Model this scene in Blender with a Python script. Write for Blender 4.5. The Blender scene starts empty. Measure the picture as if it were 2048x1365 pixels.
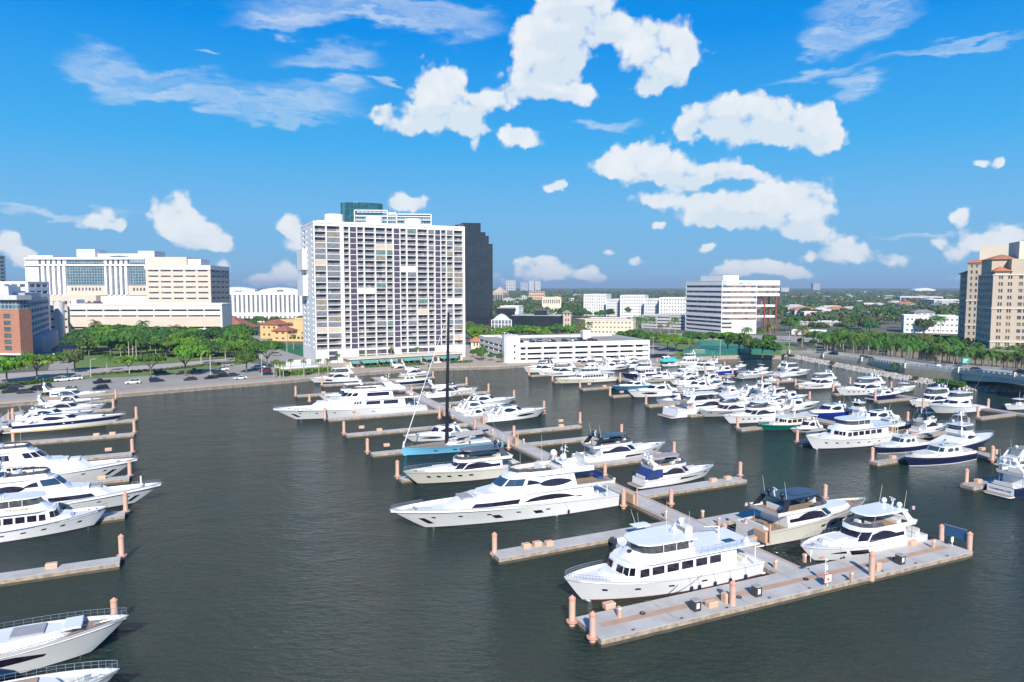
import bpy, math, random
import numpy as np
from mathutils import Vector, Matrix
R = math.radians
S = bpy.context.scene
COL = S.collection
random.seed(7)

# ------------------------------------------------------------------ camera, sky, sun, exposure
F, CX, CY, HY, H = 1420.0, 1024.0, 682.5, 574.0, 36.0
TH = math.atan((CY - HY) / F)
cam_d = bpy.data.cameras.new('camera')
cam = bpy.data.objects.new('camera', cam_d)
COL.objects.link(cam)
cam.location = (0, 0, H)
cam.rotation_euler = (math.pi / 2 - TH, 0, 0)
cam_d.sensor_width = 36.0
cam_d.lens = 36.0 * F / 2048.0
cam_d.clip_start = 1.0
cam_d.clip_end = 60000.0
S.camera = cam
S.view_settings.view_transform = 'Standard'
S.view_settings.look = 'None'
S.view_settings.exposure = 0.42
S.view_settings.gamma = 1.0
S.cycles.max_bounces = 5
S.cycles.diffuse_bounces = 2
S.cycles.glossy_bounces = 3
S.cycles.transmission_bounces = 3
S.cycles.transparent_max_bounces = 6
S.cycles.volume_bounces = 0
S.cycles.use_denoising = True
S.cycles.caustics_reflective = False
S.cycles.caustics_refractive = False

SUN_AZ, SUN_EL = 175.0, 33.5        # azimuth of the sun clockwise from +Y (behind the camera, a little right)
sun_d = bpy.data.lights.new('sun', 'SUN')
sun_d.energy = 4.8
sun_d.angle = R(0.6)
sun_d.color = (1.0, 0.95, 0.86)
sun = bpy.data.objects.new('sun', sun_d)
COL.objects.link(sun)
sv = Vector((math.sin(R(SUN_AZ)) * math.cos(R(SUN_EL)), math.cos(R(SUN_AZ)) * math.cos(R(SUN_EL)), math.sin(R(SUN_EL))))
sun.rotation_euler = sv.to_track_quat('Z', 'Y').to_euler()

def pxdir(x, y):
    a, b = x - CX, CY - y
    return Vector((a, F * math.cos(TH) + b * math.sin(TH), -F * math.sin(TH) + b * math.cos(TH))).normalized()
def pxang(x, y):
    d = pxdir(x, y)
    return math.atan2(d.x, d.y), math.asin(d.z)
def P(x, y, z=0.0):
    d = pxdir(x, y); t = (z - H) / d.z
    return Vector((d.x * t, d.y * t, z))
def XY(x, Y, z=1.5):          # world x of photo column x at depth Y
    return (x - CX) / F * (Y * math.cos(TH) + (H - z) * math.sin(TH))
def Z(y, Y):                  # height of photo row y at depth Y
    k = (CY - y) / F
    return H + Y * (k * math.cos(TH) - math.sin(TH)) / (math.cos(TH) + k * math.sin(TH))
def Yg(y, z=1.5):             # depth of ground seen at row y
    return P(CX, y, z).y

# world: Nishita sky with procedural clouds placed by direction
W = bpy.data.worlds.new('World'); S.world = W
W.use_nodes = True
nt = W.node_tree; N = nt.nodes; L = nt.links
N.clear()
def nd(t, **kw):
    n = N.new(t)
    for k, v in kw.items(): setattr(n, k, v)
    return n
out = nd('ShaderNodeOutputWorld'); bg = nd('ShaderNodeBackground')
sky = nd('ShaderNodeTexSky', sky_type='NISHITA')
sky.sun_disc = False
sky.sun_elevation = R(SUN_EL); sky.sun_rotation = R(SUN_AZ)
sky.altitude = 0; sky.air_density = 1.0; sky.dust_density = 0.6; sky.ozone_density = 2.0
hsv = nd('ShaderNodeHueSaturation'); hsv.inputs['Hue'].default_value = 0.485; hsv.inputs['Saturation'].default_value = 1.45; hsv.inputs['Value'].default_value = 1.0
L.new(sky.outputs[0], hsv.inputs['Color'])
tc = nd('ShaderNodeTexCoord')
sep = nd('ShaderNodeSeparateXYZ'); L.new(tc.outputs['Generated'], sep.inputs[0])
def M_(op, a, b=None, c=None, clamp=False):
    n = nd('ShaderNodeMath', operation=op); n.use_clamp = clamp
    for i, v in enumerate((a, b, c)):
        if v is None: continue
        if isinstance(v, (int, float)): n.inputs[i].default_value = v
        else: L.new(v, n.inputs[i])
    return n.outputs[0]
az = M_('ARCTAN2', sep.outputs[0], sep.outputs[1]); el = M_('ARCSINE', sep.outputs[2])
cmb = nd('ShaderNodeCombineXYZ'); L.new(az, cmb.inputs[0]); L.new(el, cmb.inputs[1])
def warped(scale, amt, stretch=(1, 1, 1)):
    mp = nd('ShaderNodeMapping'); mp.inputs['Scale'].default_value = stretch; L.new(cmb.outputs[0], mp.inputs[0])
    nz = nd('ShaderNodeTexNoise'); nz.inputs['Scale'].default_value = scale; nz.inputs['Detail'].default_value = 6; nz.inputs['Roughness'].default_value = 0.6
    L.new(mp.outputs[0], nz.inputs['Vector'])
    a = nd('ShaderNodeVectorMath', operation='SUBTRACT'); a.inputs[1].default_value = (0.5, 0.5, 0.5); L.new(nz.outputs['Color'], a.inputs[0])
    b = nd('ShaderNodeVectorMath', operation='MULTIPLY_ADD'); b.inputs[1].default_value = (amt, amt, 0); L.new(a.outputs[0], b.inputs[0]); L.new(cmb.outputs[0], b.inputs[2])
    return b.outputs[0], nz.outputs['Fac'], mp.outputs[0]
def blobs(vec, lst, shift=0.0):
    acc = None
    for (x, y, rx, ry) in lst:
        a, e = pxang(x, y); rx = max(rx, 1) / F * math.cos(a) * 1.3; ry = ry / F * 1.3
        m = nd('ShaderNodeVectorMath', operation='MULTIPLY_ADD')
        m.inputs[1].default_value = (1 / rx, 1 / ry, 0); m.inputs[2].default_value = (-a / rx, -(e + shift) / ry, 0)
        L.new(vec, m.inputs[0])
        d = nd('ShaderNodeVectorMath', operation='DOT_PRODUCT'); L.new(m.outputs[0], d.inputs[0]); L.new(m.outputs[0], d.inputs[1])
        q = M_('SUBTRACT', 1.0, d.outputs['Value'], clamp=True)
        acc = M_('MULTIPLY_ADD', q, q, acc) if acc is not None else M_('MULTIPLY', q, q)
    return acc
CUM = [(858,160,36,44),(905,160,34,36),(880,200,60,40),(800,235,68,32),(760,228,28,20),(860,240,60,34),(930,225,60,42),(985,205,60,34),(945,262,34,22),(1050,160,62,34),(1110,175,56,28),(1165,190,50,22),(1060,80,46,42),(1110,55,60,44),(1100,115,70,40),(1150,95,60,50),(1190,40,70,44),(1150,5,90,34),(1235,60,40,30),(1290,85,52,46),(1340,75,50,44),(1380,100,40,34),(1310,130,62,44),(1345,150,46,40),(1300,175,30,22),(1025,272,36,24),(1058,280,34,22),(948,293,18,14),
 (1400,240,60,34),(1440,222,60,34),(1500,225,70,38),(1560,240,70,40),(1480,265,110,34),(1600,262,70,36),(1660,275,54,24),(1655,210,22,18),(1370,265,44,26),(1640,235,40,28),(1200,330,44,26),(1250,315,50,28),(1305,300,40,38),(1330,335,60,34),(1280,345,70,26),(1390,350,60,26),(1450,335,56,28),(1500,350,44,20),(1350,375,40,16),(1300,402,46,16),(1370,405,50,26),(1430,410,60,30),(1490,415,60,30),(1550,395,50,36),(1610,385,44,34),(1640,415,44,32),(1580,430,70,32),(1480,445,70,22),(1400,440,60,18),(1620,470,60,18),(1690,490,44,18),(1660,515,60,16),(1740,508,44,20),(1785,525,36,14),(1590,455,60,18),
 (325,405,32,28),(365,400,30,24),(345,440,46,34),(390,445,34,26),(420,470,44,24),(380,480,60,24),(450,488,36,18),(210,432,34,20),(180,445,44,16),(235,446,22,16),(8,485,30,18),(45,512,34,14),(70,528,40,12),
 (800,395,28,18),(835,408,32,18),(790,412,30,14),(580,450,36,26),(600,480,34,30),(560,538,36,22),(600,560,40,18),(440,528,30,18),(520,562,60,12),
 (1045,530,32,22),(1085,525,36,24),(1120,545,38,20),(1060,555,60,20),(1175,548,32,16),(1205,560,34,14),(1268,525,20,14),(1217,508,16,8),
 (1460,535,36,18),(1500,532,36,22),(1545,535,34,20),(1580,545,30,14),(1430,545,34,12),(1615,555,36,12),(1412,494,24,9),(1320,450,20,9),(1108,372,24,13),(1125,362,14,9),
 (1918,430,24,18),(1880,490,24,20),(1910,508,34,20),(1950,475,36,22),(1985,490,34,22),(2030,465,40,28),(1960,325,14,8),(1995,326,16,8),(1960,556,50,10)]
CIR = [(1690,45,80,50),(1760,15,80,34),(1650,80,50,24),(700,20,230,34),(860,40,160,34),(560,50,100,20),(220,140,90,34),(300,175,120,34),(400,190,120,34),(500,205,140,30),(620,200,120,30),(590,240,100,18),(660,118,110,22),(1640,150,100,14),(1700,185,50,22),(1860,112,110,12),(1960,85,90,10),(400,95,30,10),(1210,262,60,14),(1850,455,90,9),(120,412,160,9),(690,175,40,22),(760,175,26,14)]
wv, nf, _ = warped(11.0, 0.020)
wv2, nf2, _ = warped(30.0, 0.020)
add = nd('ShaderNodeVectorMath', operation='ADD'); L.new(wv, add.inputs[0]); 
sub = nd('ShaderNodeVectorMath', operation='SUBTRACT'); L.new(wv2, sub.inputs[0]); L.new(cmb.outputs[0], sub.inputs[1]); L.new(sub.outputs[0], add.inputs[1])
cu = blobs(add.outputs[0], CUM)
def ramp(v, a, b):
    n = nd('ShaderNodeMapRange', interpolation_type='SMOOTHSTEP'); n.inputs[1].default_value = a; n.inputs[2].default_value = b; L.new(v, n.inputs[0]); return n.outputs[0]
fz = nd('ShaderNodeTexNoise'); fz.inputs['Scale'].default_value = 24.0; fz.inputs['Detail'].default_value = 9; fz.inputs['Roughness'].default_value = 0.62; L.new(cmb.outputs[0], fz.inputs['Vector'])
vr = nd('ShaderNodeTexVoronoi', feature='SMOOTH_F1'); vr.inputs['Scale'].default_value = 30.0; vr.inputs['Detail'].default_value = 2.0; vr.inputs['Roughness'].default_value = 0.6; vr.inputs['Smoothness'].default_value = 0.35; L.new(add.outputs[0], vr.inputs['Vector'])
bil = M_('SUBTRACT', 0.80, vr.outputs['Distance'])
dens = M_('ADD', M_('MINIMUM', cu, 1.0), M_('ADD', M_('MULTIPLY', M_('SUBTRACT', fz.outputs['Fac'], 0.53), 1.3), M_('MULTIPLY', bil, 0.8)))
cmask = M_('MULTIPLY', ramp(dens, 0.08, 0.66), ramp(cu, 0.0, 0.10))
# shading: undersides a little bluer, from a second, lowered set of blobs
lows = [(x, y + ry * 0.8, rx * 0.95, ry * 0.6) for (x, y, rx, ry) in CUM if rx >= 56]
lo = blobs(add.outputs[0], lows)
shade = M_('ADD', ramp(lo, 0.1, 1.0), M_('ADD', M_('MULTIPLY', M_('SUBTRACT', 0.56, fz.outputs['Fac']), 0.9), M_('MULTIPLY', M_('SUBTRACT', 0.22, bil), 0.9)), clamp=True)
ccol = nd('ShaderNodeMix', data_type='RGBA'); ccol.inputs[6].default_value = (0.90, 0.93, 0.96, 1); ccol.inputs[7].default_value = (0.62, 0.76, 0.88, 1)
L.new(M_('MULTIPLY', shade, 0.6), ccol.inputs[0])
cv, cn, _ = warped(9.0, 0.10, (1, 3, 1))
ci = blobs(cv, CIR)
cis = nd('ShaderNodeMapping'); cis.inputs['Scale'].default_value = (4, 34, 1); cis.inputs['Rotation'].default_value = (0, 0, 0.12); L.new(cv, cis.inputs[0])
cin = nd('ShaderNodeTexNoise'); cin.inputs['Scale'].default_value = 1.0; cin.inputs['Detail'].default_value = 6; cin.inputs['Roughness'].default_value = 0.6; L.new(cis.outputs[0], cin.inputs['Vector'])
cimask = M_('MULTIPLY', ramp(ci, 0.02, 0.95), ramp(cin.outputs['Fac'], 0.22, 0.82))
# sky gradient: tint Nishita toward the photo's azure
SKYK = 0.08
skm = nd('ShaderNodeVectorMath', operation='SCALE'); skm.inputs['Scale'].default_value = SKYK; L.new(hsv.outputs[0], skm.inputs[0])
tnt = nd('ShaderNodeMix', data_type='RGBA'); tnt.blend_type = 'MIX'
grad = nd('ShaderNodeValToRGB')
cr = grad.color_ramp; cr.elements[0].position = 0.0; cr.elements[0].color = (0.24, 0.50, 0.74, 1); cr.elements[1].position = 1.0; cr.elements[1].color = (0.0, 0.12, 0.50, 1)
for p_, c_ in ((0.10, (0.175, 0.50, 0.86, 1)), (0.19, (0.058, 0.434, 0.887, 1)), (0.33, (0.0, 0.285, 0.845, 1)), (0.6, (0.0, 0.19, 0.70, 1))):
    e_ = cr.elements.new(p_); e_.color = c_
L.new(M_('MULTIPLY', el, 1 / 1.0), grad.inputs[0])
tnt.inputs[0].default_value = 0.985
L.new(skm.outputs[0], tnt.inputs[6]); L.new(grad.outputs[0], tnt.inputs[7])
m1 = nd('ShaderNodeMix', data_type='RGBA'); L.new(M_('MULTIPLY', cimask, 0.85), m1.inputs[0]); L.new(tnt.outputs[2], m1.inputs[6]); m1.inputs[7].default_value = (0.72, 0.82, 0.92, 1)
m2 = nd('ShaderNodeMix', data_type='RGBA'); L.new(M_('MULTIPLY', cmask, 0.96), m2.inputs[0]); L.new(m1.outputs[2], m2.inputs[6]); L.new(ccol.outputs[2], m2.inputs[7])
L.new(m2.outputs[2], bg.inputs['Color']); bg.inputs['Strength'].default_value = 1.0 / 2 ** 0.42
L.new(bg.outputs[0], out.inputs['Surface'])
W.cycles.sampling_method = 'MANUAL'; W.cycles.sample_map_resolution = 128

# ------------------------------------------------------------------ materials
MAT = {}
def mat(name, col, rough=0.6, metal=0.0, noise=0.0, nscale=1.0, spec=0.5, col2=None, bump=0.0, bscale=10.0, rnd=0.0, coat=0.0, objc=True, emis=None):
    if name in MAT: return MAT[name]
    m = bpy.data.materials.new(name); m.use_nodes = True
    t = m.node_tree; b = t.nodes['Principled BSDF']
    b.inputs['Base Color'].default_value = (*col, 1); b.inputs['Roughness'].default_value = rough; b.inputs['Metallic'].default_value = metal
    b.inputs['Specular IOR Level'].default_value = spec
    if coat: b.inputs['Coat Weight'].default_value = coat; b.inputs['Coat Roughness'].default_value = 0.1
    if emis: b.inputs['Emission Color'].default_value = (*emis, 1); b.inputs['Emission Strength'].default_value = 1
    g = t.nodes.new('ShaderNodeTexCoord')
    src = g.outputs['Object'] if objc else g.outputs['Object']
    colout = None
    if noise or col2:
        n = t.nodes.new('ShaderNodeTexNoise'); n.inputs['Scale'].default_value = nscale; n.inputs['Detail'].default_value = 4; n.inputs['Roughness'].default_value = 0.6
        t.links.new(src, n.inputs['Vector'])
        x = t.nodes.new('ShaderNodeMix'); x.data_type = 'RGBA'
        c2 = col2 or tuple(c * (1 - noise) for c in col)
        x.inputs[6].default_value = (*col, 1); x.inputs[7].default_value = (*c2, 1)
        r = t.nodes.new('ShaderNodeMapRange'); r.inputs[1].default_value = 0.38; r.inputs[2].default_value = 0.62
        t.links.new(n.outputs['Fac'], r.inputs[0]); t.links.new(r.outputs[0], x.inputs[0])
        colout = x.outputs[2]
    if rnd:
        oi = t.nodes.new('ShaderNodeObjectInfo'); hs = t.nodes.new('ShaderNodeHueSaturation')
        mr = t.nodes.new('ShaderNodeMapRange'); mr.inputs[3].default_value = 1 - rnd; mr.inputs[4].default_value = 1 + rnd
        t.links.new(oi.outputs['Random'], mr.inputs[0]); t.links.new(mr.outputs[0], hs.inputs['Value'])
        if colout: t.links.new(colout, hs.inputs['Color'])
        else: hs.inputs['Color'].default_value = (*col, 1)
        colout = hs.outputs[0]
    if colout: t.links.new(colout, b.inputs['Base Color'])
    if bump:
        n2 = t.nodes.new('ShaderNodeTexNoise'); n2.inputs['Scale'].default_value = bscale; n2.inputs['Detail'].default_value = 3
        t.links.new(src, n2.inputs['Vector'])
        bp = t.nodes.new('ShaderNodeBump'); bp.inputs['Strength'].default_value = bump; bp.inputs['Distance'].default_value = 0.1
        t.links.new(n2.outputs['Fac'], bp.inputs['Height']); t.links.new(bp.outputs[0], b.inputs['Normal'])
    MAT[name] = m
    return m
gel = mat('gelcoat_white', (0.80, 0.80, 0.80), 0.28, noise=0.05, nscale=0.35, coat=0.3)
cream = mat('gelcoat_cream', (0.74, 0.70, 0.58), 0.3, noise=0.05, nscale=0.4, coat=0.3)
greyhull = mat('gelcoat_grey', (0.42, 0.44, 0.46), 0.3, coat=0.3)
beigehull = mat('gelcoat_beige', (0.60, 0.585, 0.52), 0.3, noise=0.05, nscale=0.3, coat=0.3)
silver = mat('gelcoat_silver_blue', (0.26, 0.33, 0.38), 0.22, metal=0.3, coat=0.3)
navy = mat('navy_paint', (0.012, 0.018, 0.07), 0.16, coat=0.6)
blue = mat('royal_blue_paint', (0.01, 0.03, 0.28), 0.2, coat=0.5)
steelblue = mat('steel_blue_paint', (0.03, 0.15, 0.30), 0.2, coat=0.5)
green = mat('green_paint', (0.0, 0.15, 0.11), 0.2, coat=0.5)
skyblue = mat('light_blue_paint', (0.16, 0.48, 0.72), 0.25, noise=0.06, nscale=0.3, coat=0.4)
boot = mat('boot_stripe_paint', (0.03, 0.02, 0.045), 0.5)
redboot = mat('red_bottom_paint', (0.10, 0.03, 0.03), 0.6)
yellowp = mat('yellow_stripe_paint', (0.65, 0.45, 0.10), 0.4)
glass = mat('tinted_glass', (0.022, 0.016, 0.035), 0.06, spec=0.8, noise=0.4, nscale=1.5)
glassb = mat('blue_glass', (0.03, 0.06, 0.10), 0.06, spec=0.9)
clear = mat('clear_vinyl_screen', (0.10, 0.10, 0.10), 0.12, spec=0.7, noise=0.5, nscale=2.0)
teak = mat('teak', (0.36, 0.25, 0.16), 0.7, noise=0.25, nscale=3.0)
deckg = mat('nonskid_deck', (0.62, 0.62, 0.60), 0.7, noise=0.08, nscale=2.0)
deckw = mat('white_deck', (0.74, 0.74, 0.72), 0.6, noise=0.06, nscale=1.5)
cush = mat('cushion_vinyl', (0.66, 0.65, 0.62), 0.8)
greycush = mat('grey_cover', (0.33, 0.33, 0.34), 0.85, noise=0.1, nscale=2)
tan = mat('tan_canvas', (0.45, 0.33, 0.22), 0.85, noise=0.15, nscale=2)
bluecv = mat('blue_canvas', (0.015, 0.04, 0.17), 0.75, noise=0.2, nscale=1.5, bump=0.4, bscale=1.5)
teal = mat('turquoise_canvas', (0.05, 0.42, 0.42), 0.7)
black = mat('black_gelcoat', (0.015, 0.016, 0.022), 0.25, coat=0.3)
dgrey = mat('dark_grey_gelcoat', (0.07, 0.075, 0.09), 0.3, coat=0.3)
chrome = mat('stainless', (0.62, 0.63, 0.65), 0.25, metal=0.8)
rubber = mat('fender_vinyl', (0.012, 0.014, 0.045), 0.6)
engine = mat('outboard_cowling', (0.03, 0.05, 0.08), 0.2, coat=0.5)
radome = mat('radome_white', (0.8, 0.8, 0.8), 0.35)
redp = mat('red_cloth', (0.4, 0.03, 0.04), 0.8)
varnish = mat('varnished_mahogany', (0.16, 0.04, 0.02), 0.2, coat=0.5)

# ------------------------------------------------------------------ mesh helpers
class MB:
    def __init__(s): s.v = []; s.f = []
    def add(s, vs, fs):
        o = len(s.v); s.v.extend([tuple(p) for p in vs]); s.f.extend([tuple(i + o for i in f) for f in fs])
    def box(s, x0, x1, y0, y1, z0, z1, inset=0.0):
        i = inset
        s.add([(x0, y0, z0), (x1, y0, z0), (x1, y1, z0), (x0, y1, z0), (x0 + i, y0 + i, z1), (x1 - i, y0 + i, z1), (x1 - i, y1 - i, z1), (x0 + i, y1 - i, z1)],
              [(3, 2, 1, 0), (4, 5, 6, 7), (0, 1, 5, 4), (1, 2, 6, 5), (2, 3, 7, 6), (3, 0, 4, 7)])
        return s
    def obox(s, c, u, hl, hw, z0, z1):      # box along horizontal unit vector u
        w = (-u[1], u[0]); q = []
        for z in (z0, z1):
            for a, b in ((-1, -1), (1, -1), (1, 1), (-1, 1)):
                q.append((c[0] + u[0] * hl * a + w[0] * hw * b, c[1] + u[1] * hl * a + w[1] * hw * b, z))
        s.add(q, [(3, 2, 1, 0), (4, 5, 6, 7), (0, 1, 5, 4), (1, 2, 6, 5), (2, 3, 7, 6), (3, 0, 4, 7)]); return s
    def tube(s, a, b, r0, r1=None, n=6, cap=True):
        r1 = r0 if r1 is None else r1
        a = Vector(a); b = Vector(b); d = b - a
        if d.length < 1e-6: return s
        d.normalize(); u = d.orthogonal().normalized(); w = d.cross(u); q = []
        for p, r in ((a, r0), (b, r1)):
            for i in range(n):
                t = 2 * math.pi * i / n; q.append(p + u * (r * math.cos(t)) + w * (r * math.sin(t)))
        fs = [(i, (i + 1) % n, n + (i + 1) % n, n + i) for i in range(n)]
        if cap: fs += [tuple(range(n - 1, -1, -1)), tuple(range(n, 2 * n))]
        s.add(q, fs); return s
    def path(s, pts, r, n=5):
        for a, b in zip(pts, pts[1:]): s.tube(a, b, r, r, n)
        return s
    def lathe(s, c, prof, n=12):
        q = []; fs = []
        for r, z in prof:
            for i in range(n):
                t = 2 * math.pi * i / n; q.append((c[0] + r * math.cos(t), c[1] + r * math.sin(t), c[2] + z))
        for k in range(len(prof) - 1):
            for i in range(n): fs.append((k * n + i, k * n + (i + 1) % n, (k + 1) * n + (i + 1) % n, (k + 1) * n + i))
        fs.append(tuple(range(n - 1, -1, -1))); fs.append(tuple((len(prof) - 1) * n + i for i in range(n)))
        s.add(q, fs); return s
    def ball(s, c, r, sz=1.0, n=10):
        m = n // 2
        return s.lathe(c, [(max(r * math.sin(math.pi * k / m), 0.001), -r * sz * math.cos(math.pi * k / m)) for k in range(m + 1)], n)
    def prism(s, pts, z0, z1, top=None):
        n = len(pts); top = top or pts
        s.add([(p[0], p[1], z0) for p in pts] + [(p[0], p[1], z1) for p in top],
              [tuple(range(n - 1, -1, -1)), tuple(range(n, 2 * n))] + [(i, (i + 1) % n, n + (i + 1) % n, n + i) for i in range(n)]); return s
    def side(s, prof, y0, y1):              # side-view profile (x,z) extruded along y
        n = len(prof)
        s.add([(x, y0, z) for x, z in prof] + [(x, y1, z) for x, z in prof],
              [tuple(range(n)), tuple(range(2 * n - 1, n - 1, -1))] + [(i, n + i, n + (i + 1) % n, (i + 1) % n) for i in range(n)]); return s
    def build(s, name, m, parent=None, smooth=False, loc=None):
        me = bpy.data.meshes.new(name); me.from_pydata(s.v, [], s.f)
        ms = m if isinstance(m, (list, tuple)) else [m]
        for q in ms: me.materials.append(q)
        if smooth:
            me.polygons.foreach_set('use_smooth', [True] * len(me.polygons))
            try: me.set_sharp_from_angle(angle=R(35))
            except Exception: pass
        o = bpy.data.objects.new(name, me); COL.objects.link(o)
        if parent: o.parent = parent
        if loc: o.location = loc
        return o
def tag(o, label=None, cat=None, group=None, kind=None):
    if label: o['label'] = label
    if cat: o['category'] = cat
    if group: o['group'] = group
    if kind: o['kind'] = kind
    return o
def empty(name, loc, rz=0.0, label=None, cat=None, group=None):
    o = bpy.data.objects.new(name, None); COL.objects.link(o); o.location = loc; o.rotation_euler = (0, 0, rz); o.empty_display_size = 0.1
    return tag(o, label, cat, group)
def copy_tree(o, parent=None):
    c = o.copy(); COL.objects.link(c); c.parent = parent
    for ch in list(o.children): copy_tree(ch, c)
    return c
ORD = 'first second third fourth fifth sixth seventh eighth ninth tenth eleventh twelfth thirteenth fourteenth fifteenth sixteenth seventeenth eighteenth nineteenth'.split()
TENS = {2: 'twenty', 3: 'thirty', 4: 'forty', 5: 'fifty', 6: 'sixty', 7: 'seventy', 8: 'eighty', 9: 'ninety'}
def ordn(i):
    if i <= 19: return ORD[i - 1]
    if i >= 100: return 'hundred and ' + ordn(i - 100) if i > 100 else 'hundredth'
    t, u = divmod(i, 10)
    return (TENS[t][:-1] + 'ieth') if u == 0 else TENS[t] + '-' + ORD[u - 1]
def text_mesh(s, size, m, parent, loc, rot, name='lettering', bold=0.0, depth=0.01, sx=1.0):
    cu = bpy.data.curves.new(name, 'FONT'); cu.body = s; cu.size = size; cu.extrude = depth; cu.align_x = 'CENTER'; cu.align_y = 'CENTER'; cu.offset = bold; cu.resolution_u = 2
    t = bpy.data.objects.new('tmp', cu); COL.objects.link(t)
    dg = bpy.context.evaluated_depsgraph_get(); me = bpy.data.meshes.new_from_object(t.evaluated_get(dg))
    bpy.data.objects.remove(t); me.name = name; me.materials.clear(); me.materials.append(m)
    o = bpy.data.objects.new(name, me); COL.objects.link(o); o.parent = parent; o.location = loc; o.rotation_euler = rot; o.scale = (sx, 1, 1)
    return o

# ------------------------------------------------------------------ water and land
def water_mat():
    m = bpy.data.materials.new('harbour_water'); m.use_nodes = True
    t = m.node_tree; b = t.nodes['Principled BSDF']; g = t.nodes.new('ShaderNodeTexCoord')
    b.inputs['Roughness'].default_value = 0.07; b.inputs['IOR'].default_value = 1.33; b.inputs['Specular IOR Level'].default_value = 0.5; b.inputs['Specular Tint'].default_value = (0.98, 0.90, 0.76, 1)
    n0 = t.nodes.new('ShaderNodeTexNoise'); n0.inputs['Scale'].default_value = 0.012; n0.inputs['Detail'].default_value = 3
    t.links.new(g.outputs['Object'], n0.inputs['Vector'])
    x = t.nodes.new('ShaderNodeMix'); x.data_type = 'RGBA'; x.inputs[6].default_value = (0.013, 0.040, 0.031, 1); x.inputs[7].default_value = (0.028, 0.040, 0.031, 1)
    t.links.new(n0.outputs['Fac'], x.inputs[0]); t.links.new(x.outputs[2], b.inputs['Base Color'])
    def waves(sx, sy, rot, sc, det):
        mp = t.nodes.new('ShaderNodeMapping'); mp.inputs['Scale'].default_value = (sx, sy, 1); mp.inputs['Rotation'].default_value = (0, 0, rot)
        t.links.new(g.outputs['Object'], mp.inputs[0])
        n = t.nodes.new('ShaderNodeTexNoise'); n.inputs['Scale'].default_value = sc; n.inputs['Detail'].default_value = det; n.inputs['Roughness'].default_value = 0.6; n.inputs['Distortion'].default_value = 0.6
        t.links.new(mp.outputs[0], n.inputs['Vector']); return n.outputs['Fac']
    h1 = waves(0.8, 1.9, 0.25, 0.75, 4); h2 = waves(1.0, 1.6, -0.35, 2.6, 3); h3 = waves(1, 1.5, 0.1, 0.12, 2)
    def mth(op, a, bb):
        n = t.nodes.new('ShaderNodeMath'); n.operation = op
        for i, v in enumerate((a, bb)):
            if isinstance(v, float): n.inputs[i].default_value = v
            else: t.links.new(v, n.inputs[i])
        return n.outputs[0]
    hh = mth('ADD', mth('MULTIPLY', h1, 1.0), mth('ADD', mth('MULTIPLY', h2, 0.28), mth('MULTIPLY', h3, 1.2)))
    pt_ = waves(1, 1.6, 0.2, 0.028, 3); hh = mth('MULTIPLY', hh, mth('ADD', mth('MULTIPLY', pt_, 1.5), 0.15))
    bp = t.nodes.new('ShaderNodeBump'); bp.inputs['Strength'].default_value = 1.0; bp.inputs['Distance'].default_value = 1.1
    t.links.new(hh, bp.inputs['Height']); t.links.new(bp.outputs[0], b.inputs['Normal'])
    return m
wm = MB(); wm.add([(-9000, -800, 0), (9000, -800, 0), (9000, 3000, 0), (-9000, 3000, 0)], [(0, 1, 2, 3)])
tag(wm.build('water', water_mat()), 'dark green rippled harbour water', kind='structure')

G0 = 1.5
SHORE = [P(600, 757, G0), P(740, 743, G0), P(860, 735, G0), P(1000, 732, G0), P(1060, 728, G0), P(1200, 730, G0), P(1310, 728, G0), P(1400, 715, G0), P(1500, 711, G0), P(1562, 713, G0)]
shore0 = P(230, 787, G0); shore1 = P(600, 757, G0); sd = (shore1 - shore0).normalized()
sleft = shore0 - sd * 220
ROCKTOE = [P(1562, 712, 0.0), P(1640, 728, 0.0), P(1760, 752, 0.0), P(1860, 770, 0.0), P(1920, 779, 0.0), P(1990, 784, 0.0), P(2060, 786, 0.0)]
toe_end = ROCKTOE[-1] + (ROCKTOE[-1] - ROCKTOE[-3]).normalized() * 60
land_front = [Vector((-9000, sleft.y - 100, G0)), sleft, shore0] + SHORE + [v.copy() for v in ROCKTOE] + [toe_end, Vector((9000, toe_end.y - 60, G0))]
for i, v in enumerate(land_front): v.z = G0
lm = MB()
NB = len(land_front)
back = [Vector((v.x if abs(v.x) < 8000 else v.x * 1.9, 400.0, G0)) for v in land_front]
far = [Vector((-17000 + 34000 * i / (NB - 1), 14000, G0)) for i in range(NB)]
# seawall drop in front, land surface behind; rocky bank handled separately
top = land_front
ka = len([sleft, shore0] + SHORE) + 1
for i in range(ka, NB - 1):                   # rocky bank: surface starts a few metres back from the toe
    top[i] = top[i] + Vector((3.2, 5.0, 0))
lm.add([tuple(v) for v in top] + [tuple(v) for v in back] + [tuple(v) for v in far] + [(v.x, v.y, -2.0) for v in top],
       [(i, i + 1, NB + i + 1, NB + i) for i in range(NB - 1)] + [(NB + i, NB + i + 1, 2 * NB + i + 1, 2 * NB + i) for i in range(NB - 1)] + [(3 * NB + i, 3 * NB + i + 1, i + 1, i) for i in range(NB - 1)])
m_ground = mat('ground_earth_grass', (0.075, 0.095, 0.035), 0.95, col2=(0.16, 0.14, 0.10), nscale=0.02)
tag(lm.build('ground', m_ground), 'flat city ground of grass and dusty earth reaching the horizon', kind='structure')
m_lawn = mat('lawn_grass', (0.10, 0.20, 0.03), 0.95, col2=(0.15, 0.19, 0.05), nscale=0.08)
m_turf = mat('court_turf', (0.02, 0.15, 0.05), 0.95, noise=0.1, nscale=0.1)
m_asph = mat('asphalt_pale', (0.35, 0.315, 0.27), 0.9, noise=0.16, nscale=0.12)
m_road = mat('road_concrete', (0.44, 0.39, 0.33), 0.9, noise=0.13, nscale=0.15)
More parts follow.
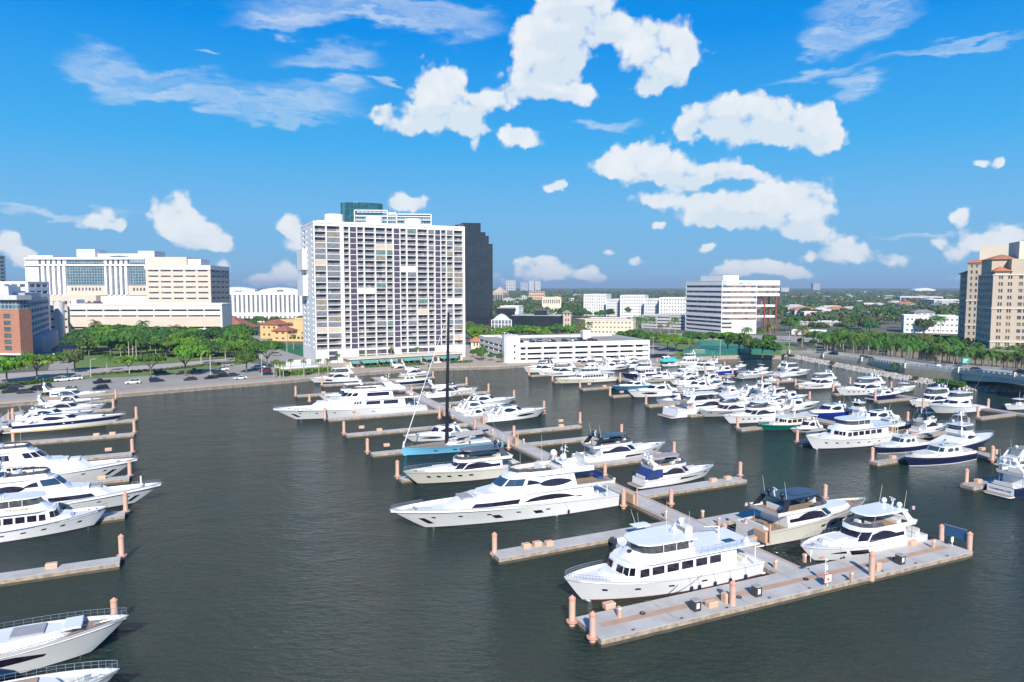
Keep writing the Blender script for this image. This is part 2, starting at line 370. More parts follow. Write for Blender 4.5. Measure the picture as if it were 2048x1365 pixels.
m_dark = mat('asphalt_dark', (0.09, 0.09, 0.09), 0.9, noise=0.2, nscale=0.2)
m_pave = mat('promenade_concrete', (0.42, 0.35, 0.28), 0.9, noise=0.12, nscale=0.4)
m_wall = mat('seawall_concrete', (0.30, 0.26, 0.22), 0.9, noise=0.35, nscale=0.8)
m_line = mat('road_paint', (0.7, 0.7, 0.66), 0.8)
def sheet(name, pts, dz, m, label, z=G0):
    b = MB(); q = [P(x, y, z) for x, y in pts]; b.add([(v.x, v.y, z + dz) for v in q], [tuple(range(len(q)))])
    o = b.build(name, m); tag(o, label, kind='structure'); return o
# promenade strip along the seawall (real thickness and coping)
def strip(name, pts, w0, w1, z0, z1, m, label, kind='structure'):
    b = MB(); n = len(pts); off = []
    for i in range(n):
        d = (pts[min(i + 1, n - 1)] - pts[max(i - 1, 0)]); d.z = 0; d.normalize(); off.append(Vector((-d.y, d.x, 0)))
    a = [pts[i] + off[i] * w0 for i in range(n)]; c = [pts[i] + off[i] * w1 for i in range(n)]
    q = [(p.x, p.y, z0) for p in a] + [(p.x, p.y, z0) for p in c] + [(p.x, p.y, z1) for p in a] + [(p.x, p.y, z1) for p in c]
    fs = []
    for i in range(n - 1):
        fs += [(2 * n + i, 2 * n + i + 1, 3 * n + i + 1, 3 * n + i), (i, i + 1, 2 * n + i + 1, 2 * n + i), (n + i + 1, n + i, 3 * n + i, 3 * n + i + 1)]
    fs += [(0, 2 * n, 3 * n, n), (n - 1, 2 * n - 1, 4 * n - 1, 3 * n - 1)]
    b.add(q, fs); o = b.build(name, m)
    if kind == 'structure': tag(o, label, kind='structure')
    return o
prom = [sleft, shore0] + SHORE[:7]
strip('promenade', [v.copy() for v in prom], -0.35, 5.5, G0 - 0.5, G0 + 0.12, m_pave, 'tan concrete waterfront walkway along the seawall')
o = strip('seawall', [v.copy() for v in prom], -0.2, 0.6, -1.5, G0 - 0.48, m_wall, '', kind='')
tag(o, 'long stained concrete seawall at the foot of the waterfront walkway', 'wall')
o = strip('seawall', [v.copy() for v in SHORE[6:]], -0.2, 1.2, -1.5, G0 + 0.25, m_pave, '', kind='')
tag(o, 'low pale seawall below the green fenced court', 'wall')
sheet('parking_lot', [(-120, 815), (0, 806), (225, 784), (420, 769), (560, 757), (640, 748), (600, 738), (545, 731), (500, 727), (440, 734), (330, 749), (180, 757), (0, 775), (-120, 786)], 0.006, m_asph, 'pale asphalt waterfront parking lot')
sheet('road', [(-150, 779), (0, 766), (100, 758), (200, 749), (330, 737), (480, 723), (520, 718), (560, 712), (600, 705), (600, 698), (560, 703), (480, 715), (330, 728), (200, 737), (100, 742), (0, 748), (-150, 757)], 0.010, m_road, 'pale waterfront avenue behind the parking lot')
sheet('side_street', [(96, 741), (150, 738), (146, 712), (150, 690), (140, 676), (124, 676), (118, 690), (102, 715)], 0.014, m_asph, 'side street leading inland beside the brick hotel')
sheet('lawn', [(150, 737), (200, 735), (330, 726), (480, 713), (560, 701), (520, 680), (400, 672), (200, 676), (158, 690), (150, 712)], 0.008, m_lawn, 'sunlit park lawn behind the avenue')
sheet('median_lawn', [(-120, 787), (0, 776), (180, 758), (330, 750), (440, 735), (500, 727), (520, 722), (330, 740), (200, 750), (100, 759), (0, 767), (-120, 780)], 0.020, m_lawn, 'grass median between parking lot and avenue')
sheet('tower_driveway', [(520, 718), (545, 731), (600, 742), (625, 738), (612, 712), (600, 698), (560, 690), (520, 672), (500, 672), (540, 700)], 0.016, m_asph, 'driveway beside the white tower')
sheet('court_lawn', [(560, 700), (612, 716), (640, 716), (640, 692), (560, 690)], 0.026, m_turf, 'bright green lawn left of the white tower')
sheet('tower_plaza', [(600, 757), (740, 743), (860, 735), (1000, 731), (1060, 728), (1030, 716), (960, 700), (935, 690), (600, 715), (560, 742)], 0.004, m_pave, 'tan paving around the foot of the white tower')
sheet('garage_apron', [(1060, 728), (1200, 729), (1310, 727), (1370, 716), (1370, 700), (1300, 690), (1250, 680), (950, 680), (1000, 712)], 0.004, m_asph, 'grey service yard around the parking garage')
sheet('park_ground', [(1310, 727), (1400, 714), (1500, 710), (1562, 711), (1600, 700), (1560, 680), (1400, 676), (1300, 684), (1365, 700)], 0.008, m_lawn, 'grass around the green fenced court')
sheet('district_street', [(940, 686), (1250, 676), (1700, 688), (1700, 676), (1250, 664), (940, 674)], 0.012, m_asph, 'street behind the parking garage')

# ================================================================== BOATS
class Tier:                     # loft between a lower and an upper rounded outline; q = -1 port aft, 0 nose, 1 starboard aft
    def __init__(s, xa, xf, z0, z1, w0, w1, n0, n1, dxa=0.0, dxf=0.0, e=0.62, y0=0.0, tp=0.95, rise=0.0):
        s.b = (xa, xf, w0, n0); s.t = (xa + dxa, xf - dxf, w1, n1); s.z0 = z0; s.z1 = z1; s.e = e; s.y0 = y0; s.tp = tp; s.rise = rise
    def ring(s, p, h):
        xa, xf, w, n = p; n = min(n, (xf - xa) * 0.95); xn = xf - n; a = 0.62
        if h < a: return xa + (xn - xa) * h / a, w * (1 - (1 - s.tp) * h / a)
        th = (h - a) / (1 - a) * math.pi / 2
        return xn + n * math.sin(th), w * s.tp * max(math.cos(th), 0) ** s.e
    def pt(s, q, v):
        h = 1 - abs(q); sg = 1 if q < 0 else -1
        a = s.ring(s.b, h); b = s.ring(s.t, h)
        zz = s.z0 + (s.z1 - s.z0) * v
        x = a[0] + (b[0] - a[0]) * v
        return Vector((x, s.y0 + sg * (a[1] + (b[1] - a[1]) * v), zz + s.rise * h * (1 - v)))
class Hull:
    def __init__(s, L, B, f0, f1, rake=0.12, tr=0.0, full=2.4, sp=1.7, wl=0.90, plumb=False, tw=0.93):
        s.L, s.B, s.f0, s.f1 = L, B, f0, f1; s.rake = rake * L; s.tr = tr; s.full = full; s.sp = sp; s.wl = wl; s.tw = tw
    def g(s, t, p, k):
        if t < k: return s.tw + (1 - s.tw) * math.sin(math.pi / 2 * t / k)
        return max(1 - ((t - k) / (1 - k)) ** p, 0) ** 0.85
    def zs(s, t): return s.f0 + (s.f1 - s.f0) * t ** s.sp
    def pt(s, q, v):
        t = 1 - abs(q); t = 1 - (1 - t) ** 1.25; sg = 1 if q < 0 else -1
        vv = max(v, 0)
        xt = s.tr + (s.L - s.tr) * t; xw = (s.L - s.rake) * t
        x = xw + (xt - xw) * vv ** 0.9
        yt = s.B / 2 * s.g(t, s.full, 0.42); yw = s.B / 2 * s.wl * s.g(t, s.full * 0.72, 0.34)
        y = yw + (yt - yw) * vv ** 1.25
        z = vv * s.zs(t) if v >= 0 else v
        if v < 0: y *= 0.8
        return Vector((x, sg * y, z))
def patch(sf, q0, q1, v0, v1, off, n, mb, m=1):
    f0 = v0 if callable(v0) else (lambda t: v0); f1 = v1 if callable(v1) else (lambda t: v1)
    rows = []
    for i in range(n + 1):
        t = i / n; q = q0 + (q1 - q0) * t; r = []
        a, b = f0(t), f1(t)
        for j in range(m + 1):
            v = a + (b - a) * j / m; e = 1e-3
            qa, qb = max(q - e, -1), min(q + e, 1)
            du = sf.pt(qb, v) - sf.pt(qa, v); dv = sf.pt(q, v + e) - sf.pt(q, v - e if v > e else v)
            nn = dv.cross(du)                 # outward on both sides
            if nn.length < 1e-12: nn = Vector((1, 0, 0))
            nn.normalize(); r.append(sf.pt(q, v) + nn * off)
        rows.append(r)
    w = m + 1; q_ = [p for r in rows for p in r]
    fs = [(i * w + j, i * w + j + 1, (i + 1) * w + j + 1, (i + 1) * w + j) for i in range(n) for j in range(m)]
    mb.add(q_, fs)
def tier_mesh(sf, mb, n=9, bottom=True, top=True):
    qs = [-1 + i / n for i in range(n)] + [0] + [(i + 1) / n for i in range(n)]
    k = len(qs)
    mb.add([sf.pt(q, 0) for q in qs] + [sf.pt(q, 1) for q in qs],
           [(k + i, k + i + 1, i + 1, i) for i in range(k - 1)] + [(k - 1, 0, k, 2 * k - 1)[::-1]] + ([tuple(range(k, 2 * k))[::-1]] if top else []) + ([tuple(range(k))] if bottom else []))
WINC = [0]
class Boat:
    def __init__(s, bow, stern, ratio_f1, label, cat='yacht', group='boats moored in the marina', name='motor_yacht', z=0.0, det=1, ang=None):
        a = P(*stern, 0.0); th = R(25.3) if bow[0] > stern[0] else R(205.3)
        if ang is not None: th = R(ang)
        c_, s_ = math.cos(th), math.sin(th); lo_, hi_ = 3.0, 70.0; sgn = 1 if c_ > 0 else -1
        for _ in range(40):               # length so that the bow reaches the wanted bearing
            L = (lo_ + hi_) / 2; x_, y_ = a.x + c_ * L, a.y + s_ * L; zt = ratio_f1 * L
            px = CX + F * x_ / (y_ * math.cos(TH) + (H - zt) * math.sin(TH))
            if (px - bow[0]) * sgn < 0: lo_ = L
            else: hi_ = L
        # second estimate anchored at the bow tip, blended with the stern one
        t = P(bow[0], bow[1], ratio_f1 * L); lo_, hi_ = 3.0, 70.0
        for _ in range(40):
            L2 = (lo_ + hi_) / 2; t = P(bow[0], bow[1], ratio_f1 * L2); x_, y_ = t.x - c_ * L2, t.y - s_ * L2
            px = CX + F * x_ / (max(y_, 5) * math.cos(TH) + H * math.sin(TH))
            if (px - stern[0]) * sgn > 0: lo_ = L2
            else: hi_ = L2
        b2 = Vector((t.x - c_ * L2, t.y - s_ * L2, 0)); w_ = 1.0 if (stern[0] < 0 or stern[0] > 2048) else 0.7
        if a.y > 225: w_ = 0.35
        if abs(L2 - L) > 0.4 * L and w_ < 1: w_ = 0.0
        if bow == (804, 893): w_ = 0.0
        a = a.lerp(b2, w_); L = L + (L2 - L) * w_
        s.L = L; s.root = empty(name, (a.x, a.y, z), th, label, cat, group); s.det = det
        s.dist = a.y
    def part(s, name, mb, m, smooth=False, parent=None): return mb.build(name, m, parent or s.root, smooth)
    def hull(s, B, f0, f1, m, deck=deckg, rake=0.12, tr=0.0, full=2.4, sp=1.7, bulw=0.0, deck_to=1.0, wl=0.9, rail=None, tw=0.93, bootm=boot):
        h = s.H = Hull(s.L, B, f0, f1, rake, tr, full, sp, wl, tw=tw); n = 18
        qs = [-1 + i / n for i in range(n)] + [0] + [(i + 1) / n for i in range(n)]
        vs = [-0.6, 0, 0.12, 0.35, 0.6, 0.85, 1.0]; mb = MB(); k = len(qs); w = len(vs)
        pts = [h.pt(q, v) for v in vs for q in qs]
        inn = []; wd = []; bl = bulw if bulw else 0.12
        for q in qs:
            p = h.pt(q, 1.0); c = 0.12 if abs(p.y) > 0.3 else abs(p.y) * 0.4
            x = p.x - (0.25 if abs(q) < 0.06 else 0.0); yy = p.y - math.copysign(c, p.y) if abs(q) > 0.02 else 0
            inn.append(Vector((x, yy, p.z + 0.0))); wd.append(Vector((x, yy, p.z - bl)))
        pts += inn + wd; W_ = w + 2
        fs = []
        for j in range(W_ - 1):
            for i in range(k - 1): fs.append((j * k + i, (j + 1) * k + i, (j + 1) * k + i + 1, j * k + i + 1)[::-1])
        fs.append(tuple([j * k for j in range(w)] + [j * k + k - 1 for j in range(w - 1, -1, -1)])[::-1])
        mb.add(pts, fs); s.part('hull', mb, m, True)
        dm = MB(); d = [Vector((p.x, p.y, p.z + 0.01)) for p in wd]
        dm.add(d, [(i, i + 1, k - 2 - i, k - 1 - i) for i in range(n - 1)] + [(n - 1, n, n + 1)])
        s.part('deck', dm, deck)
        if bootm: s.band('boot_stripe', 0.0, 0.09 if f0 < 2 else 0.06, bootm)
        s.B = B; s.f0 = f0; s.f1 = f1; s.bl = bl
        s.band('rub_rail', 0.865, 0.885 if s.L > 20 else 0.89, chrome, off=0.03)
        return h
    def band(s, name, v0, v1, m, q0=0.0, q1=1.0, off=0.012, n=14):
        mb = MB(); a, b = q0, q1
        if a <= 0.0:
            patch(s.H, -b, b, v0, v1, off, 2 * n, mb)
        else:
            patch(s.H, a, b, v0, v1, off, n, mb); patch(s.H, -b, -a, (lambda t: (v0(1 - t) if callable(v0) else v0)), (lambda t: (v1(1 - t) if callable(v1) else v1)), off, n, mb)
        return s.part(name, mb, m)
    def hwin(s, items, m=None, name='hull_window'):     # items (t along from bow 0..1 as q), half width, v0, v1
        for q0, q1, v0, v1 in items:
            for sg in ((1, -1) if s.det else (1, -1)):
                mb = MB()
                if sg > 0: patch(s.H, q0, q1, v0, v1, 0.02, 10 if callable(v0) or callable(v1) else 2, mb)
                else: patch(s.H, -q1, -q0, (lambda t: v0(1 - t)) if callable(v0) else v0, (lambda t: v1(1 - t)) if callable(v1) else v1, 0.02, 10 if callable(v0) or callable(v1) else 2, mb)
                s.part(name, mb, m or glass)
    def tier(s, name, m, *a, top=True, bottom=True, parent=None, **k):
        t = Tier(*a, **k); mb = MB(); tier_mesh(t, mb, bottom=bottom, top=top); t.o = s.part(name, mb, m, True, parent); return t
    def win(s, t, items, m=None, name='window', off=0.02):
        for it in items:
            q0, q1, v0, v1 = it[:4]; n = max(12 if callable(v0) or callable(v1) else 2, int(abs(q1 - q0) * 14))
            mb = MB(); patch(t, q0, q1, v0, v1, off, n, mb); s.part(name, mb, m or glass, parent=t.o)
            if q0 > 0:
                mb = MB(); patch(t, -q1, -q0, (lambda u, f=v0: f(1 - u)) if callable(v0) else v0, (lambda u, f=v1: f(1 - u)) if callable(v1) else v1, off, n, mb); s.part(name, mb, m or glass, parent=t.o)
    def row(s, t, q0, q1, n, v0, v1, gap=0.18, m=None):
        w = (q1 - q0) / n; s.win(t, [(q0 + i * w + w * gap / 2, q0 + (i + 1) * w - w * gap / 2, v0, v1) for i in range(n)], m)
    def dome(s, x, y, z, r=0.35, m=None, parent=None):
        b = MB(); b.tube((0, 0, -r * 1.5), (0, 0, -r * 0.5), r * 0.35, r * 0.45, 8); b.ball((0, 0, 0), r, 1.05, 12)
        return b.build('radar_dome', m or radome, parent or s.root, True, (x, y, z))
    def radar(s, x, y, z, w=1.2, rot=0.4, m=None):
        b = MB(); b.lathe((0, 0, 0), [(0.16, 0), (0.18, 0.25), (0.1, 0.32)], 8)
        c, d = math.cos(rot), math.sin(rot); b.obox((0, 0), (d, c), w / 2, 0.07, 0.32, 0.46)
        return b.build('radar_bar', m or radome, s.root, False, (x, y, z))
    def ant(s, x, y, z, h=3.0, dx=0.0, dy=0.0, r=0.025):
        b = MB(); b.tube((x, y, z), (x + dx, y + dy, z + h), r, r * 0.5, 4); return s.part('antenna', b, radome)
    def rails(s, q0=0.0, q1=0.55, h=0.75, m=None, n=None):
        if s.det < 1: return
        n = n or max(6, int(s.L / 1.3)); b = MB(); last = {}
        for sg in (-1, 1):
            pts = []
            for i in range(n + 1):
                q = (q0 + (q1 - q0) * i / n) * sg; p = s.H.pt(q if q else 1e-4 * sg, 1.0); lean = 0.05
                a = Vector((p.x, p.y - math.copysign(0.07, p.y) if abs(p.y) > .1 else p.y, p.z)); t = a + Vector((0, math.copysign(lean, p.y), h * (0.75 + 0.25 * (1 - i / n))))
                b.tube(a, t, 0.018, 0.018, 4, False); pts.append(t)
            b.path(pts, 0.022, 4)
            b.path([p_ - Vector((0, 0, h * 0.45)) for p_ in pts], 0.012, 4)
        s.part('bow_rail', b, m or chrome)
    def box(s, name, m, x0, x1, y0, y1, z0, z1, inset=0.0, parent=None):
        b = MB(); b.box(x0, x1, y0, y1, z0, z1, inset); return s.part(name, b, m, parent=parent)
    def sofa(s, x, y, z, w, d, m=None, rot=0, name='seat'):
        b = MB(); b.box(-d / 2, d / 2, -w / 2, w / 2, 0, 0.42, 0.02); b.box(-d / 2, -d / 2 + 0.22, -w / 2, w / 2, 0.42, 0.85, 0.03)
        o = b.build(name, m or cush, s.root, False, (x, y, z)); o.rotation_euler = (0, 0, rot); return o
    def table(s, x, y, z, w, d, m=None):
        b = MB(); b.box(-d / 2, d / 2, -w / 2, w / 2, 0.66, 0.72); b.tube((0, 0, 0), (0, 0, 0.66), 0.06, 0.06, 6); return b.build('table', m or teak, s.root, False, (x, y, z))
    def sunpad(s, x, z, l, w, m=None, y=0.0, slope=0.0):
        b = MB(); b.box(-l / 2, l / 2, -w / 2, w / 2, 0, 0.18, 0.05)
        for k in range(1, 3): pass
        o = b.build('sun_pad', m or cush, s.root, False, (x, y, z)); o.rotation_euler = (0, slope, 0); return o
    def platform(s, l, m=teak, z=0.35, w=None):
        w = w or s.B * 0.44; b = MB(); t = 0.18
        b.prism([(0.2, -w), (0.2, w), (-l * 0.8, w), (-l, w * 0.8), (-l, -w * 0.8), (-l * 0.8, -w)][::-1], z - t, z)
        o = s.part('swim_platform', b, gel)
        b = MB(); b.prism([(0.15, -w * 0.96), (0.15, w * 0.96), (-l * 0.78, w * 0.96), (-l * 0.96, w * 0.78), (-l * 0.96, -w * 0.78), (-l * 0.78, -w * 0.96)][::-1], z + 0.004, z + 0.02)
        s.part('platform_planking', b, m, parent=o)
    def struts(s, name, m, segs, r=0.06, ry=None):
        if len(segs) <= 8:
            for a, c in segs: b = MB(); b.tube(a, c, r, r, 5); s.part(name, b, m)
            return
        b = MB()
        for a, c in segs: b.tube(a, c, r, r, 5)
        return s.part(name, b, m)
    def arch(s, xb, zb, xt, zt, w, wt, m, chord=0.7, th=0.16):
        for sg in (-1, 1):
            b = MB(); y0, y1 = sg * w, sg * wt
            q = [(xb, zb, y0), (xb + chord, zb, y0), (xt + chord * 0.7, zt, y1), (xt, zt, y1)]
            vs = []
            for off in (-th / 2, th / 2): vs += [(x, y + off, z) for x, z, y in q]
            b.add(vs, [(0, 1, 2, 3), (7, 6, 5, 4), (0, 4, 5, 1), (1, 5, 6, 2), (2, 6, 7, 3), (3, 7, 4, 0)]); s.part('arch_leg', b, m)
        b = MB(); b.box(xt, xt + chord * 0.7, -wt - th / 2, wt + th / 2, zt, zt + 0.14, 0.02); return s.part('radar_arch', b, m)
    def outboards(s, n=2, m=engine, z=0.5, sc=1.0):
        for i in range(n):
            b = MB(); b.box(-0.75 * sc, -0.1, -0.22 * sc, 0.22 * sc, 0.35 * sc, 1.05 * sc, 0.06); b.box(-0.5 * sc, -0.25 * sc, -0.08, 0.08, -0.9 * sc, 0.35 * sc)
            b.build('outboard_engine', m, s.root, True, (0, (i - (n - 1) / 2) * 0.62 * sc, z))
    def fenders(s, qs, sg, v=0.45, m=rubber):
        for q in qs:
            p = s.H.pt(q * sg, 0.55); b = MB(); y = p.y + math.copysign(0.2, p.y)
            b.lathe((p.x, y, p.z * v - 0.2), [(0.02, -0.5), (0.17, -0.42), (0.17, 0.42), (0.06, 0.52)], 8)
            t = s.H.pt(q * sg, 1.0); b.tube((p.x, y, p.z * v + 0.3), (t.x, t.y, t.z), 0.012, 0.012, 3)
            s.part('fender', b, m, True)
    def flag(s, x, y, z, h=1.6, us=True):
        b = MB(); b.tube((0, 0, 0), (-0.35, 0, h), 0.02, 0.015, 4); o = b.build('flag_staff', chrome, s.root, False, (x, y, z))
        for k in range(7):
            b = MB(); q = []
            zz = h - 0.02 - k * 0.085
            for i in range(7):
                xx = -0.36 - i * 0.10; yy = 0.07 * math.sin(i * 1.1 + k * 0.35)
                q += [(xx, yy, zz - 0.02 * i), (xx, yy, zz - 0.085 - 0.02 * i)]
            b.add(q, [(2 * i, 2 * i + 1, 2 * i + 3, 2 * i + 2) for i in range(6)])
            b.build('flag_stripe', redp if k % 2 == 0 else gel, o)
        b = MB(); q = []
        for i in range(4):
            xx = -0.36 - i * 0.10; yy = 0.07 * math.sin(i * 1.1) + 0.008; q += [(xx, yy, h), (xx, yy, h - 0.36)]
        q += [(a, b_ - 0.016, c) for a, b_, c in q]
        b.add(q, [(2 * i, 2 * i + 1, 2 * i + 3, 2 * i + 2) for i in range(3)] + [(8 + 2 * i + 2, 8 + 2 * i + 3, 8 + 2 * i + 1, 8 + 2 * i) for i in range(3)]); b.build('flag_canton', navy, o)

def lens(a, b, pw=0.8, skew=0.5):       # curved window outline between v=a and v=b, pointed at both ends
    return (lambda t: (a + b) / 2 - (b - a) / 2 * math.sin(math.pi * t ** (1.0 if skew == 0.5 else math.log(0.5) / math.log(skew))) ** pw), (lambda t: (a + b) / 2 + (b - a) / 2 * math.sin(math.pi * t ** (1.0 if skew == 0.5 else math.log(0.5) / math.log(skew))) ** pw)
def sliver(a, b, fwd=True):             # wedge window that tapers toward the bow
    return (lambda t: a), (lambda t: a + (b - a) * (t ** 0.7 if fwd else (1 - t) ** 0.7))

def fly_yacht(bow, stern, label, det=1, hm=gel, hard=True, top=gel, wide=0.25, stripe=None, hwin='band', sunpad=True, foredeck=deckw, plat=True, cover=None, glassm=None, domes=2, name='motor_yacht', tender=False, f=1.0, roofdark=False, enclosed=False, grp='motor yachts moored at the docks', supm=None, screens=None, fr=0.115):
    bt = Boat(bow, stern, fr, label, 'yacht', grp, name, det=det); L = bt.L; B = max(L * wide, 3.4); g_ = glassm or glass; sm = supm or gel
    f1 = fr * L; f0 = f1 * 0.66; bt.hull(B, f0, f1, hm, foredeck, rake=0.13, tr=L * 0.02, sp=1.3, bulw=L * 0.012)
    if plat: bt.platform(L * 0.06)
    if stripe: bt.band('hull_stripe', 0.70, 0.80, stripe)
    if hwin == 'band':
        bt.hwin([(0.30, 0.60, *sliver(0.50, 0.74))]); bt.hwin([(0.14, 0.24, *sliver(0.62, 0.76))])
    elif hwin == 'ports': bt.hwin([(0.2 + 0.09 * i, 0.235 + 0.09 * i, 0.52, 0.66) for i in range(5)])
    elif hwin == 'big': bt.hwin([(0.36, 0.50, 0.35, 0.68), (0.2, 0.33, *sliver(0.5, 0.66))])
    z0 = f0 * 1.0 - bt.bl; h1 = 1.62 * f + L * 0.004; fwd = 0.69
    # cabin trunk forward, saloon, brow
    tr = bt.tier('cabin_trunk', sm, L * 0.45, L * 0.86, z0, f1 * 0.98 + 0.12, B * 0.36, B * 0.28, L * 0.22, L * 0.2, dxf=L * 0.05, e=0.7, tp=0.9)
    t1 = bt.tier('saloon', sm, L * 0.20, L * fwd, z0, z0 + h1 + 0.35, B * 0.425, B * 0.35, L * 0.16, L * 0.09, dxf=L * 0.15, dxa=L * 0.0, e=0.55)
    lo, hi = (lambda t: 0.40 + 0.10 * (1 - t) * 0), (lambda t: 0.86 - 0.30 * t ** 3)
    bt.win(t1, [(0.32, 0.96, (lambda t: 0.34 + 0.03 * t), (lambda t: 0.60 + 0.26 * math.sin(math.pi * min(t * 1.25 + 0.12, 1)) ** 0.6))], g_)
    bt.win(t1, [(-0.295, 0.295, 0.42, 0.95)], g_, 'windshield')
    zf = z0 + h1 + 0.35
    t2 = bt.tier('flybridge', sm, L * 0.12, L * (fwd - 0.10), zf - 0.12, zf + 0.50, B * 0.41, B * 0.43, L * 0.17, L * 0.13, dxf=L * 0.01, dxa=L * -0.01, e=0.6, top=False)
    b = MB(); fl = Tier(L * 0.12 + 0.1, L * (fwd - 0.10) - 0.2, zf, zf + 0.05, B * 0.40, B * 0.40, L * 0.17, L * 0.17); tier_mesh(fl, b); bt.part('flybridge_deck', b, teak if det > 0 and not cover else deckg, parent=t2.o)
    sc = Tier(L * 0.40, L * (fwd - 0.11), zf + 0.5, zf + 0.95, B * 0.42, B * 0.36, L * 0.14, L * 0.12, dxf=L * 0.02); b = MB(); patch(sc, -0.8, 0.8, 0, 1, 0.0, 14, b); bt.part('windscreen', b, clear)
    bt.sofa(L * 0.22, 0, zf, B * 0.5, 0.9); bt.sofa(L * 0.46, B * 0.14, zf, 0.9, 0.8, rot=math.pi)
    b = MB(); b.box(0, 0.7, -0.45, 0.45, 0, 1.0, 0.1); b.build('helm_console', gel, bt.root, False, (L * 0.50, 0, zf))
    zt = zf + 1.85
    if enclosed:
        e_ = bt.tier('bridge_enclosure', clear, L * 0.24, L * 0.54, zf + 0.55, zt, B * 0.38, B * 0.36, L * 0.12, L * 0.1, dxf=L * 0.03)
    if hard:
        ht = bt.tier('hardtop', top, L * 0.18, L * 0.53, zt, zt + 0.16, B * 0.37, B * 0.35, L * 0.12, L * 0.11, dxf=0.1, e=0.6)
        if roofdark: bt.box('sunroof', g_, L * 0.30, L * 0.44, -B * 0.2, B * 0.2, zt + 0.165, zt + 0.19, parent=ht.o)
        bt.arch(L * 0.13, zf + 0.3, L * 0.19, zt, B * 0.40, B * 0.34, sm if top is gel else top, chord=L * 0.06)
        bt.struts('hardtop_strut', chrome if top is gel else top, [((L * 0.50, sg * B * 0.36, zf + 0.6), (L * 0.46, sg * B * 0.31, zt)) for sg in (-1, 1)], 0.045)
        zm = zt + 0.16
    else:
        bt.arch(L * 0.14, zf + 0.3, L * 0.10, zf + 1.5, B * 0.40, B * 0.30, sm, chord=L * 0.05); zm = zf + 1.64
    xm = L * 0.2 if hard else L * 0.12
    bt.struts('mast', sm, [((xm, 0, zm), (xm - 0.2, 0, zm + 0.8))], 0.1)
    bt.radar(xm, 0, zm + 0.7, 1.3 if L > 16 else 0.9)
    for i in range(domes): bt.dome(xm + 0.1, (i - (domes - 1) / 2) * B * 0.4 + (0.0), zm + 0.5, 0.24 + L * 0.006, black if top in (black, dgrey) else None)
    bt.ant(xm, B * 0.3, zm, 2.6, -0.5); bt.ant(xm + 0.3, -B * 0.3, zm, 2.6, -0.5)
    if sunpad: bt.sunpad(L * 0.70, f1 * 0.98 + 0.12, L * 0.10, B * 0.34, cover or cush)
    # cockpit
    bt.sofa(L * 0.055, 0, z0, B * 0.6, 0.9); bt.table(L * 0.10, 0, z0, B * 0.25, 0.8)
    bt.struts('flybridge_support', chrome, [((L * 0.14, sg * B * 0.37, z0), (L * 0.14, sg * B * 0.37, zf - 0.1)) for sg in (-1, 1)], 0.05)
    if det > 0: bt.rails(0.02, 0.62, 0.7)
    b = MB(); b.box(-0.3, 0.3, -0.18, 0.18, 0, 0.22, 0.05); b.tube((0.2, 0, 0.1), (1.6, 0, 0.18), 0.05, 0.05, 5); b.build('anchor_windlass', chrome, bt.root, False, (L * 0.90, 0, f1 - bt.bl))
    if tender:
        tb = MB(); tb.tube((-0.5, -1.3, 0), (-0.5, 1.3, 0), 0.28, 0.28, 8); tb.tube((0.5, -1.3, 0), (0.5, 1.3, 0), 0.28, 0.28, 8); tb.tube((-0.5, 1.3, 0), (0.5, 1.3, 0), 0.28, 0.28, 8); tb.box(-0.5, 0.5, -1.2, 1.2, -0.2, 0.1)
        tag(tb.build('dinghy', greycush, None, True, None), 'grey inflatable dinghy stowed across the swim platform of %s' % tender, 'dinghy').matrix_world = bt.root.matrix_basis @ Matrix.Translation((-L * 0.03, 0, 0.75))
    return bt

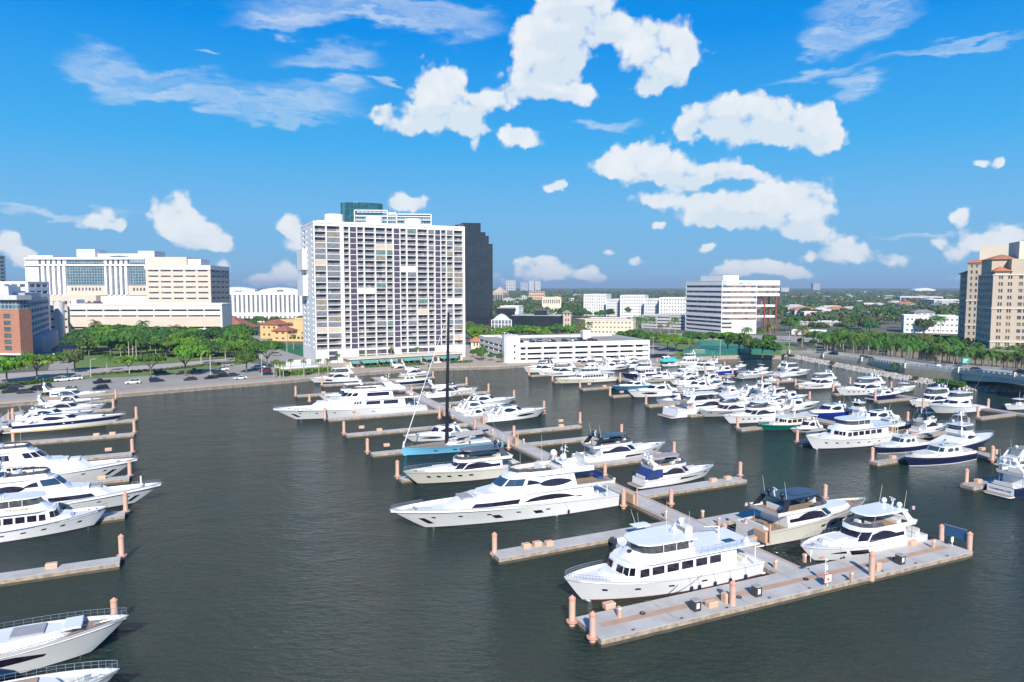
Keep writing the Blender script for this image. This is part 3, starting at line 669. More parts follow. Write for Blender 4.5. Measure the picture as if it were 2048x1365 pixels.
def coupe(bow, stern, label, det=1, hm=gel, stripe=None, roof=gel, hwin='band', wide=0.25, arch=True, glassm=None, cover=None, openc=False, dome=True, grp='sport cruisers moored at the docks', fr=0.10, low=1.0, name='sport_cruiser'):
    bt = Boat(bow, stern, fr, label, 'cruiser', grp, name, det=det); L = bt.L; B = max(L * wide, 3.0); g_ = glassm or glass
    f1 = fr * L + 0.15; f0 = f1 * 0.72; bt.hull(B, f0, f1, hm, deckw, rake=0.16, tr=L * 0.03, sp=1.2)
    bt.platform(L * 0.07)
    if stripe: bt.band('hull_stripe', 0.56, 0.90, stripe)
    if hwin == 'band': bt.hwin([(0.26, 0.60, *lens(0.45, 0.78, 0.6, 0.6))])
    elif hwin == 'ports': bt.hwin([(0.22 + 0.12 * i, 0.27 + 0.12 * i, 0.5, 0.66) for i in range(4)])
    z0 = f0 - 0.1; h1 = (1.35 + L * 0.012) * low
    tr = bt.tier('cabin_trunk', gel, L * 0.42, L * 0.86, z0, f1 + 0.22, B * 0.37, B * 0.24, L * 0.26, L * 0.22, dxf=L * 0.07, e=0.75, tp=0.88)
    bt.win(tr, [(-0.12, 0.12, 0.55, 0.8)], g_, 'hatch')
    t1 = bt.tier('deckhouse', gel, L * 0.24, L * 0.66, z0, z0 + h1 + 0.45, B * 0.40, B * 0.31, L * 0.18, L * 0.09, dxf=L * 0.15, dxa=0.3, e=0.6)
    bt.win(t1, [(0.31, 0.92, *lens(0.34, 0.86, 0.45, 0.62))], g_)
    bt.win(t1, [(-0.28, 0.28, 0.50, 0.94)], g_, 'windshield')
    zt = z0 + h1 + 0.45
    b = MB(); rf = Tier(L * 0.18, L * 0.51, zt, zt + 0.12, B * 0.33, B * 0.30, L * 0.1, L * 0.09); tier_mesh(rf, b); ro = bt.part('hardtop', b, roof, True)
    bt.box('sunroof', g_, L * 0.30, L * 0.43, -B * 0.18, B * 0.18, zt + 0.125, zt + 0.15, parent=ro)
    if arch: bt.arch(L * 0.10, f0 * 0.95, L * 0.20, zt - 0.02, B * 0.42, B * 0.31, gel, chord=L * 0.05)
    if dome: bt.dome(L * 0.22, 0, zt + 0.5, 0.22 + L * 0.004)
    bt.radar(L * 0.26, B * 0.12, zt + 0.1, 0.8); bt.ant(L * 0.22, B * 0.24, zt, 2.0, -0.5)
    bt.sofa(L * 0.16, 0, z0, B * 0.55, 0.8); bt.sunpad(L * 0.06, z0 + 0.45, L * 0.09, B * 0.6, cover or cush)
    bt.box('engine_hatch', gel, L * 0.02, L * 0.11, -B * 0.34, B * 0.34, z0 - 0.02, z0 + 0.44)
    if det > 0: bt.rails(0.02, 0.55, 0.55)
    return bt

def sportfish(bow, stern, label, det=1, hm=gel, tower=False, cover=None, transom=None, glassm=None, grp='sportfishing boats moored at the docks', rigs=True, fr=0.125):
    bt = Boat(bow, stern, fr, label, 'fishing boat', grp, 'sportfishing_boat', det=det); L = bt.L; B = L * 0.29; g_ = glassm or glass
    f1 = fr * L; f0 = f1 * 0.42; bt.hull(B, f0, f1, hm, deckw, rake=0.17, tr=-L * 0.005, sp=1.15, bulw=0.05, full=2.8)
    if hm is not gel: bt.band('sheer_stripe', 0.93, 0.995, gel)
    z0 = f0 - 0.05
    if transom:
        b = MB(); b.box(-0.04, 0.02, -B * 0.43, B * 0.43, 0.12, f0 - 0.04); bt.part('transom', b, transom)
    hz = 1.35 + L * 0.035
    t1 = bt.tier('deckhouse', gel, L * 0.33, L * 0.72, z0, z0 + hz + 0.5, B * 0.42, B * 0.34, L * 0.22, L * 0.12, dxf=L * 0.15, e=0.6, dxa=0.2)
    bt.win(t1, [(0.25, 0.85, *lens(0.55, 0.86, 0.5, 0.6))], g_); bt.win(t1, [(-0.2, 0.2, 0.6, 0.88)], g_, 'windshield')
    zf = z0 + hz + 0.5
    t2 = bt.tier('flybridge', gel, L * 0.30, L * 0.56, zf - 0.05, zf + 0.75, B * 0.36, B * 0.34, L * 0.14, L * 0.12, dxf=L * 0.02, e=0.6)
    b = MB(); sc = Tier(L * 0.32, L * 0.55, zf + 0.75, zf + 1.75, B * 0.34, B * 0.30, L * 0.12, L * 0.1, dxf=L * 0.02); patch(sc, -0.85, 0.85, 0, 1, 0, 14, b); bt.part('bridge_enclosure', b, clear)
    ht = bt.tier('hardtop', gel, L * 0.29, L * 0.55, zf + 1.8, zf + 1.92, B * 0.34, B * 0.33, L * 0.1, L * 0.1)
    bt.struts('hardtop_strut', chrome, [((x * L, sg * B * 0.33, zf + 0.3), (x * L, sg * B * 0.31, zf + 1.8)) for x in (0.31, 0.43) for sg in (-1, 1)], 0.04)
    bt.dome(L * 0.34, B * 0.16, zf + 2.5, 0.3); bt.dome(L * 0.34, -B * 0.16, zf + 2.5, 0.3); bt.radar(L * 0.42, 0, zf + 1.92, 1.2)
    if tower:
        zt = zf + 1.92 + L * 0.16; segs = []
        for sg in (-1, 1):
            for x0, x1 in ((0.27, 0.355), (0.50, 0.415)):
                segs.append(((x0 * L, sg * B * 0.36, zf - 0.1), (x1 * L, sg * B * 0.10, zt)))
        for k in range(1, 7):
            u = k / 7; zz = zf - 0.1 + (zt - zf + 0.1) * u; ww = B * (0.36 - 0.26 * u); xa = (0.27 + 0.085 * u) * L; xf = (0.50 - 0.085 * u) * L
            segs += [((xa, -ww, zz), (xa, ww, zz))] if k % 2 == 0 else []
            for sg in (-1, 1): segs += [((xa, sg * ww, zz), (xf, sg * ww, zz))]
        bt.struts('tower_frame', chrome, segs, 0.045)
        b = MB(); b.box(L * 0.345, L * 0.43, -B * 0.14, B * 0.14, zt - 1.2, zt - 1.12); b.box(L * 0.34, L * 0.44, -B * 0.17, B * 0.17, zt, zt + 0.07); b.box(L * 0.40, L * 0.42, -B * 0.08, B * 0.08, zt - 1.1, zt - 0.5); bt.part('tower_station', b, gel)
    if rigs:
        for sg in (-1, 1): 
            b = MB(); b.tube((L * 0.44, sg * B * 0.42, zf), (L * 0.30, sg * B * 0.95, zf + L * 0.42), 0.045, 0.02, 5); bt.part('outrigger', b, chrome)
    bt.sofa(L * 0.29, 0, z0, B * 0.4, 0.7); b = MB(); b.box(-0.3, 0.3, -0.3, 0.3, 0, 0.5); b.tube((0, 0, 0.5), (0, 0, 0.9), 0.06); b.box(-0.25, 0.3, -0.25, 0.25, 0.9, 1.0); b.box(-0.3, -0.22, -0.25, 0.25, 1.0, 1.5); b.build('fighting_chair', teak, bt.root, False, (L * 0.16, 0, z0))
    if cover:
        b = MB(); nn = 8
        q = [(L * (0.01 + 0.31 * i / nn), sg * B * (0.44), f0 + 0.15 + (hz * 0.75) * (i / nn) ** 0.9) for i in range(nn + 1) for sg in (-1, 1)]
        q += [(L * (0.01 + 0.31 * i / nn), sg * B * 0.46, f0 - 0.02) for i in range(nn + 1) for sg in (-1, 1)]
        o_ = 2 * (nn + 1)
        b.add(q, [(2 * i, 2 * i + 1, 2 * i + 3, 2 * i + 2)[::-1] for i in range(nn)] + [(2 * i, 2 * i + 2, o_ + 2 * i + 2, o_ + 2 * i) for i in range(nn)] + [(2 * i + 1, o_ + 2 * i + 1, o_ + 2 * i + 3, 2 * i + 3) for i in range(nn)] + [(0, 1, o_ + 1, o_)])
        bt.part('cockpit_cover', b, cover)
    if det > 0: bt.rails(0.02, 0.3, 0.45)
    return bt

def classic(bow, stern, label, det=1, hm=gel, sup=gel, stripe=None, nwin=6, fly=True, hard=True, deckm=deckw, wide=0.27, fr=0.12, ports=5, grp='classic motor yachts moored at the docks', cat='yacht', name='trawler_yacht', cover=None, bootm=boot, low=1.0, boatdeck=True, s=0.0):
    bt = Boat(bow, stern, fr, label, cat, grp, name, det=det); L = bt.L; B = max(L * wide, 3.2)
    f1 = fr * L; f0 = f1 * 0.55; bt.hull(B, f0, f1, hm, deckm, rake=0.10, sp=2.1, bulw=0.35 if L > 14 else 0.15, full=2.6, bootm=bootm)
    if stripe: bt.band('hull_stripe', 0.84, 0.93, stripe)
    if hm is not gel and hm is not cream: bt.band('sheer_stripe', 0.95, 1.0, gel)
    bt.platform(L * 0.045, z=0.3)
    if ports: bt.hwin([(0.18 + 0.66 * i / ports, 0.18 + 0.66 * i / ports + 0.028, 0.50, 0.60) for i in range(ports)], name='porthole')
    z0 = f0 - bt.bl; h1 = (2.1 + f0 * 0.15) * low
    tr = bt.tier('cabin_trunk', sup, L * 0.5, L * (0.80 + s * 0.25), z0, f1 * 0.92, B * 0.33, B * 0.28, L * 0.1, L * 0.08, dxf=L * 0.03)
    t1 = bt.tier('deckhouse', sup, L * 0.15, L * (0.66 + s), z0, z0 + h1 + 0.25, B * 0.385, B * 0.37, L * 0.10, L * 0.07, dxf=L * 0.03, e=0.5)
    bt.row(t1, 0.34, 0.90, nwin, 0.45, 0.80, 0.2)
    w = 0.56 / 6
    for i in range(6): bt.win(t1, [(-0.28 + i * w + w * 0.08, -0.28 + (i + 1) * w - w * 0.08, 0.56, 0.90)], name='windshield')
    zf = z0 + h1 + 0.25
    rf = bt.tier('boat_deck', sup, L * 0.03, L * (0.62 + s), zf, zf + 0.14, B * 0.45, B * 0.45, L * 0.12, L * 0.12)
    bt.struts('deck_post', sup, [((L * 0.05, sg * B * 0.42, z0), (L * 0.05, sg * B * 0.42, zf)) for sg in (-1, 1)], 0.07)
    if fly:
        t2 = bt.tier('flybridge', sup, L * (0.28 + s), L * (0.60 + s), zf + 0.1, zf + 0.95, B * 0.37, B * 0.36, L * 0.12, L * 0.09, dxf=L * 0.05)
        b = MB(); sc = Tier(L * (0.30 + s), L * (0.55 + s), zf + 0.95, zf + 1.9, B * 0.36, B * 0.34, L * 0.10, L * 0.08, dxf=L * 0.015); patch(sc, -0.95, 0.95, 0, 1, 0, 14, b); bt.part('bridge_enclosure', b, clear)
        if hard:
            bt.tier('hardtop', sup, L * (0.27 + s), L * (0.565 + s), zf + 1.92, zf + 2.06, B * 0.38, B * 0.37, L * 0.1, L * 0.1)
            bt.struts('enclosure_post', sup, [((L * (0.31 + s + 0.07 * k), sg * B * 0.36, zf + 0.9), (L * (0.31 + s + 0.07 * k), sg * B * 0.355, zf + 1.95)) for k in range(3) for sg in (-1, 1)], 0.05)
            zt = zf + 2.06
        else: zt = zf + 1.0
        bt.arch(L * (0.26 + s), zf + 0.8 if hard else zf, L * (0.25 + s), zt + 0.7, B * 0.22, B * 0.14, sup, chord=L * 0.05)
        bt.dome(L * (0.28 + s), 0, zt + 1.35, 0.36); bt.radar(L * (0.33 + s), 0, zt + 0.0, 1.4); bt.ant(L * (0.3 + s), B * 0.3, zt, 3.2); bt.ant(L * (0.3 + s), -B * 0.3, zt, 3.2)
    else:
        bt.struts('mast', sup, [((L * 0.35, 0, zf), (L * 0.33, 0, zf + 2.2))], 0.09); bt.radar(L * 0.36, 0, zf + 0.8, 1.0); bt.ant(L * 0.4, B * 0.2, zf, 2.5)
    if boatdeck and L > 14:
        b = MB(); nn = 8
        for sg in (-1, 1):
            pts = [(L * (0.04 + (0.22 + s) * i / nn), sg * B * 0.43, zf + 0.14) for i in range(nn + 1)]
            for p in pts: b.tube(p, (p[0], p[1], p[2] + 0.8), 0.02, 0.02, 4, False)
            for hh in (0.4, 0.8): b.path([(p[0], p[1], p[2] + hh) for p in pts], 0.02, 4)
        for hh in (0.4, 0.8): b.tube((L * 0.04, -B * 0.43, zf + 0.14 + hh), (L * 0.04, B * 0.43, zf + 0.14 + hh), 0.02)
        bt.part('deck_rail', b, chrome)
    if det > 0: bt.rails(0.02, 0.34, 0.6)
    bt.sofa(L * 0.07, 0, z0, B * 0.5, 0.8)
    return bt

def console_boat(bow, stern, label, det=0, hm=gel, ttop=gel, n=2, grp='open motor boats moored at the docks', name='centre_console_boat'):
    bt = Boat(bow, stern, 0.12, label, 'motor boat', grp, name, det=det); L = bt.L; B = max(L * 0.28, 2.2)
    f1 = 0.12 * L + 0.2; f0 = f1 * 0.62; bt.hull(B, f0, f1, hm, deckw, rake=0.14, sp=1.3, bulw=0.3)
    z = f0 - 0.3
    b = MB(); b.box(-0.7, 0.7, -0.5, 0.5, 0, 1.25, 0.12); o = b.build('console', gel, bt.root, False, (L * 0.48, 0, z))
    b = MB(); b.box(-0.12, -0.08, -0.4, 0.4, 0, 0.5); b.build('windscreen', clear, bt.root, False, (L * 0.48 + 0.5, 0, z + 1.25))
    bt.sofa(L * 0.33, 0, z, 1.2, 0.7); bt.sunpad(L * 0.70, z + 0.1, L * 0.16, B * 0.5)
    bt.tier('t_top', ttop, L * 0.32, L * 0.62, z + 2.15, z + 2.23, B * 0.38, B * 0.37, L * 0.05, L * 0.05)
    bt.struts('t_top_frame', chrome, [((L * x, sg * 0.6, z), (L * x, sg * B * 0.3, z + 2.15)) for x in (0.42, 0.55) for sg in (-1, 1)], 0.035)
    bt.ant(L * 0.4, 0.4, z + 2.2, 2.2, -0.6, 0.4); bt.ant(L * 0.4, -0.4, z + 2.2, 2.2, -0.6, -0.4)
    bt.outboards(n, z=0.45)
    return bt

def downeast(bow, stern, label, hm=navy, sup=cream, det=1, grp='picnic boats moored at the docks', winm=None):
    bt = Boat(bow, stern, 0.105, label, 'motor boat', grp, 'picnic_boat', det=det); L = bt.L; B = L * 0.29
    f1 = 0.105 * L; f0 = f1 * 0.68; bt.hull(B, f0, f1, hm, sup, rake=0.09, sp=1.8, bootm=gel, tw=0.86)
    z0 = f0 - 0.1; g_ = winm or glassb
    tr = bt.tier('cabin_trunk', sup, L * 0.45, L * 0.86, z0, f1 + 0.22, B * 0.36, B * 0.29, L * 0.2, L * 0.18, dxf=L * 0.04)
    for i in range(5): bt.hwin([], name='porthole')
    bt.win(tr, [(0.42 + 0.1 * i, 0.455 + 0.1 * i, 0.45, 0.65) for i in range(4)], glassb, 'porthole')
    t1 = bt.tier('deckhouse', sup, L * 0.22, L * 0.62, z0, z0 + 2.05, B * 0.40, B * 0.33, L * 0.1, L * 0.06, dxf=L * 0.10, dxa=L * 0.03, e=0.5)
    bt.win(t1, [(0.42, 0.66, *lens(0.50, 0.86, 0.35)), (0.70, 0.88, *lens(0.5, 0.86, 0.35))], g_)
    for a, b_ in ((-0.26, -0.10), (-0.08, 0.08), (0.10, 0.26)): bt.win(t1, [(a, b_, 0.58, 0.93)], g_, 'windshield')
    rf = bt.tier('roof', sup, L * 0.20, L * 0.54, z0 + 2.05, z0 + 2.15, B * 0.36, B * 0.34, L * 0.08, L * 0.08)
    bt.box('hatch', glassb, L * 0.30, L * 0.36, -B * 0.12, B * 0.02, z0 + 2.16, z0 + 2.2, parent=rf.o); bt.box('hatch', glassb, L * 0.41, L * 0.47, -B * 0.02, B * 0.12, z0 + 2.16, z0 + 2.2, parent=rf.o)
    bt.struts('mast', gel, [((L * 0.36, 0, z0 + 2.15), (L * 0.30, 0, z0 + 3.3)), ((L * 0.33, -0.5, z0 + 2.7), (L * 0.33, 0.5, z0 + 2.7))], 0.05); bt.radar(L * 0.40, 0, z0 + 2.15, 0.8)
    # raised aft coaming
    co = bt.tier('aft_coaming', sup, L * 0.015, L * 0.26, z0, z0 + 0.55, B * 0.42, B * 0.39, 0.4, 0.4, top=False); bt.sofa(L * 0.06, 0, z0, B * 0.6, 0.7); bt.sofa(L * 0.17, B * 0.15, z0, 0.8, 0.7)
    if det > 0: bt.rails(0.02, 0.5, 0.45)
    return bt

def superyacht(bow, stern, label, fr=0.095, fa=0.055, style='tri', det=1, name='motor_yacht', wide=0.20, grp='large motor yachts moored at the docks', ports=6, textn=None, sup=gel, hullwins=None):
    bt = Boat(bow, stern, fr, label, 'yacht', grp, name, det=det); L = bt.L; B = L * wide
    f1 = fr * L; f0 = fa * L; bt.hull(B, f0, f1, gel, deckw, rake=0.15, tr=L * 0.02, sp=1.1, bulw=0.5, full=2.2, wl=0.86)
    bt.platform(L * 0.035, z=0.5)
    z0 = f0 - 0.3; h = 2.35 if style == 'sun' else 2.75
    if hullwins: bt.hwin(hullwins)
    if ports: bt.hwin([(0.16 + 0.62 * i / ports, 0.16 + 0.62 * i / ports + 0.018, 0.52, 0.60) for i in range(ports)], name='porthole')
    m1 = bt.tier('main_deckhouse', sup, L * 0.16, L * 0.80, z0, z0 + h, B * 0.43, B * 0.40, L * 0.26, L * 0.22, dxf=L * 0.07, e=0.7, rise=(f1 - f0) * 0.55, dxa=0.3)
    if style == 'sun':
        bt.win(m1, [(0.46, 0.90, (lambda t: 0.34 + 0.1 * t), (lambda t: 0.36 + 0.40 * math.sin(math.pi * min(t * 1.15, 1)) ** 0.5)), (0.20, 0.42, (lambda t: 0.30), (lambda t: 0.62 + 0.05 * t))], glass)
    else:
        if style == 'long': bt.row(m1, 0.74, 0.92, 1, 0.48, 0.88, 0.05); bt.row(m1, 0.54, 0.71, 1, 0.50, 0.88, 0.05); bt.row(m1, 0.40, 0.49, 3, 0.6, 0.88, 0.3)
        else: bt.row(m1, 0.62, 0.92, 6, 0.50, 0.88, 0.15); bt.row(m1, 0.36, 0.58, 5, 0.56, 0.90, 0.25)
    z1 = z0 + h
    ov = bt.tier('upper_deck', sup, L * 0.07, L * 0.66, z1, z1 + 0.45, B * 0.44, B * 0.45, L * 0.24, L * 0.26, e=0.7)
    b = MB(); s_ = Tier(L * 0.075, L * 0.3, z1 + 0.455, z1 + 0.47, B * 0.42, B * 0.42, 1, 1); tier_mesh(s_, b); bt.part('deck_planking', b, teak, parent=ov.o)
    bt.struts('deck_post', sup, [((L * 0.10, sg * B * 0.40, z0), (L * 0.10, sg * B * 0.40, z1)) for sg in (-1, 1)], 0.09)
    m2 = bt.tier('upper_deckhouse', sup, L * 0.24, L * 0.60, z1 + 0.4, z1 + 2.45, B * 0.38, B * 0.32, L * 0.16, L * 0.10, dxf=L * 0.07, e=0.62, dxa=0.4)
    if style == 'sun': bt.win(m2, [(0.47, 0.95, *lens(0.12, 0.66, 0.7, 0.45)), (0.33, 0.50, *sliver(0.42, 0.78, False))], glass); bt.win(m2, [(-0.30, 0.30, 0.40, 0.88)], glassb, 'windshield')
    else:
        bt.win(m2, [(0.44, 0.92, (lambda t: 0.30), (lambda t: 0.78))], glass)
        w = 0.6 / 7
        for i in range(7): bt.win(m2, [(-0.30 + i * w + 0.006, -0.30 + (i + 1) * w - 0.006, 0.40, 0.84)], name='windshield')
    z2 = z1 + 2.45
    o3 = bt.tier('flybridge', sup, L * 0.16, L * 0.52, z2, z2 + 0.75, B * 0.38, B * 0.36, L * 0.16, L * 0.12, dxf=L * 0.02, e=0.65, top=False)
    b = MB(); s_ = Tier(L * 0.17, L * 0.50, z2 + 0.04, z2 + 0.08, B * 0.36, B * 0.36, L * 0.15, L * 0.15); tier_mesh(s_, b); bt.part('deck_planking', b, teak if style == 'sun' else deckw, parent=o3.o)
    bt.sofa(L * 0.30, 0, z2 + 0.08, B * 0.5, 1.0); bt.sofa(L * 0.42, 0.8, z2 + 0.08, 1.2, 0.8, rot=math.pi); bt.sunpad(L * 0.20, z2 + 0.1, 2.2, B * 0.4)
    b = MB(); b.box(0, 0.8, -1.4, 1.4, 0, 1.05, 0.1); b.build('bar_counter', gel, bt.root, False, (L * 0.36, 0, z2 + 0.08))
    b = MB(); sc = Tier(L * 0.34, L * 0.51, z2 + 0.75, z2 + 1.15, B * 0.35, B * 0.32, L * 0.12, L * 0.12, dxf=0.3); patch(sc, -0.8, 0.8, 0, 1, 0, 12, b); bt.part('windscreen', b, clear)
    za = z2 + (1.3 if style == 'sun' else 1.8)
    bt.arch(L * 0.20, z2 + 0.2, L * 0.24, za, B * 0.37, B * 0.16, sup, chord=L * 0.08, th=0.3)
    bt.box('mast_base', sup, L * 0.24, L * 0.30, -B * 0.17, B * 0.17, za, za + 0.25, 0.05)
    bt.struts('mast', sup, [((L * 0.26, 0, za), (L * 0.25, 0, za + 2.6)), ((L * 0.25, -0.8, za + 1.6), (L * 0.25, 0.8, za + 1.6)), ((L * 0.25, -0.5, za + 2.2), (L * 0.25, 0.5, za + 2.2))], 0.07)
    bt.dome(L * 0.285, B * 0.20, za + 1.0, 0.55); bt.dome(L * 0.285, -B * 0.20, za + 1.0, 0.55); bt.radar(L * 0.30, 0, za + 0.3, 1.9); bt.radar(L * 0.27, 0, za + 1.7, 1.1)
    bt.ant(L * 0.3, B * 0.3, z2 + 0.8, 4.5); bt.ant(L * 0.33, -B * 0.3, z2 + 0.8, 4.5); bt.ant(L * 0.46, 0, z1 + 2.5, 3.2)
    # foredeck: settee, sunpad, breakwater, windlasses
    zd = f1 * 0.93 - 0.5 + (0.2)
    bt.sunpad(L * 0.70, m1.pt(0, 1).z + 0.02, L * 0.05, B * 0.34, greycush if style == 'sun' else cush)
    b = MB(); b.box(-1.0, 1.0, -B * 0.2, B * 0.2, 0, 0.35, 0.05); b.build('foredeck_settee', cush, bt.root, False, (L * 0.64, 0, m1.pt(0, 1).z + 0.02))
    for sg in (-1, 1):
        b = MB(); b.lathe((0, 0, 0), [(0.25, 0), (0.22, 0.3), (0.3, 0.4)], 8); b.box(0.2, 1.5, -0.05, 0.05, 0.1, 0.2); b.build('anchor_windlass', chrome, bt.root, True, (L * 0.90, sg * 0.5, f1 * 0.93 - 0.5 + 0.05))
    b = MB(); p = bt.H.pt(-0.10, 0.42); 
    for sg in (-1, 1):
        b = MB(); patch(bt.H, *((-0.12, -0.085) if sg < 0 else (0.085, 0.12)), 0.25, 0.55, 0.03, 2, b); bt.part('anchor_pocket', b, black)
    bt.sofa(L * 0.13, 0, z0, B * 0.45, 1.0); bt.table(L * 0.165, 0, z0, B * 0.3, 1.1); bt.sofa(L * 0.11, 0, z1 + 0.46, B * 0.5, 1.0, bluecv if style == 'sun' else cush); bt.table(L * 0.15, 0, z1 + 0.46, B * 0.25, 1.2)
    if det > 0:
        bt.rails(0.02, 0.22, 0.5)
        b = MB(); pts = [(L * 0.08, sg * B * 0.43, z1 + 0.45) for sg in (-1, 1)]
        for sg in (-1, 1):
            ps = [(L * (0.08 + 0.03 * k), sg * B * 0.43, z1 + 0.45) for k in range(7)]
            for q in ps: b.tube(q, (q[0], q[1], q[2] + 0.7), 0.02, 0.02, 4, False)
            b.path([(q[0], q[1], q[2] + 0.7) for q in ps], 0.025, 4)
        b.tube((L * 0.08, -B * 0.43, z1 + 1.15), (L * 0.08, B * 0.43, z1 + 1.15), 0.025); bt.part('deck_rail', b, chrome)
    bt.z = (z0, z1, z2, za)
    return bt

# ------------------------------------------------------------------ left dock, bows pointing right
superyacht((277, 916), (-175, 975), 'long white yacht with five square saloon windows and script name, left dock', fr=0.098, style='tri', ports=5)
b_ = _ = None
def lastboat(): return [o for o in bpy.data.objects if o.parent is None and o.type == 'EMPTY'][-1]
b = superyacht((325, 965), (-150, 1040), 'long white yacht with long dark side window and white post on its bow', fr=0.10, style='sun', ports=4)
bb = MB(); bb.tube((0, 0, 0), (0, 0, 1.9), 0.14, 0.14, 8); bb.build('bow_post', gel, b.root, True, (b.L * 0.90, 0, b.f1 - 0.45))
b = classic((217, 1012), (-150, 1118), 'white long range yacht with blue sheer stripe and gold name on its side', stripe=blue, ports=6, nwin=7, fr=0.13, bootm=boot, s=0.08)
text_mesh('JULIANNE', 0.62, mat('gold_lettering', (0.55, 0.42, 0.26), 0.4), b.root, (b.L * 0.50, -b.B * 0.372, b.f0 - b.bl + 2.15 + b.f0 * .15 + 0.25 + 0.5), (math.pi / 2, 0, 0), 'name_lettering')
b = fly_yacht((258, 1230), (-500, 1434), 'big white sport yacht with teak foredeck seating at the bottom left', hwin=None, fr=0.115, wide=0.24, foredeck=teak, sunpad=True, cover=greycush)
b.hwin([(0.28, 0.85, (lambda t: 0.50 + 0.1 * t), (lambda t: 0.58 + 0.26 * min(t * 4, 1)))]); b.sunpad(b.L * 0.83, b.f1 * 0.98 + 0.14, 1.6, 2.6, gel)
fly_yacht((240, 1337), (-514, 1566), 'cream decked white yacht cut off by the bottom left corner', hwin=None, fr=0.12, foredeck=cream, cover=tan)
b = coupe((252, 829), (22, 863), 'long navy and white sport cruiser with yellow waterline stripe at left dock', stripe=navy, hwin=None, fr=0.105, wide=0.20, low=0.8)
b.band('waterline_stripe', 0.08, 0.20, yellowp)
fly_yacht((216, 784), (72, 800), 'white flybridge yacht with pale blue saloon glass nearest the parking lot', glassm=glassb, hard=False)
coupe((206, 800), (95, 808), 'small silver grey cruiser between two white yachts at left dock', roof=greycush, arch=False)
fly_yacht((212, 810), (62, 826), 'white flybridge yacht with swept purple tinted windows, left dock', hard=False)
coupe((190, 824), (30, 840), 'white open cruiser partly hidden behind the navy striped sport cruiser', hwin='ports', low=0.85)
console_boat((60, 835), (30, 838), 'small open boat with tan cover at the left dock walkway', ttop=tan)
console_boat((30, 858), (-6, 858), 'little open tender with blue cover at the left picture edge', ttop=bluecv, n=1)

# ------------------------------------------------------------------ main pier, bows pointing left
fly_yacht((617, 753), (716, 763), 'white flybridge yacht with square hull window by the hedge', hwin='big', enclosed=True)
fly_yacht((637, 792), (742, 795), 'white flybridge yacht with radar arch, just behind the tri-deck yacht', hard=True)
b = superyacht((545, 817), (850, 821), 'tri-deck white superyacht with oval windows, longest on the main pier', fr=0.085, fa=0.05, style='long', ports=5)
b.hwin([(0.185 + 0.022 * i, 0.197 + 0.022 * i, 0.72, 0.98) for i in range(2)] + [(0.27 + 0.022 * i, 0.282 + 0.022 * i, 0.78, 1.0) for i in range(2)], name='oval_window')
coupe((806, 870), (938, 880), 'white sport cruiser with thin dark stripe behind the light blue sailboat', hwin='band', stripe=None)
b = fly_yacht((806, 942), (1040, 946), 'off-white yacht with dark grey flybridge roof beside the light blue sailboat', top=dgrey, hm=beigehull, hwin='ports', wide=0.23, fr=0.12)
b = superyacht((778, 1015), (1232, 1008), 'sleek white superyacht with sweeping dark side windows in the centre foreground', fr=0.093, fa=0.052, style='sun', ports=5, wide=0.205)
b.hwin([(0.42, 0.455, 0.30, 0.50), (0.60, 0.635, 0.36, 0.56)]); b.fenders([0.75], -1)
text_mesh('Lady Volante', 0.9, mat('silver_lettering', (0.45, 0.46, 0.48), 0.4), b.root, (b.L * 0.135, b.B * 0.452, b.z[1] + 0.2), (math.pi / 2, 0, math.pi), 'name_lettering', sx=0.8)

# front hero: pilothouse motor yacht
b = classic((1128, 1152), (1490, 1137), 'white pilothouse yacht with red bottom stripe moored behind the front T-dock', fr=0.125, s=0.11, nwin=6, ports=4, wide=0.27, bootm=redboot)
L_, B_ = b.L, b.B
b.fenders([0.62, 0.66, 0.74, 0.82, 0.90], -1)
zf = b.f0 - b.bl + 2.1 + b.f0 * .15 + 0.25
b.flag(L_ * 0.03, 0, zf + 0.15, 1.9)
bb = MB(); bb.lathe((0, 0, 0), [(0.1, 0), (0.1, 0.25), (0.28, 0.3), (0.3, 0.7), (0.1, 0.75)], 10); bb.build('search_light', black, b.root, True, (L_ * 0.67, 0, zf + 0.2))
bb = MB(); bb.lathe((0, 0, 0), [(0.55, 0), (0.6, 0.2), (0.2, 0.6), (0.02, 0.75)], 10); bb.build('liferaft_canister', gel, b.root, True, (L_ * 0.08, B_ * 0.33, zf + 0.14))
bb = MB(); bb.tube((0, 0, 0), (0, 0, 1.1), 0.13, 0.1, 8); bb.tube((0, 0, 1.0), (2.6, 0.2, 1.4), 0.09, 0.06, 6); bb.build('davit', gel, b.root, True, (L_ * 0.12, -B_ * 0.2, zf + 0.14))
bb = MB(); bb.box(-0.8, 0.8, -0.5, 0.5, 0, 0.02); bb.build('hatch', glassb, b.root, False, (L_ * 0.14, B_ * 0.12, zf + 0.15))
b = console_boat((1335, 1062), (1232, 1098), 'white open tender with blue outboards behind the front pilothouse yacht', det=1, n=2)

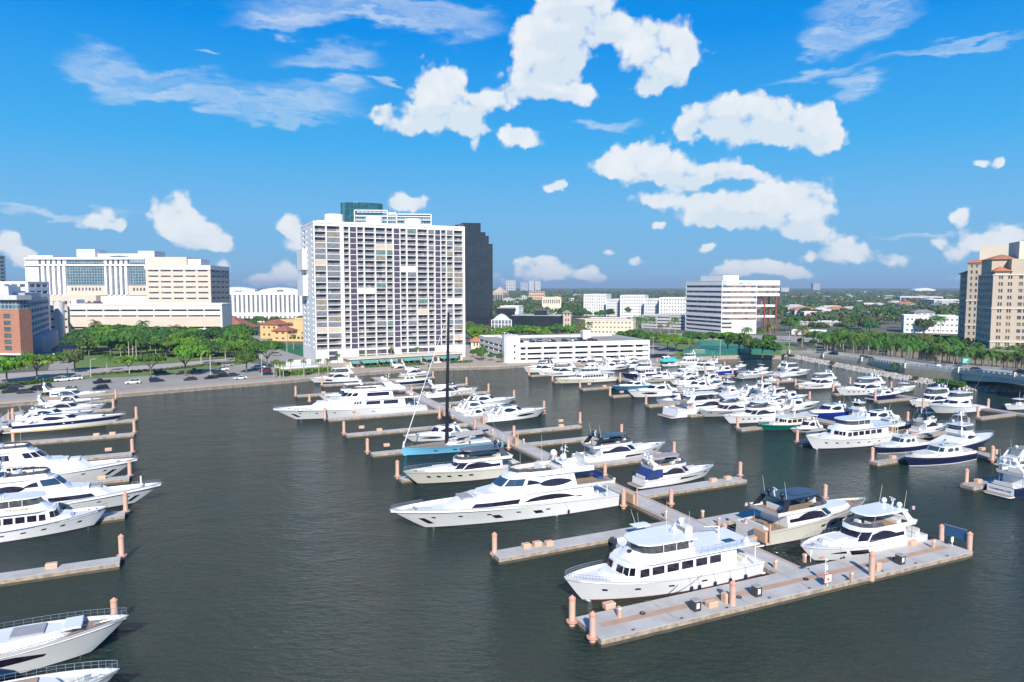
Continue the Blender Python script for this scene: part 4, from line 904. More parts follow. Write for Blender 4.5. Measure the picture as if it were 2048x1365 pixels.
# light blue sloop
b = Boat((804, 893), (1000, 892), 0.06, 'light blue sailing yacht with tall black mast', 'sailboat', None, 'sailing_yacht')
L_ = b.L; B_ = L_ * 0.24
b.hull(B_, 1.55, 1.75, skyblue, teak, rake=0.01, sp=1.2, full=2.2, wl=0.8, bulw=0.06, bootm=navy, tw=0.8)
b.hwin([(0.36, 0.40, 0.42, 0.56), (0.54, 0.58, 0.42, 0.56), (0.66, 0.70, 0.42, 0.56)])
t = b.tier('coachroof', gel, L_ * 0.36, L_ * 0.58, 1.6, 2.15, B_ * 0.30, B_ * 0.24, L_ * 0.1, L_ * 0.07, dxf=0.6); b.win(t, [(0.35, 0.85, *lens(0.3, 0.8, 0.5))])
t = b.tier('sprayhood', greycush, L_ * 0.34, L_ * 0.45, 2.1, 3.0, B_ * 0.29, B_ * 0.20, 1.2, 0.9, dxf=1.0); b.win(t, [(-0.3, 0.3, 0.3, 0.8)], clear, 'spray_window')
b.box('cockpit_coaming', gel, L_ * 0.13, L_ * 0.34, -B_ * 0.34, B_ * 0.34, 1.6, 2.0, 0.1)
mx = L_ * 0.56; mh = Z(626, 152) - 1.6
bb = MB(); bb.tube((0, 0, 0), (-mh * 0.022, 0, mh), 0.42, 0.28, 8); b_mast = bb.build('mast', black, b.root, True, (mx, 0, 1.6))
bb = MB(); bb.tube((0, 0, 0), (-L_ * 0.42, 0, 0.9), 0.22, 0.2, 8); bb.build('boom', black, b.root, True, (mx - 0.3, 0, 3.0))
bb = MB(); bb.side([(-L_ * 0.05, 3.2), (-L_ * 0.36, 3.85), (-L_ * 0.36, 4.15), (-L_ * 0.05, 4.0)], -0.22, 0.22); bb.build('sail_cover', greycush, b.root, False, (mx, 0, 0))
bb = MB(); q = [(-L_ * 0.08, -1.6, 3.0), (-L_ * 0.36, -1.6, 3.5), (-L_ * 0.36, 1.6, 3.5), (-L_ * 0.08, 1.6, 3.0), (-L_ * 0.08, 0, 3.7), (-L_ * 0.36, 0, 4.2)]; bb.add(q, [(0, 1, 5, 4), (4, 5, 2, 3)]); bb.build('boom_awning', greycush, b.root, False, (mx, 0, 0))
top = Vector((mx - mh * 0.022, 0, 1.6 + mh))
bb = MB(); bb.tube((L_ * 0.985, 0, 2.2), (top.x + (L_ * 0.985 - top.x) * 0.08, 0, top.z - mh * 0.08), 0.11, 0.05, 6); bb.build('furled_jib', gel, b.root, True)
bb = MB(); bb.lathe((0, 0, 0), [(0.12, 0), (0.3, 0.1), (0.12, 0.9), (0.05, 1.4)], 8); bb.build('jib_furler', gel, b.root, True, (L_ * 0.985, 0, 1.8))
for k, (x_, y_) in enumerate(((0.0, 0.3), (0.0, -0.3), (mx / L_ - 0.04, B_ / L_ * 0.47), (mx / L_ - 0.04, -B_ / L_ * 0.47))):
    bb = MB(); bb.tube((x_ * L_ + 0.1, y_ * (1 if k < 2 else L_), 1.65), top, 0.025, 0.02, 4); bb.build('stay', chrome, b.root)
bb = MB()
for u in (0.25, 0.48, 0.70): bb.tube((mx - mh * 0.022 * u, -B_ * 0.36 * (1 - u * 0.6), 1.6 + mh * u), (mx - mh * 0.022 * u, B_ * 0.36 * (1 - u * 0.6), 1.6 + mh * u), 0.06, 0.06, 5)
bb.build('spreader', black, b.root)
for sg in (-1, 1):
    bb = MB(); n_ = 20
    for i in range(n_):
        a_ = 2 * math.pi * i / n_; c_ = 2 * math.pi * (i + 1) / n_; bb.tube((0, 0.7 * math.cos(a_), 0.7 * math.sin(a_)), (0, 0.7 * math.cos(c_), 0.7 * math.sin(c_)), 0.03, 0.03, 4)
    for i in range(3): a_ = math.pi * i / 3; bb.tube((0, 0.7 * math.cos(a_), 0.7 * math.sin(a_)), (0, -0.7 * math.cos(a_), -0.7 * math.sin(a_)), 0.015, 0.015, 3)
    bb.build('steering_wheel', black, b.root, False, (L_ * 0.14, sg * 1.1, 2.3))
b.rails(0.01, 0.95, 0.6)

# ------------------------------------------------------------------ main pier, bows pointing right
fly_yacht((866, 746), (800, 753), 'white yacht with dark wedge windows, nearest the restaurant terrace', hard=False, domes=1)
downeast((866, 757), (788, 770), 'navy hulled boat with cream cabin near the head of main pier', hm=navy)
fly_yacht((832, 738), (776, 744), 'white flybridge yacht half hidden at the restaurant seawall', hard=False)
fly_yacht((957, 778), (846, 795), 'white yacht with round portholes on the right of main pier', hwin='ports', hard=False)
b = coupe((1033, 800), (922, 806), 'white cruiser with long hardtop and open cockpit, right of main pier', hwin=None)
coupe((1012, 812), (905, 818), 'white cruiser with blue windshield and tender behind its stern', glassm=glassb, hwin=None)
coupe((1003, 826), (925, 832), 'small white open cruiser tucked behind the long dark windowed one', hwin=None, low=0.85)
coupe((1093, 817), (968, 843), 'white sport cruiser with big dark pointed hull window, right of main pier', hwin='band', fr=0.12)
b = fly_yacht((1331, 886), (1153, 926), 'white yacht with black flybridge top and teak stern, right of pier', top=black, hwin='band', roofdark=True, fr=0.12, tender='the black topped yacht')
b = fly_yacht((1428, 930), (1275, 972), 'white yacht with navy canvas over its cockpit, right of the pier', hard=False, hwin='band', fr=0.12, tender=None)
L_, B_ = b.L, b.B; z_ = b.f0 - b.bl; zf = z_ + 1.62 + L_ * .004 + .35
bb = MB(); bb.add([(L_ * 0.03, -B_ * 0.40, z_ + 0.5), (L_ * 0.03, B_ * 0.40, z_ + 0.5), (L_ * 0.13, B_ * 0.41, zf), (L_ * 0.13, -B_ * 0.41, zf), (L_ * 0.24, -B_ * 0.43, z_ + 0.45), (L_ * 0.24, B_ * 0.43, z_ + 0.45), (L_ * 0.24, -B_ * 0.41, zf - .1), (L_ * 0.24, B_ * 0.41, zf - .1)],
                  [(0, 1, 2, 3), (0, 3, 6, 4), (1, 5, 7, 2)]); b.part('cockpit_canvas', bb, bluecv)
bb = MB(); t_ = Tier(L_ * 0.20, L_ * 0.50, zf + 1.9, zf + 2.0, B_ * 0.36, B_ * 0.34, L_ * 0.08, L_ * 0.08); tier_mesh(t_, bb); b.part('bimini', bb, greycush, True)
b.struts('bimini_frame', chrome, [((L_ * x, sg * B_ * 0.38, zf + 0.6), (L_ * (x + 0.04), sg * B_ * 0.34, zf + 1.9)) for x in (0.2, 0.42) for sg in (-1, 1)], 0.03)
b.fenders([0.45, 0.62, 0.80, 0.94], -1)
b = fly_yacht((1731, 1003), (1497, 1064), 'beige hulled yacht with black roof and wide teak foredeck', hm=beigehull, top=black, hwin='ports', roofdark=True, foredeck=teak, fr=0.135, wide=0.27, sunpad=False)
b.hwin([(0.44, 0.50, *lens(0.4, 0.7, 0.4))]); b.flag(0.2, 0, b.f0 + 2.5, 1.2)
b = fly_yacht((1601, 1088), (1822, 1087), 'white flybridge yacht with two white domes inside the front T-dock', hwin='big', domes=2, fr=0.12, wide=0.27)
b.fenders([0.30, 0.52, 0.62, 0.72], -1); b.flag(0.5, 0, b.f0 + 2.3, 1.0)

# ------------------------------------------------------------------ second dock, row along the parking garage and its fingers
FL = fly_yacht
FL((1046, 731), (1118, 740), 'white flybridge yacht nearest the white stair tower of the garage', hard=False, det=0)
FL((1048, 742), (1112, 741), 'boxy white yacht with dark stern canvas, leftmost bow on second dock', hwin=None, det=0, top=dgrey)
FL((1075, 741), (1156, 751), 'white yacht with two long dark side windows, second dock far left', det=0, hwin='band')
classic((1109, 752), (1226, 763), 'cream classic motor yacht with a long row of side windows', hm=cream, nwin=8, hard=True, ports=3, det=0, fr=0.09, low=0.9, wide=0.22)
FL((1135, 727), (1185, 731), 'white yacht with low arch in front of the garage, leftmost far berth', det=0, hard=False)
sportfish((1150, 735), (1205, 741), 'white fishing boat with thin tower poles before the garage wall', det=0, tower=True)
FL((1262, 727), (1200, 732), 'white yacht with dark blue wrap windows before the garage wall', det=0, hard=False)
coupe((1262, 735), (1196, 739), 'low white cruiser below the one with wrap windows at the garage', det=0)
FL((1300, 729), (1240, 735), 'white yacht with tall hardtop just left of the turquoise canopy', det=0)
classic((1243, 744), (1318, 752), 'navy hulled white cabin cruiser near the garage end', hm=navy, nwin=5, det=0, ports=0)
coupe((1306, 720), (1344, 725), 'navy hulled cruiser by the parked cars right of the garage', hm=navy, det=0, hwin=None)
b = console_boat((1322, 731), (1352, 731), 'small boat entirely under a turquoise canopy', ttop=teal)
bb = MB(); L_ = b.L; bb.add([(0, -1.6, 2.2), (L_, -1.4, 2.2), (L_, 1.4, 2.2), (0, 1.6, 2.2), (0.2, 0, 3.6), (L_ * 0.9, 0, 3.6), (0, -1.7, 1.2), (L_, -1.4, 1.2)], [(0, 1, 5, 4), (3, 2, 5, 4), (6, 7, 1, 0), (0, 4, 3), (1, 2, 5)]); b.part('canopy', bb, teal)
classic((1345, 728), (1402, 727), 'white pilothouse trawler with square windows beside the green fenced court', det=0, ports=0, nwin=4)
b = FL((1367, 733), (1437, 739), 'white yacht with grey covered deck near the green fenced court', det=0, hard=False, top=dgrey, hwin='ports')
coupe((1487, 741), (1428, 747), 'royal blue hulled cruiser with white cabin near the green court', hm=blue, det=0, hwin=None)
console_boat((1494, 733), (1470, 734), 'small open boat with tall antennas left of the grey hull', det=0)
console_boat((1538, 739), (1508, 741), 'open boat with black outboards behind the grey hull', det=0)
coupe((1549, 746), (1480, 756), 'plain pale grey open hull on the second dock far end', hm=greyhull, det=0, low=0.5, arch=False, hwin=None, dome=False)
console_boat((1527, 759), (1555, 762), 'white open fishing boat with red flags beside a pink pile', det=0)
console_boat((1562, 761), (1592, 764), 'cream open boat with white canopy under the big flybridge yacht', det=0, ttop=cream)
FL((1622, 746), (1553, 750), 'white yacht with tall enclosed bridge nearest the rocky bank', det=0, enclosed=True)
FL((1593, 763), (1672, 776), 'white flybridge yacht with two white domes and sharp dark windows', det=0, hwin='band')
FL((1672, 775), (1768, 786), 'white sport yacht with row of hull windows near the rocky bank', det=0, hwin='ports', hard=True)
coupe((1812, 789), (1742, 796), 'navy open sport boat at the third dock finger', hm=navy, det=0, hwin=None, low=0.7, cover=navy)
console_boat((1832, 783), (1785, 780), 'white open boat with navy stripe and white canopy, third dock', det=0)
FL((1818, 800), (1899, 811), 'white yacht with two dark glass bands beside the fishing boat', det=0, enclosed=True, hwin=None)
sportfish((1857, 810), (1957, 818), 'pale hulled fishing boat with long outriggers and dark square windows', det=1)
console_boat((2009, 811), (2062, 815), 'white open boat cut by the right picture edge', det=0)
FL((1478, 811), (1400, 818), 'white yacht squeezed behind the grey hulled oval windowed yacht', det=0, hard=False)
coupe((1545, 783), (1478, 790), 'white cruiser just right of the tall aluminium tower', det=0)
FL((1418, 763), (1352, 767), 'white yacht with open bridge left of the blue side windowed yacht', det=0)
FL((1590, 815), (1518, 824), 'white yacht with hardtop directly behind the green hulled boat', det=0, roofdark=True)
# middle cluster
coupe((1222, 774), (1298, 776), 'steel blue hulled boat with white deck beside the cream yacht finger', hm=steelblue, det=0, hwin=None, low=0.8)
coupe((1255, 783), (1350, 789), 'white cruiser with grey green windshield and dark hull window', det=1, hwin='band', fr=0.13)
sportfish((1310, 757), (1262, 765), 'white fishing boat with leaning outriggers behind the steel blue hull', det=0)
coupe((1292, 752), (1345, 758), 'white cruiser with blue side glass in the middle of second dock', det=0, glassm=glassb)
FL((1333, 745), (1392, 752), 'white flybridge yacht with cream seats, second dock middle', det=0, hard=False)
FL((1340, 760), (1398, 768), 'white trawler with four small square windows, second dock middle', det=0, hard=False, hwin=None)
coupe((1352, 772), (1425, 779), 'white cruiser with brown cockpit cover, second dock middle', det=0, cover=tan)
coupe((1392, 756), (1440, 762), 'white cruiser with pale grey soft top behind the arch masts', det=0, roof=greycush)
FL((1462, 768), (1400, 775), 'white yacht with blue curved side window, second dock middle', det=0, glassm=glassb)
sportfish((1500, 783), (1425, 795), 'white fishing boat with a tall aluminium tower', det=0, tower=True)
FL((1312, 799), (1392, 808), 'grey hulled pilothouse boat with dark slanted windshield', hm=greyhull, det=1, hard=False, hwin=None)
b = FL((1508, 798), (1338, 826), 'large white yacht with oval side windows and teak stern platform', det=1, hwin=None, fr=0.11, wide=0.24)
FL((1397, 820), (1500, 828), 'grey hulled yacht with oval dark window and white deck', hm=greyhull, det=1, hard=True, hwin='band')
FL((1446, 829), (1562, 842), 'white yacht with broad black windshield, moored left of the green hull', det=1, hwin='ports', fr=0.125)
classic((1517, 847), (1625, 852), 'dark green hulled boat with cream cabin', hm=green, sup=cream, nwin=4, fly=False, ports=0, fr=0.10, low=0.85, deckm=cream)
FL((1572, 785), (1505, 798), 'white yacht with thin radar arch and open bridge, second dock', det=0, hard=True)
FL((1600, 795), (1528, 806), 'white yacht with angular hardtop over a dark saloon, second dock', det=0, hard=True, roofdark=True)
coupe((1617, 792), (1560, 800), 'low white cruiser with twin dark roof hatches, second dock', det=0)
coupe((1640, 806), (1560, 818), 'white cruiser with long dark windscreen pointing right, second dock', det=0)
coupe((1598, 826), (1700, 832), 'white cruiser with royal blue hull side, beside the green hull', hm=blue, det=1, hwin=None)
coupe((1580, 859), (1640, 860), 'pale grey sport cruiser squeezed between green hull and white classic yacht', hm=greyhull, det=0)
sportfish((1755, 826), (1690, 838), 'white fishing boat with crossed outriggers above the white classic yacht', det=0)
classic((1612, 869), (1778, 885), 'white classic yacht with five round portholes and wrap windows', s=0.06, nwin=6, ports=6, fr=0.125)
coupe((1692, 838), (1790, 851), 'grey hulled white sport coupe with radar arch mast', hm=greyhull, det=1, hwin='ports')
downeast((1824, 846), (1752, 858), 'small cream runabout with green windshield and dark hull', hm=black, sup=cream, det=0, winm=mat('green_glass', (0.05, 0.25, 0.15), 0.1))
FL((1895, 845), (1828, 872), 'dark topped white yacht with its stern toward the dock boxes', top=black, det=1, hwin='band')
b = sportfish((1986, 867), (1872, 898), 'navy hulled fishing boat with tall tower and white cockpit cover', hm=navy, tower=True, cover=gel, transom=varnish, det=1, rigs=False)
downeast((1747, 895), (1842, 893), 'smaller navy motorboat with grey cabin beside the finger dock', hm=navy, sup=deckg)
downeast((1808, 913), (1932, 917), 'larger navy picnic boat with cream cabin and arched side window', hm=navy, sup=cream)
coupe((2105, 905), (2010, 925), 'silver blue sport yacht at the right picture edge', hm=silver, roof=silver, hwin=None)
b = FL((2140, 940), (2000, 982), 'navy sided yacht with script name on its white stern', hm=navy, hwin=None, hard=False, fr=0.12)
bb = MB(); bb.box(-0.03, 0.03, -b.B * 0.42, b.B * 0.42, 0.4, b.f0); b.part('transom', bb, gel)
text_mesh('Cacophonic Lady', 0.52, black, b.root, (-0.05, 0, b.f0 * 0.62), (math.pi / 2, 0, -math.pi / 2), 'name_lettering', depth=0.01)

# ================================================================== DOCKS, PILES, DOCK FURNITURE
m_dock = mat('dock_concrete', (0.50, 0.475, 0.435), 0.85, noise=0.17, nscale=0.35, bump=0.15, bscale=6)
m_fascia = mat('dock_fascia', (0.44, 0.35, 0.27), 0.9, noise=0.45, nscale=1.4)
m_tanp = mat('tan_dock_stripe', (0.48, 0.31, 0.21), 0.85, noise=0.12, nscale=0.8)
m_wood = mat('weathered_dock_deck', (0.42, 0.38, 0.33), 0.9, noise=0.2, nscale=1.2)
m_pile = mat('salmon_pile_sleeve', (0.66, 0.42, 0.32), 0.6, noise=0.10, nscale=1.0)
m_pilec = mat('salmon_pile_cap', (0.62, 0.32, 0.22), 0.6)
m_box = mat('peach_dock_box', (0.66, 0.42, 0.29), 0.6, noise=0.06, nscale=2)
m_ped = mat('tan_pedestal', (0.60, 0.38, 0.25), 0.6)
m_algae = mat('wet_algae_concrete', (0.10, 0.085, 0.06), 0.6, noise=0.3, nscale=2)
m_bin = mat('dark_bin', (0.045, 0.05, 0.05), 0.4)
m_white = mat('white_paint', (0.8, 0.8, 0.78), 0.5)
m_redf = mat('red_frame_paint', (0.5, 0.05, 0.05), 0.5)
m_sign = mat('sign_face', (0.78, 0.74, 0.62), 0.5)
m_bluep = mat('blue_barrier_vinyl', (0.015, 0.09, 0.20), 0.5, noise=0.15, nscale=0.8)
DZ = 0.9; UF = Vector((math.cos(R(25.3)), math.sin(R(25.3)), 0)); UP = Vector((math.cos(R(-65.2)), math.sin(R(-65.2)), 0))
def slab(root, c, u, hl, hw, top=m_dock, edge=m_fascia, stripe=False, z=DZ, wl=True):
    b = MB(); b.obox((0, 0), (1, 0), hl, hw, z - 0.55, z - 0.09); o = b.build('float_body', edge, root)
    b = MB(); b.obox((0, 0), (1, 0), hl + 0.03, hw + 0.03, z - 0.09, z); b.build('deck_surface', top, root)
    b = MB(); b.obox((0, 0), (1, 0), hl - 0.02, hw - 0.02, -0.3, z - 0.55); b.build('waterline_edge', m_algae, root)
    if stripe:
        b = MB(); b.obox((0, 0), (1, 0), hl - 1.5, 0.5, z + 0.002, z + 0.008); b.build('centre_stripe', m_tanp, root)
def dock(name, c, u, hl, hw, label, cat, group=None, **k):
    r_ = empty(name, (c.x, c.y, 0), math.atan2(u.y, u.x), label, cat, group); slab(r_, c, u, hl, hw, **k); return r_
# main pier, centre line through two seen points
pa = P(1524, 1115, DZ); pb = P(903, 825, DZ); um = (pb - pa).normalized(); um.z = 0
t0 = pa - um * 6.2; t1 = P(783, 753, DZ); lm_ = (t1 - t0).dot(um)
rm = dock('floating_pier', t0 + um * (lm_ / 2), um, lm_ / 2, 2.1, 'long grey central floating pier with tan edges, running inland to the restaurant', 'pier', z=DZ - 0.012)
for sg in (-1, 1):
    b = MB(); b.box(-lm_ / 2 + 0.3, lm_ / 2 - 0.3, sg * 1.80 - 0.18, sg * 1.80 + 0.18, DZ - 0.009, DZ - 0.004); b.build('edge_stripe', m_tanp, rm)
MAINP = (t0, um)
# T head
B_c = P(1203, 1280, DZ); uT = Vector((math.cos(R(24.3)), math.sin(R(24.3)), 0)); wT = Vector((-uT.y, uT.x, 0)); LT = 57.4; WT = 5.3
cT = B_c + uT * LT / 2 + wT * WT / 2
rT = dock('floating_dock_head', cT, uT, LT / 2, WT / 2, 'wide grey T-shaped dock head with a tan centre stripe in the foreground', 'dock', stripe=True)
b = MB()
for k in range(1, 6): b.box(-LT / 2 + LT * k / 6 - 0.04, -LT / 2 + LT * k / 6 + 0.04, -WT / 2, WT / 2, DZ + 0.010, DZ + 0.013)
tag(b.build('joint_seam', m_fascia, rT), kind='stuff')
# second and third dock, left dock
qa = P(1222, 753, DZ); qb = P(2046, 925, DZ); u2 = (qa - qb).normalized(); u2.z = 0; e2 = qb - u2 * 40
dock('floating_pier', (qa + e2) / 2 + u2 * 4, u2, (qa - e2).length / 2 + 6, 1.9, 'weathered tan floating pier on the right, crowded with boats on both sides', 'pier', top=m_wood)
c3 = P(2036, 827, DZ); u3 = u2; a3 = c3 - u3 * 10; z3 = c3 + u3 * 118
dock('floating_pier', (a3 + z3) / 2, u3, (z3 - a3).length / 2, 1.4, 'tan floating pier at far right, nearest the road bridge', 'pier', top=m_wood)
c4 = P(18, 836, DZ); a4 = c4 - um * 150; z4 = c4 + um * 10
dock('floating_pier', (a4 + z4) / 2, um, (z4 - a4).length / 2, 2.0, 'grey floating pier at the left edge below the parking lot', 'pier')
def isect(p, u, q, w):        # along u from p to the line q + w*s
    d = q - p; den = u.x * w.y - u.y * w.x; return (d.x * w.y - d.y * w.x) / den
FING = []
def finger(px, line, sgn, hw, label, grp, top=m_dock, gap=1.9):
    o = P(px[0], px[1], DZ); u = UF * sgn; L_ = isect(o, u, line[0], line[1]) - gap
    if L_ < 2: return
    dock('finger_dock', o + u * L_ / 2, u, L_ / 2, hw, label, 'finger dock', grp, top=top); FING.append((o, u, L_))
LINES = {'m': (t0, um), '2': (qb, u2), '3': (c3, u3), 'l': (c4, um)}
lst = sorted([(990, 1110), (800, 957), (743, 907), (692, 869), (656, 838), (594, 791), (646, 770)], key=lambda p: -p[1])
for i, p in enumerate(lst): finger(p, LINES['m'], 1, 1.35 if i == 0 else 1.0, '%s finger dock from the front on the left of the central pier' % ordn(i + 1), 'finger docks left of the central pier', gap=2.1)
lst = sorted([(1483, 957), (1350, 908), (1243, 868), (1160, 851), (1088, 823), (1028, 796), (977, 783), (933, 768), (868, 754), (1655, 1000)], key=lambda p: -p[1])
for i, p in enumerate(lst): finger(p, LINES['m'], -1, 1.35 if i < 2 else 1.0, '%s finger dock from the front on the right of the central pier' % ordn(i + 1), 'finger docks right of the central pier', gap=2.1)
lst = sorted([(1597, 886), (1747, 925), (1478, 858), (1378, 830), (1295, 811), (1224, 792), (1163, 778), (1108, 763), (1061, 751)], key=lambda p: -p[1])
for i, p in enumerate(lst): finger(p, LINES['2'], 1, 0.9, '%s weathered finger dock from the front, left side of the second pier' % ordn(i + 1), 'finger docks left of the second pier', top=m_wood)
lst = sorted([(1940, 857), (1816, 845), (1712, 822), (1619, 800), (1466, 750), (1555, 772)], key=lambda p: -p[1])
for i, p in enumerate(lst): finger(p, LINES['2'], -1, 0.9, '%s weathered finger dock from the front, right side of the second pier' % ordn(i + 1), 'finger docks right of the second pier', top=m_wood)
lst = sorted([(1957, 836), (1848, 819), (1752, 803), (1668, 788), (1593, 775), (1526, 765), (1412, 745), (1362, 738)], key=lambda p: -p[1])
for i, p in enumerate(lst): finger(p, LINES['3'], 1, 0.8, '%s weathered finger dock from the front, left side of the third pier' % ordn(i + 1), 'finger docks left of the third pier', top=m_wood, gap=1.4)
finger((1934, 972), LINES['2'], 1, 1.2, 'short finger dock beside the yacht with the script name', 'finger docks left of the second pier', top=m_wood)
lst = sorted([(230, 799), (226, 818), (271, 839), (268, 867), (264, 906), (259, 954), (250, 1026), (240, 1119), (228, 1243)], key=lambda p: -p[1])
for i, p in enumerate(lst): finger(p, LINES['l'], -1, 1.2, '%s finger dock from the front at the left dock' % ordn(i + 1), 'finger docks of the left dock', gap=2.0)

def pile_proto(hgt, collar):
    r_ = empty('mooring_pile', (0, 0, 0))
    b = MB(); b.lathe((0, 0, 0), [(0.33, -1.0), (0.33, 0.25)], 14); b.build('wet_base', m_algae, r_, True)
    b = MB(); b.lathe((0, 0, 0), [(0.345, 0.25), (0.35, hgt - 0.62)], 16); b.build('pile_shaft', m_pile, r_, True)
    b = MB(); b.lathe((0, 0, 0), [(0.37, hgt - 0.64), (0.38, hgt - 0.36), (0.30, hgt - 0.28), (0.02, hgt)], 16); b.build('pile_cap', m_pilec, r_, True)
    if collar:
        b = MB(); n = 14; q = []; 
        b.lathe((0, 0, 0), [(0.36, DZ - 0.22), (0.62, DZ - 0.22), (0.62, DZ - 0.05), (0.36, DZ - 0.05)], 16); b.build('guide_collar', m_pilec, r_, False)
    return r_
PB = {(1, 0): pile_proto(3.9, False), (1, 1): pile_proto(3.9, True), (0, 1): pile_proto(3.3, True)}
used = set()
def piles(lst, fmt, group, collar=1, z=0.0, key=(lambda p: -p[1])):
    lst = sorted(lst, key=key)
    for i, (x, yb, yt) in enumerate(lst):
        p = P(x, yb, 0.0 if z == 0 else z)
        k = (1, 1 if collar else 0); pr = PB[k]
        c = pr if k not in used else copy_tree(pr); used.add(k)
        top = Z(yt, p.y); sc = min(max(top / 3.9, 0.75), 1.25)
        c.location = (p.x, p.y, 0); c.scale = (1, 1, sc); tag(c, fmt % ordn(i + 1), 'piling', group)
piles([(1144, 1255, 1190), (1185, 1287, 1222)], '%s salmon piling from the front at the left end of the T-dock head', 'pilings along the T-dock head')
piles([(1465, 1210, 1160), (1743, 1151, 1102)], '%s salmon piling from the front standing through the T-dock deck', 'pilings along the T-dock head', collar=0, z=DZ)
piles([(1882, 1091, 1048), (1938, 1108, 1063)], '%s salmon piling from the front holding the blue barrier', 'pilings along the T-dock head', collar=0)
piles([(244, 1122, 1068), (230, 1252, 1195), (252, 1032, 983), (260, 958, 921), (265, 910, 877), (269, 870, 841), (273, 842, 813), (227, 821, 797), (232, 800, 778), (26, 845, 816), (27, 890, 878)], '%s salmon piling from the front at the left dock', 'pilings of the left dock')
piles([(989, 1118, 1064), (795, 960, 920), (735, 910, 876), (688, 872, 842), (650, 842, 814), (619, 806, 791), (591.5, 795, 772), (644, 774, 751), (626, 753, 744), (879, 840, 814), (950, 862, 840), (1017, 901, 875), (1247, 1020, 976)], '%s salmon piling from the front, left side of the central pier', 'pilings left of the central pier')
piles([(1342, 1015, 977), (1480, 957, 923), (1348, 910, 883), (1243, 872, 849), (1210, 956, 925), (1129, 934, 916), (1160, 850, 824), (1088, 827, 801), (1028, 798, 783), (1028, 877, 851), (977, 786, 767), (933, 771, 754), (866, 757, 744), (1650, 1002, 977), (1448, 1086, 1055)], '%s salmon piling from the front, right side of the central pier', 'pilings right of the central pier')
piles([(1058, 753, 736), (1105, 764, 747), (1160, 778, 759), (1240, 766, 745), (1220, 794, 773), (1292, 812, 790), (1375, 833, 808), (1475, 860, 832), (1594, 889, 860), (1744, 928, 894), (1932, 974, 937), (1813, 883, 859), (1984, 927, 891)], '%s salmon piling from the front, left side of the second pier', 'pilings left of the second pier')
piles([(1712, 823, 804), (1815, 845, 823), (1619, 801, 789), (1936, 858, 844), (1465, 751, 738), (1449, 736, 724), (1314, 730, 717), (1555, 772, 757)], '%s salmon piling from the front, right side of the second pier', 'pilings right of the second pier')
piles([(1524, 766, 748), (1591, 777, 757), (1666, 790, 766), (1700, 770, 759), (1750, 805, 782), (1782, 779, 769), (1846, 820, 796), (1955, 838, 812), (1976, 821, 797), (1410, 746, 730), (1360, 739, 726), (1558, 750, 740)], '%s salmon piling from the front at the third pier', 'pilings of the third pier')

def dbox(p, z=DZ, rot=None, l=1.5, w=0.7, h=0.62, name='dock_box', m=None):
    r_ = empty(name, (p.x, p.y, z), rot if rot is not None else R(25.3))
    b = MB(); b.box(-l / 2, l / 2, -w / 2, w / 2, 0, h * 0.8, -0.02); b.build('box_body', m or m_box, r_)
    b = MB(); b.box(-l / 2 - 0.05, l / 2 + 0.05, -w / 2 - 0.05, w / 2 + 0.05, h * 0.8, h, 0.06); b.build('box_lid', m or m_box, r_)
    return r_
def pedestal(p, z=DZ, h=1.15):
    r_ = empty('power_pedestal', (p.x, p.y, z), R(25.3))
    b = MB(); b.box(-0.16, 0.16, -0.16, 0.16, 0, h * 0.75); b.build('pedestal_body', m_ped, r_)
    b = MB(); b.box(-0.19, 0.19, -0.19, 0.19, h * 0.75, h * 0.9); b.build('lamp_band', m_white, r_)
    b = MB(); b.box(-0.22, 0.22, -0.22, 0.22, h * 0.9, h, 0.08); b.build('pedestal_cap', m_pilec, r_)
    return r_
BX = [(1218, 1216, 'peach dock box behind the left end of the T-dock head'), (1423, 1213, 'low peach dock box beside the left dark bin on the T-dock'), (1452, 1204, 'upright peach locker leaning by the left deck piling of the T-dock'),
      (1753, 1141, 'peach locker behind the right deck piling of the T-dock'), (1824, 1090, 'peach dock box at the stern of the domed flybridge yacht'),
      (1040, 1087, 'leftmost of two adjoining peach boxes on the front left finger'), (1060, 1082, 'rightmost of two adjoining peach boxes on the front left finger'), (1098, 1091, 'single peach box right of the adjoining pair on the front left finger'),
      (105, 1132, 'peach dock box on the lower left finger dock'), (227, 865, 'peach box nearest the piling on the finger below the navy striped cruiser'), (194, 870, 'peach box farther left on the finger below the navy striped cruiser'),
      (217, 902, 'peach box on the finger behind the long script-name yacht'), (206, 952, 'peach box on the finger below the script-name yacht bow'),
      (1437, 953, 'peach box nearest the outer end of the right front finger'), (1419, 961, 'peach box farther in on the right front finger'), (1308, 908, 'peach box off the bow of the black topped yacht'),
      (773, 893, 'peach box on the finger beside the light blue sailboat'), (723, 857, 'left peach box on the empty finger left of the mast'), (754, 859, 'right peach box on the empty finger left of the mast'),
      (681, 829, 'left peach box along the tri-deck superyacht'), (710, 831, 'right peach box along the tri-deck superyacht'), (645, 786, 'peach box on the finger behind the tri-deck superyacht'),
      (1121, 844, 'peach box near the tip of the long finger right of the central pier'), (1109, 849, 'peach box second from the tip of the long finger right of central pier'),
      (1243, 786, 'peach box beside the steel blue hull'), (1178, 770, 'left peach box on the finger below the cream classic yacht'), (1199, 772, 'right peach box on the finger below the cream classic yacht'),
      (1767, 913, 'peach box on the finger below the smaller navy motorboat'), (1828, 872, 'left peach box behind the dark topped yacht stern'), (1848, 878, 'right peach box behind the dark topped yacht stern'),
      (1964, 901, 'wide peach box on the second pier near the silver boat'), (1950, 964, 'peach box by the stern with the script name'), (1990, 909, 'upright peach box near the silver blue yacht'), (1503, 1082, 'squat peach box beside the utility enclosure at the beige yacht stern')]
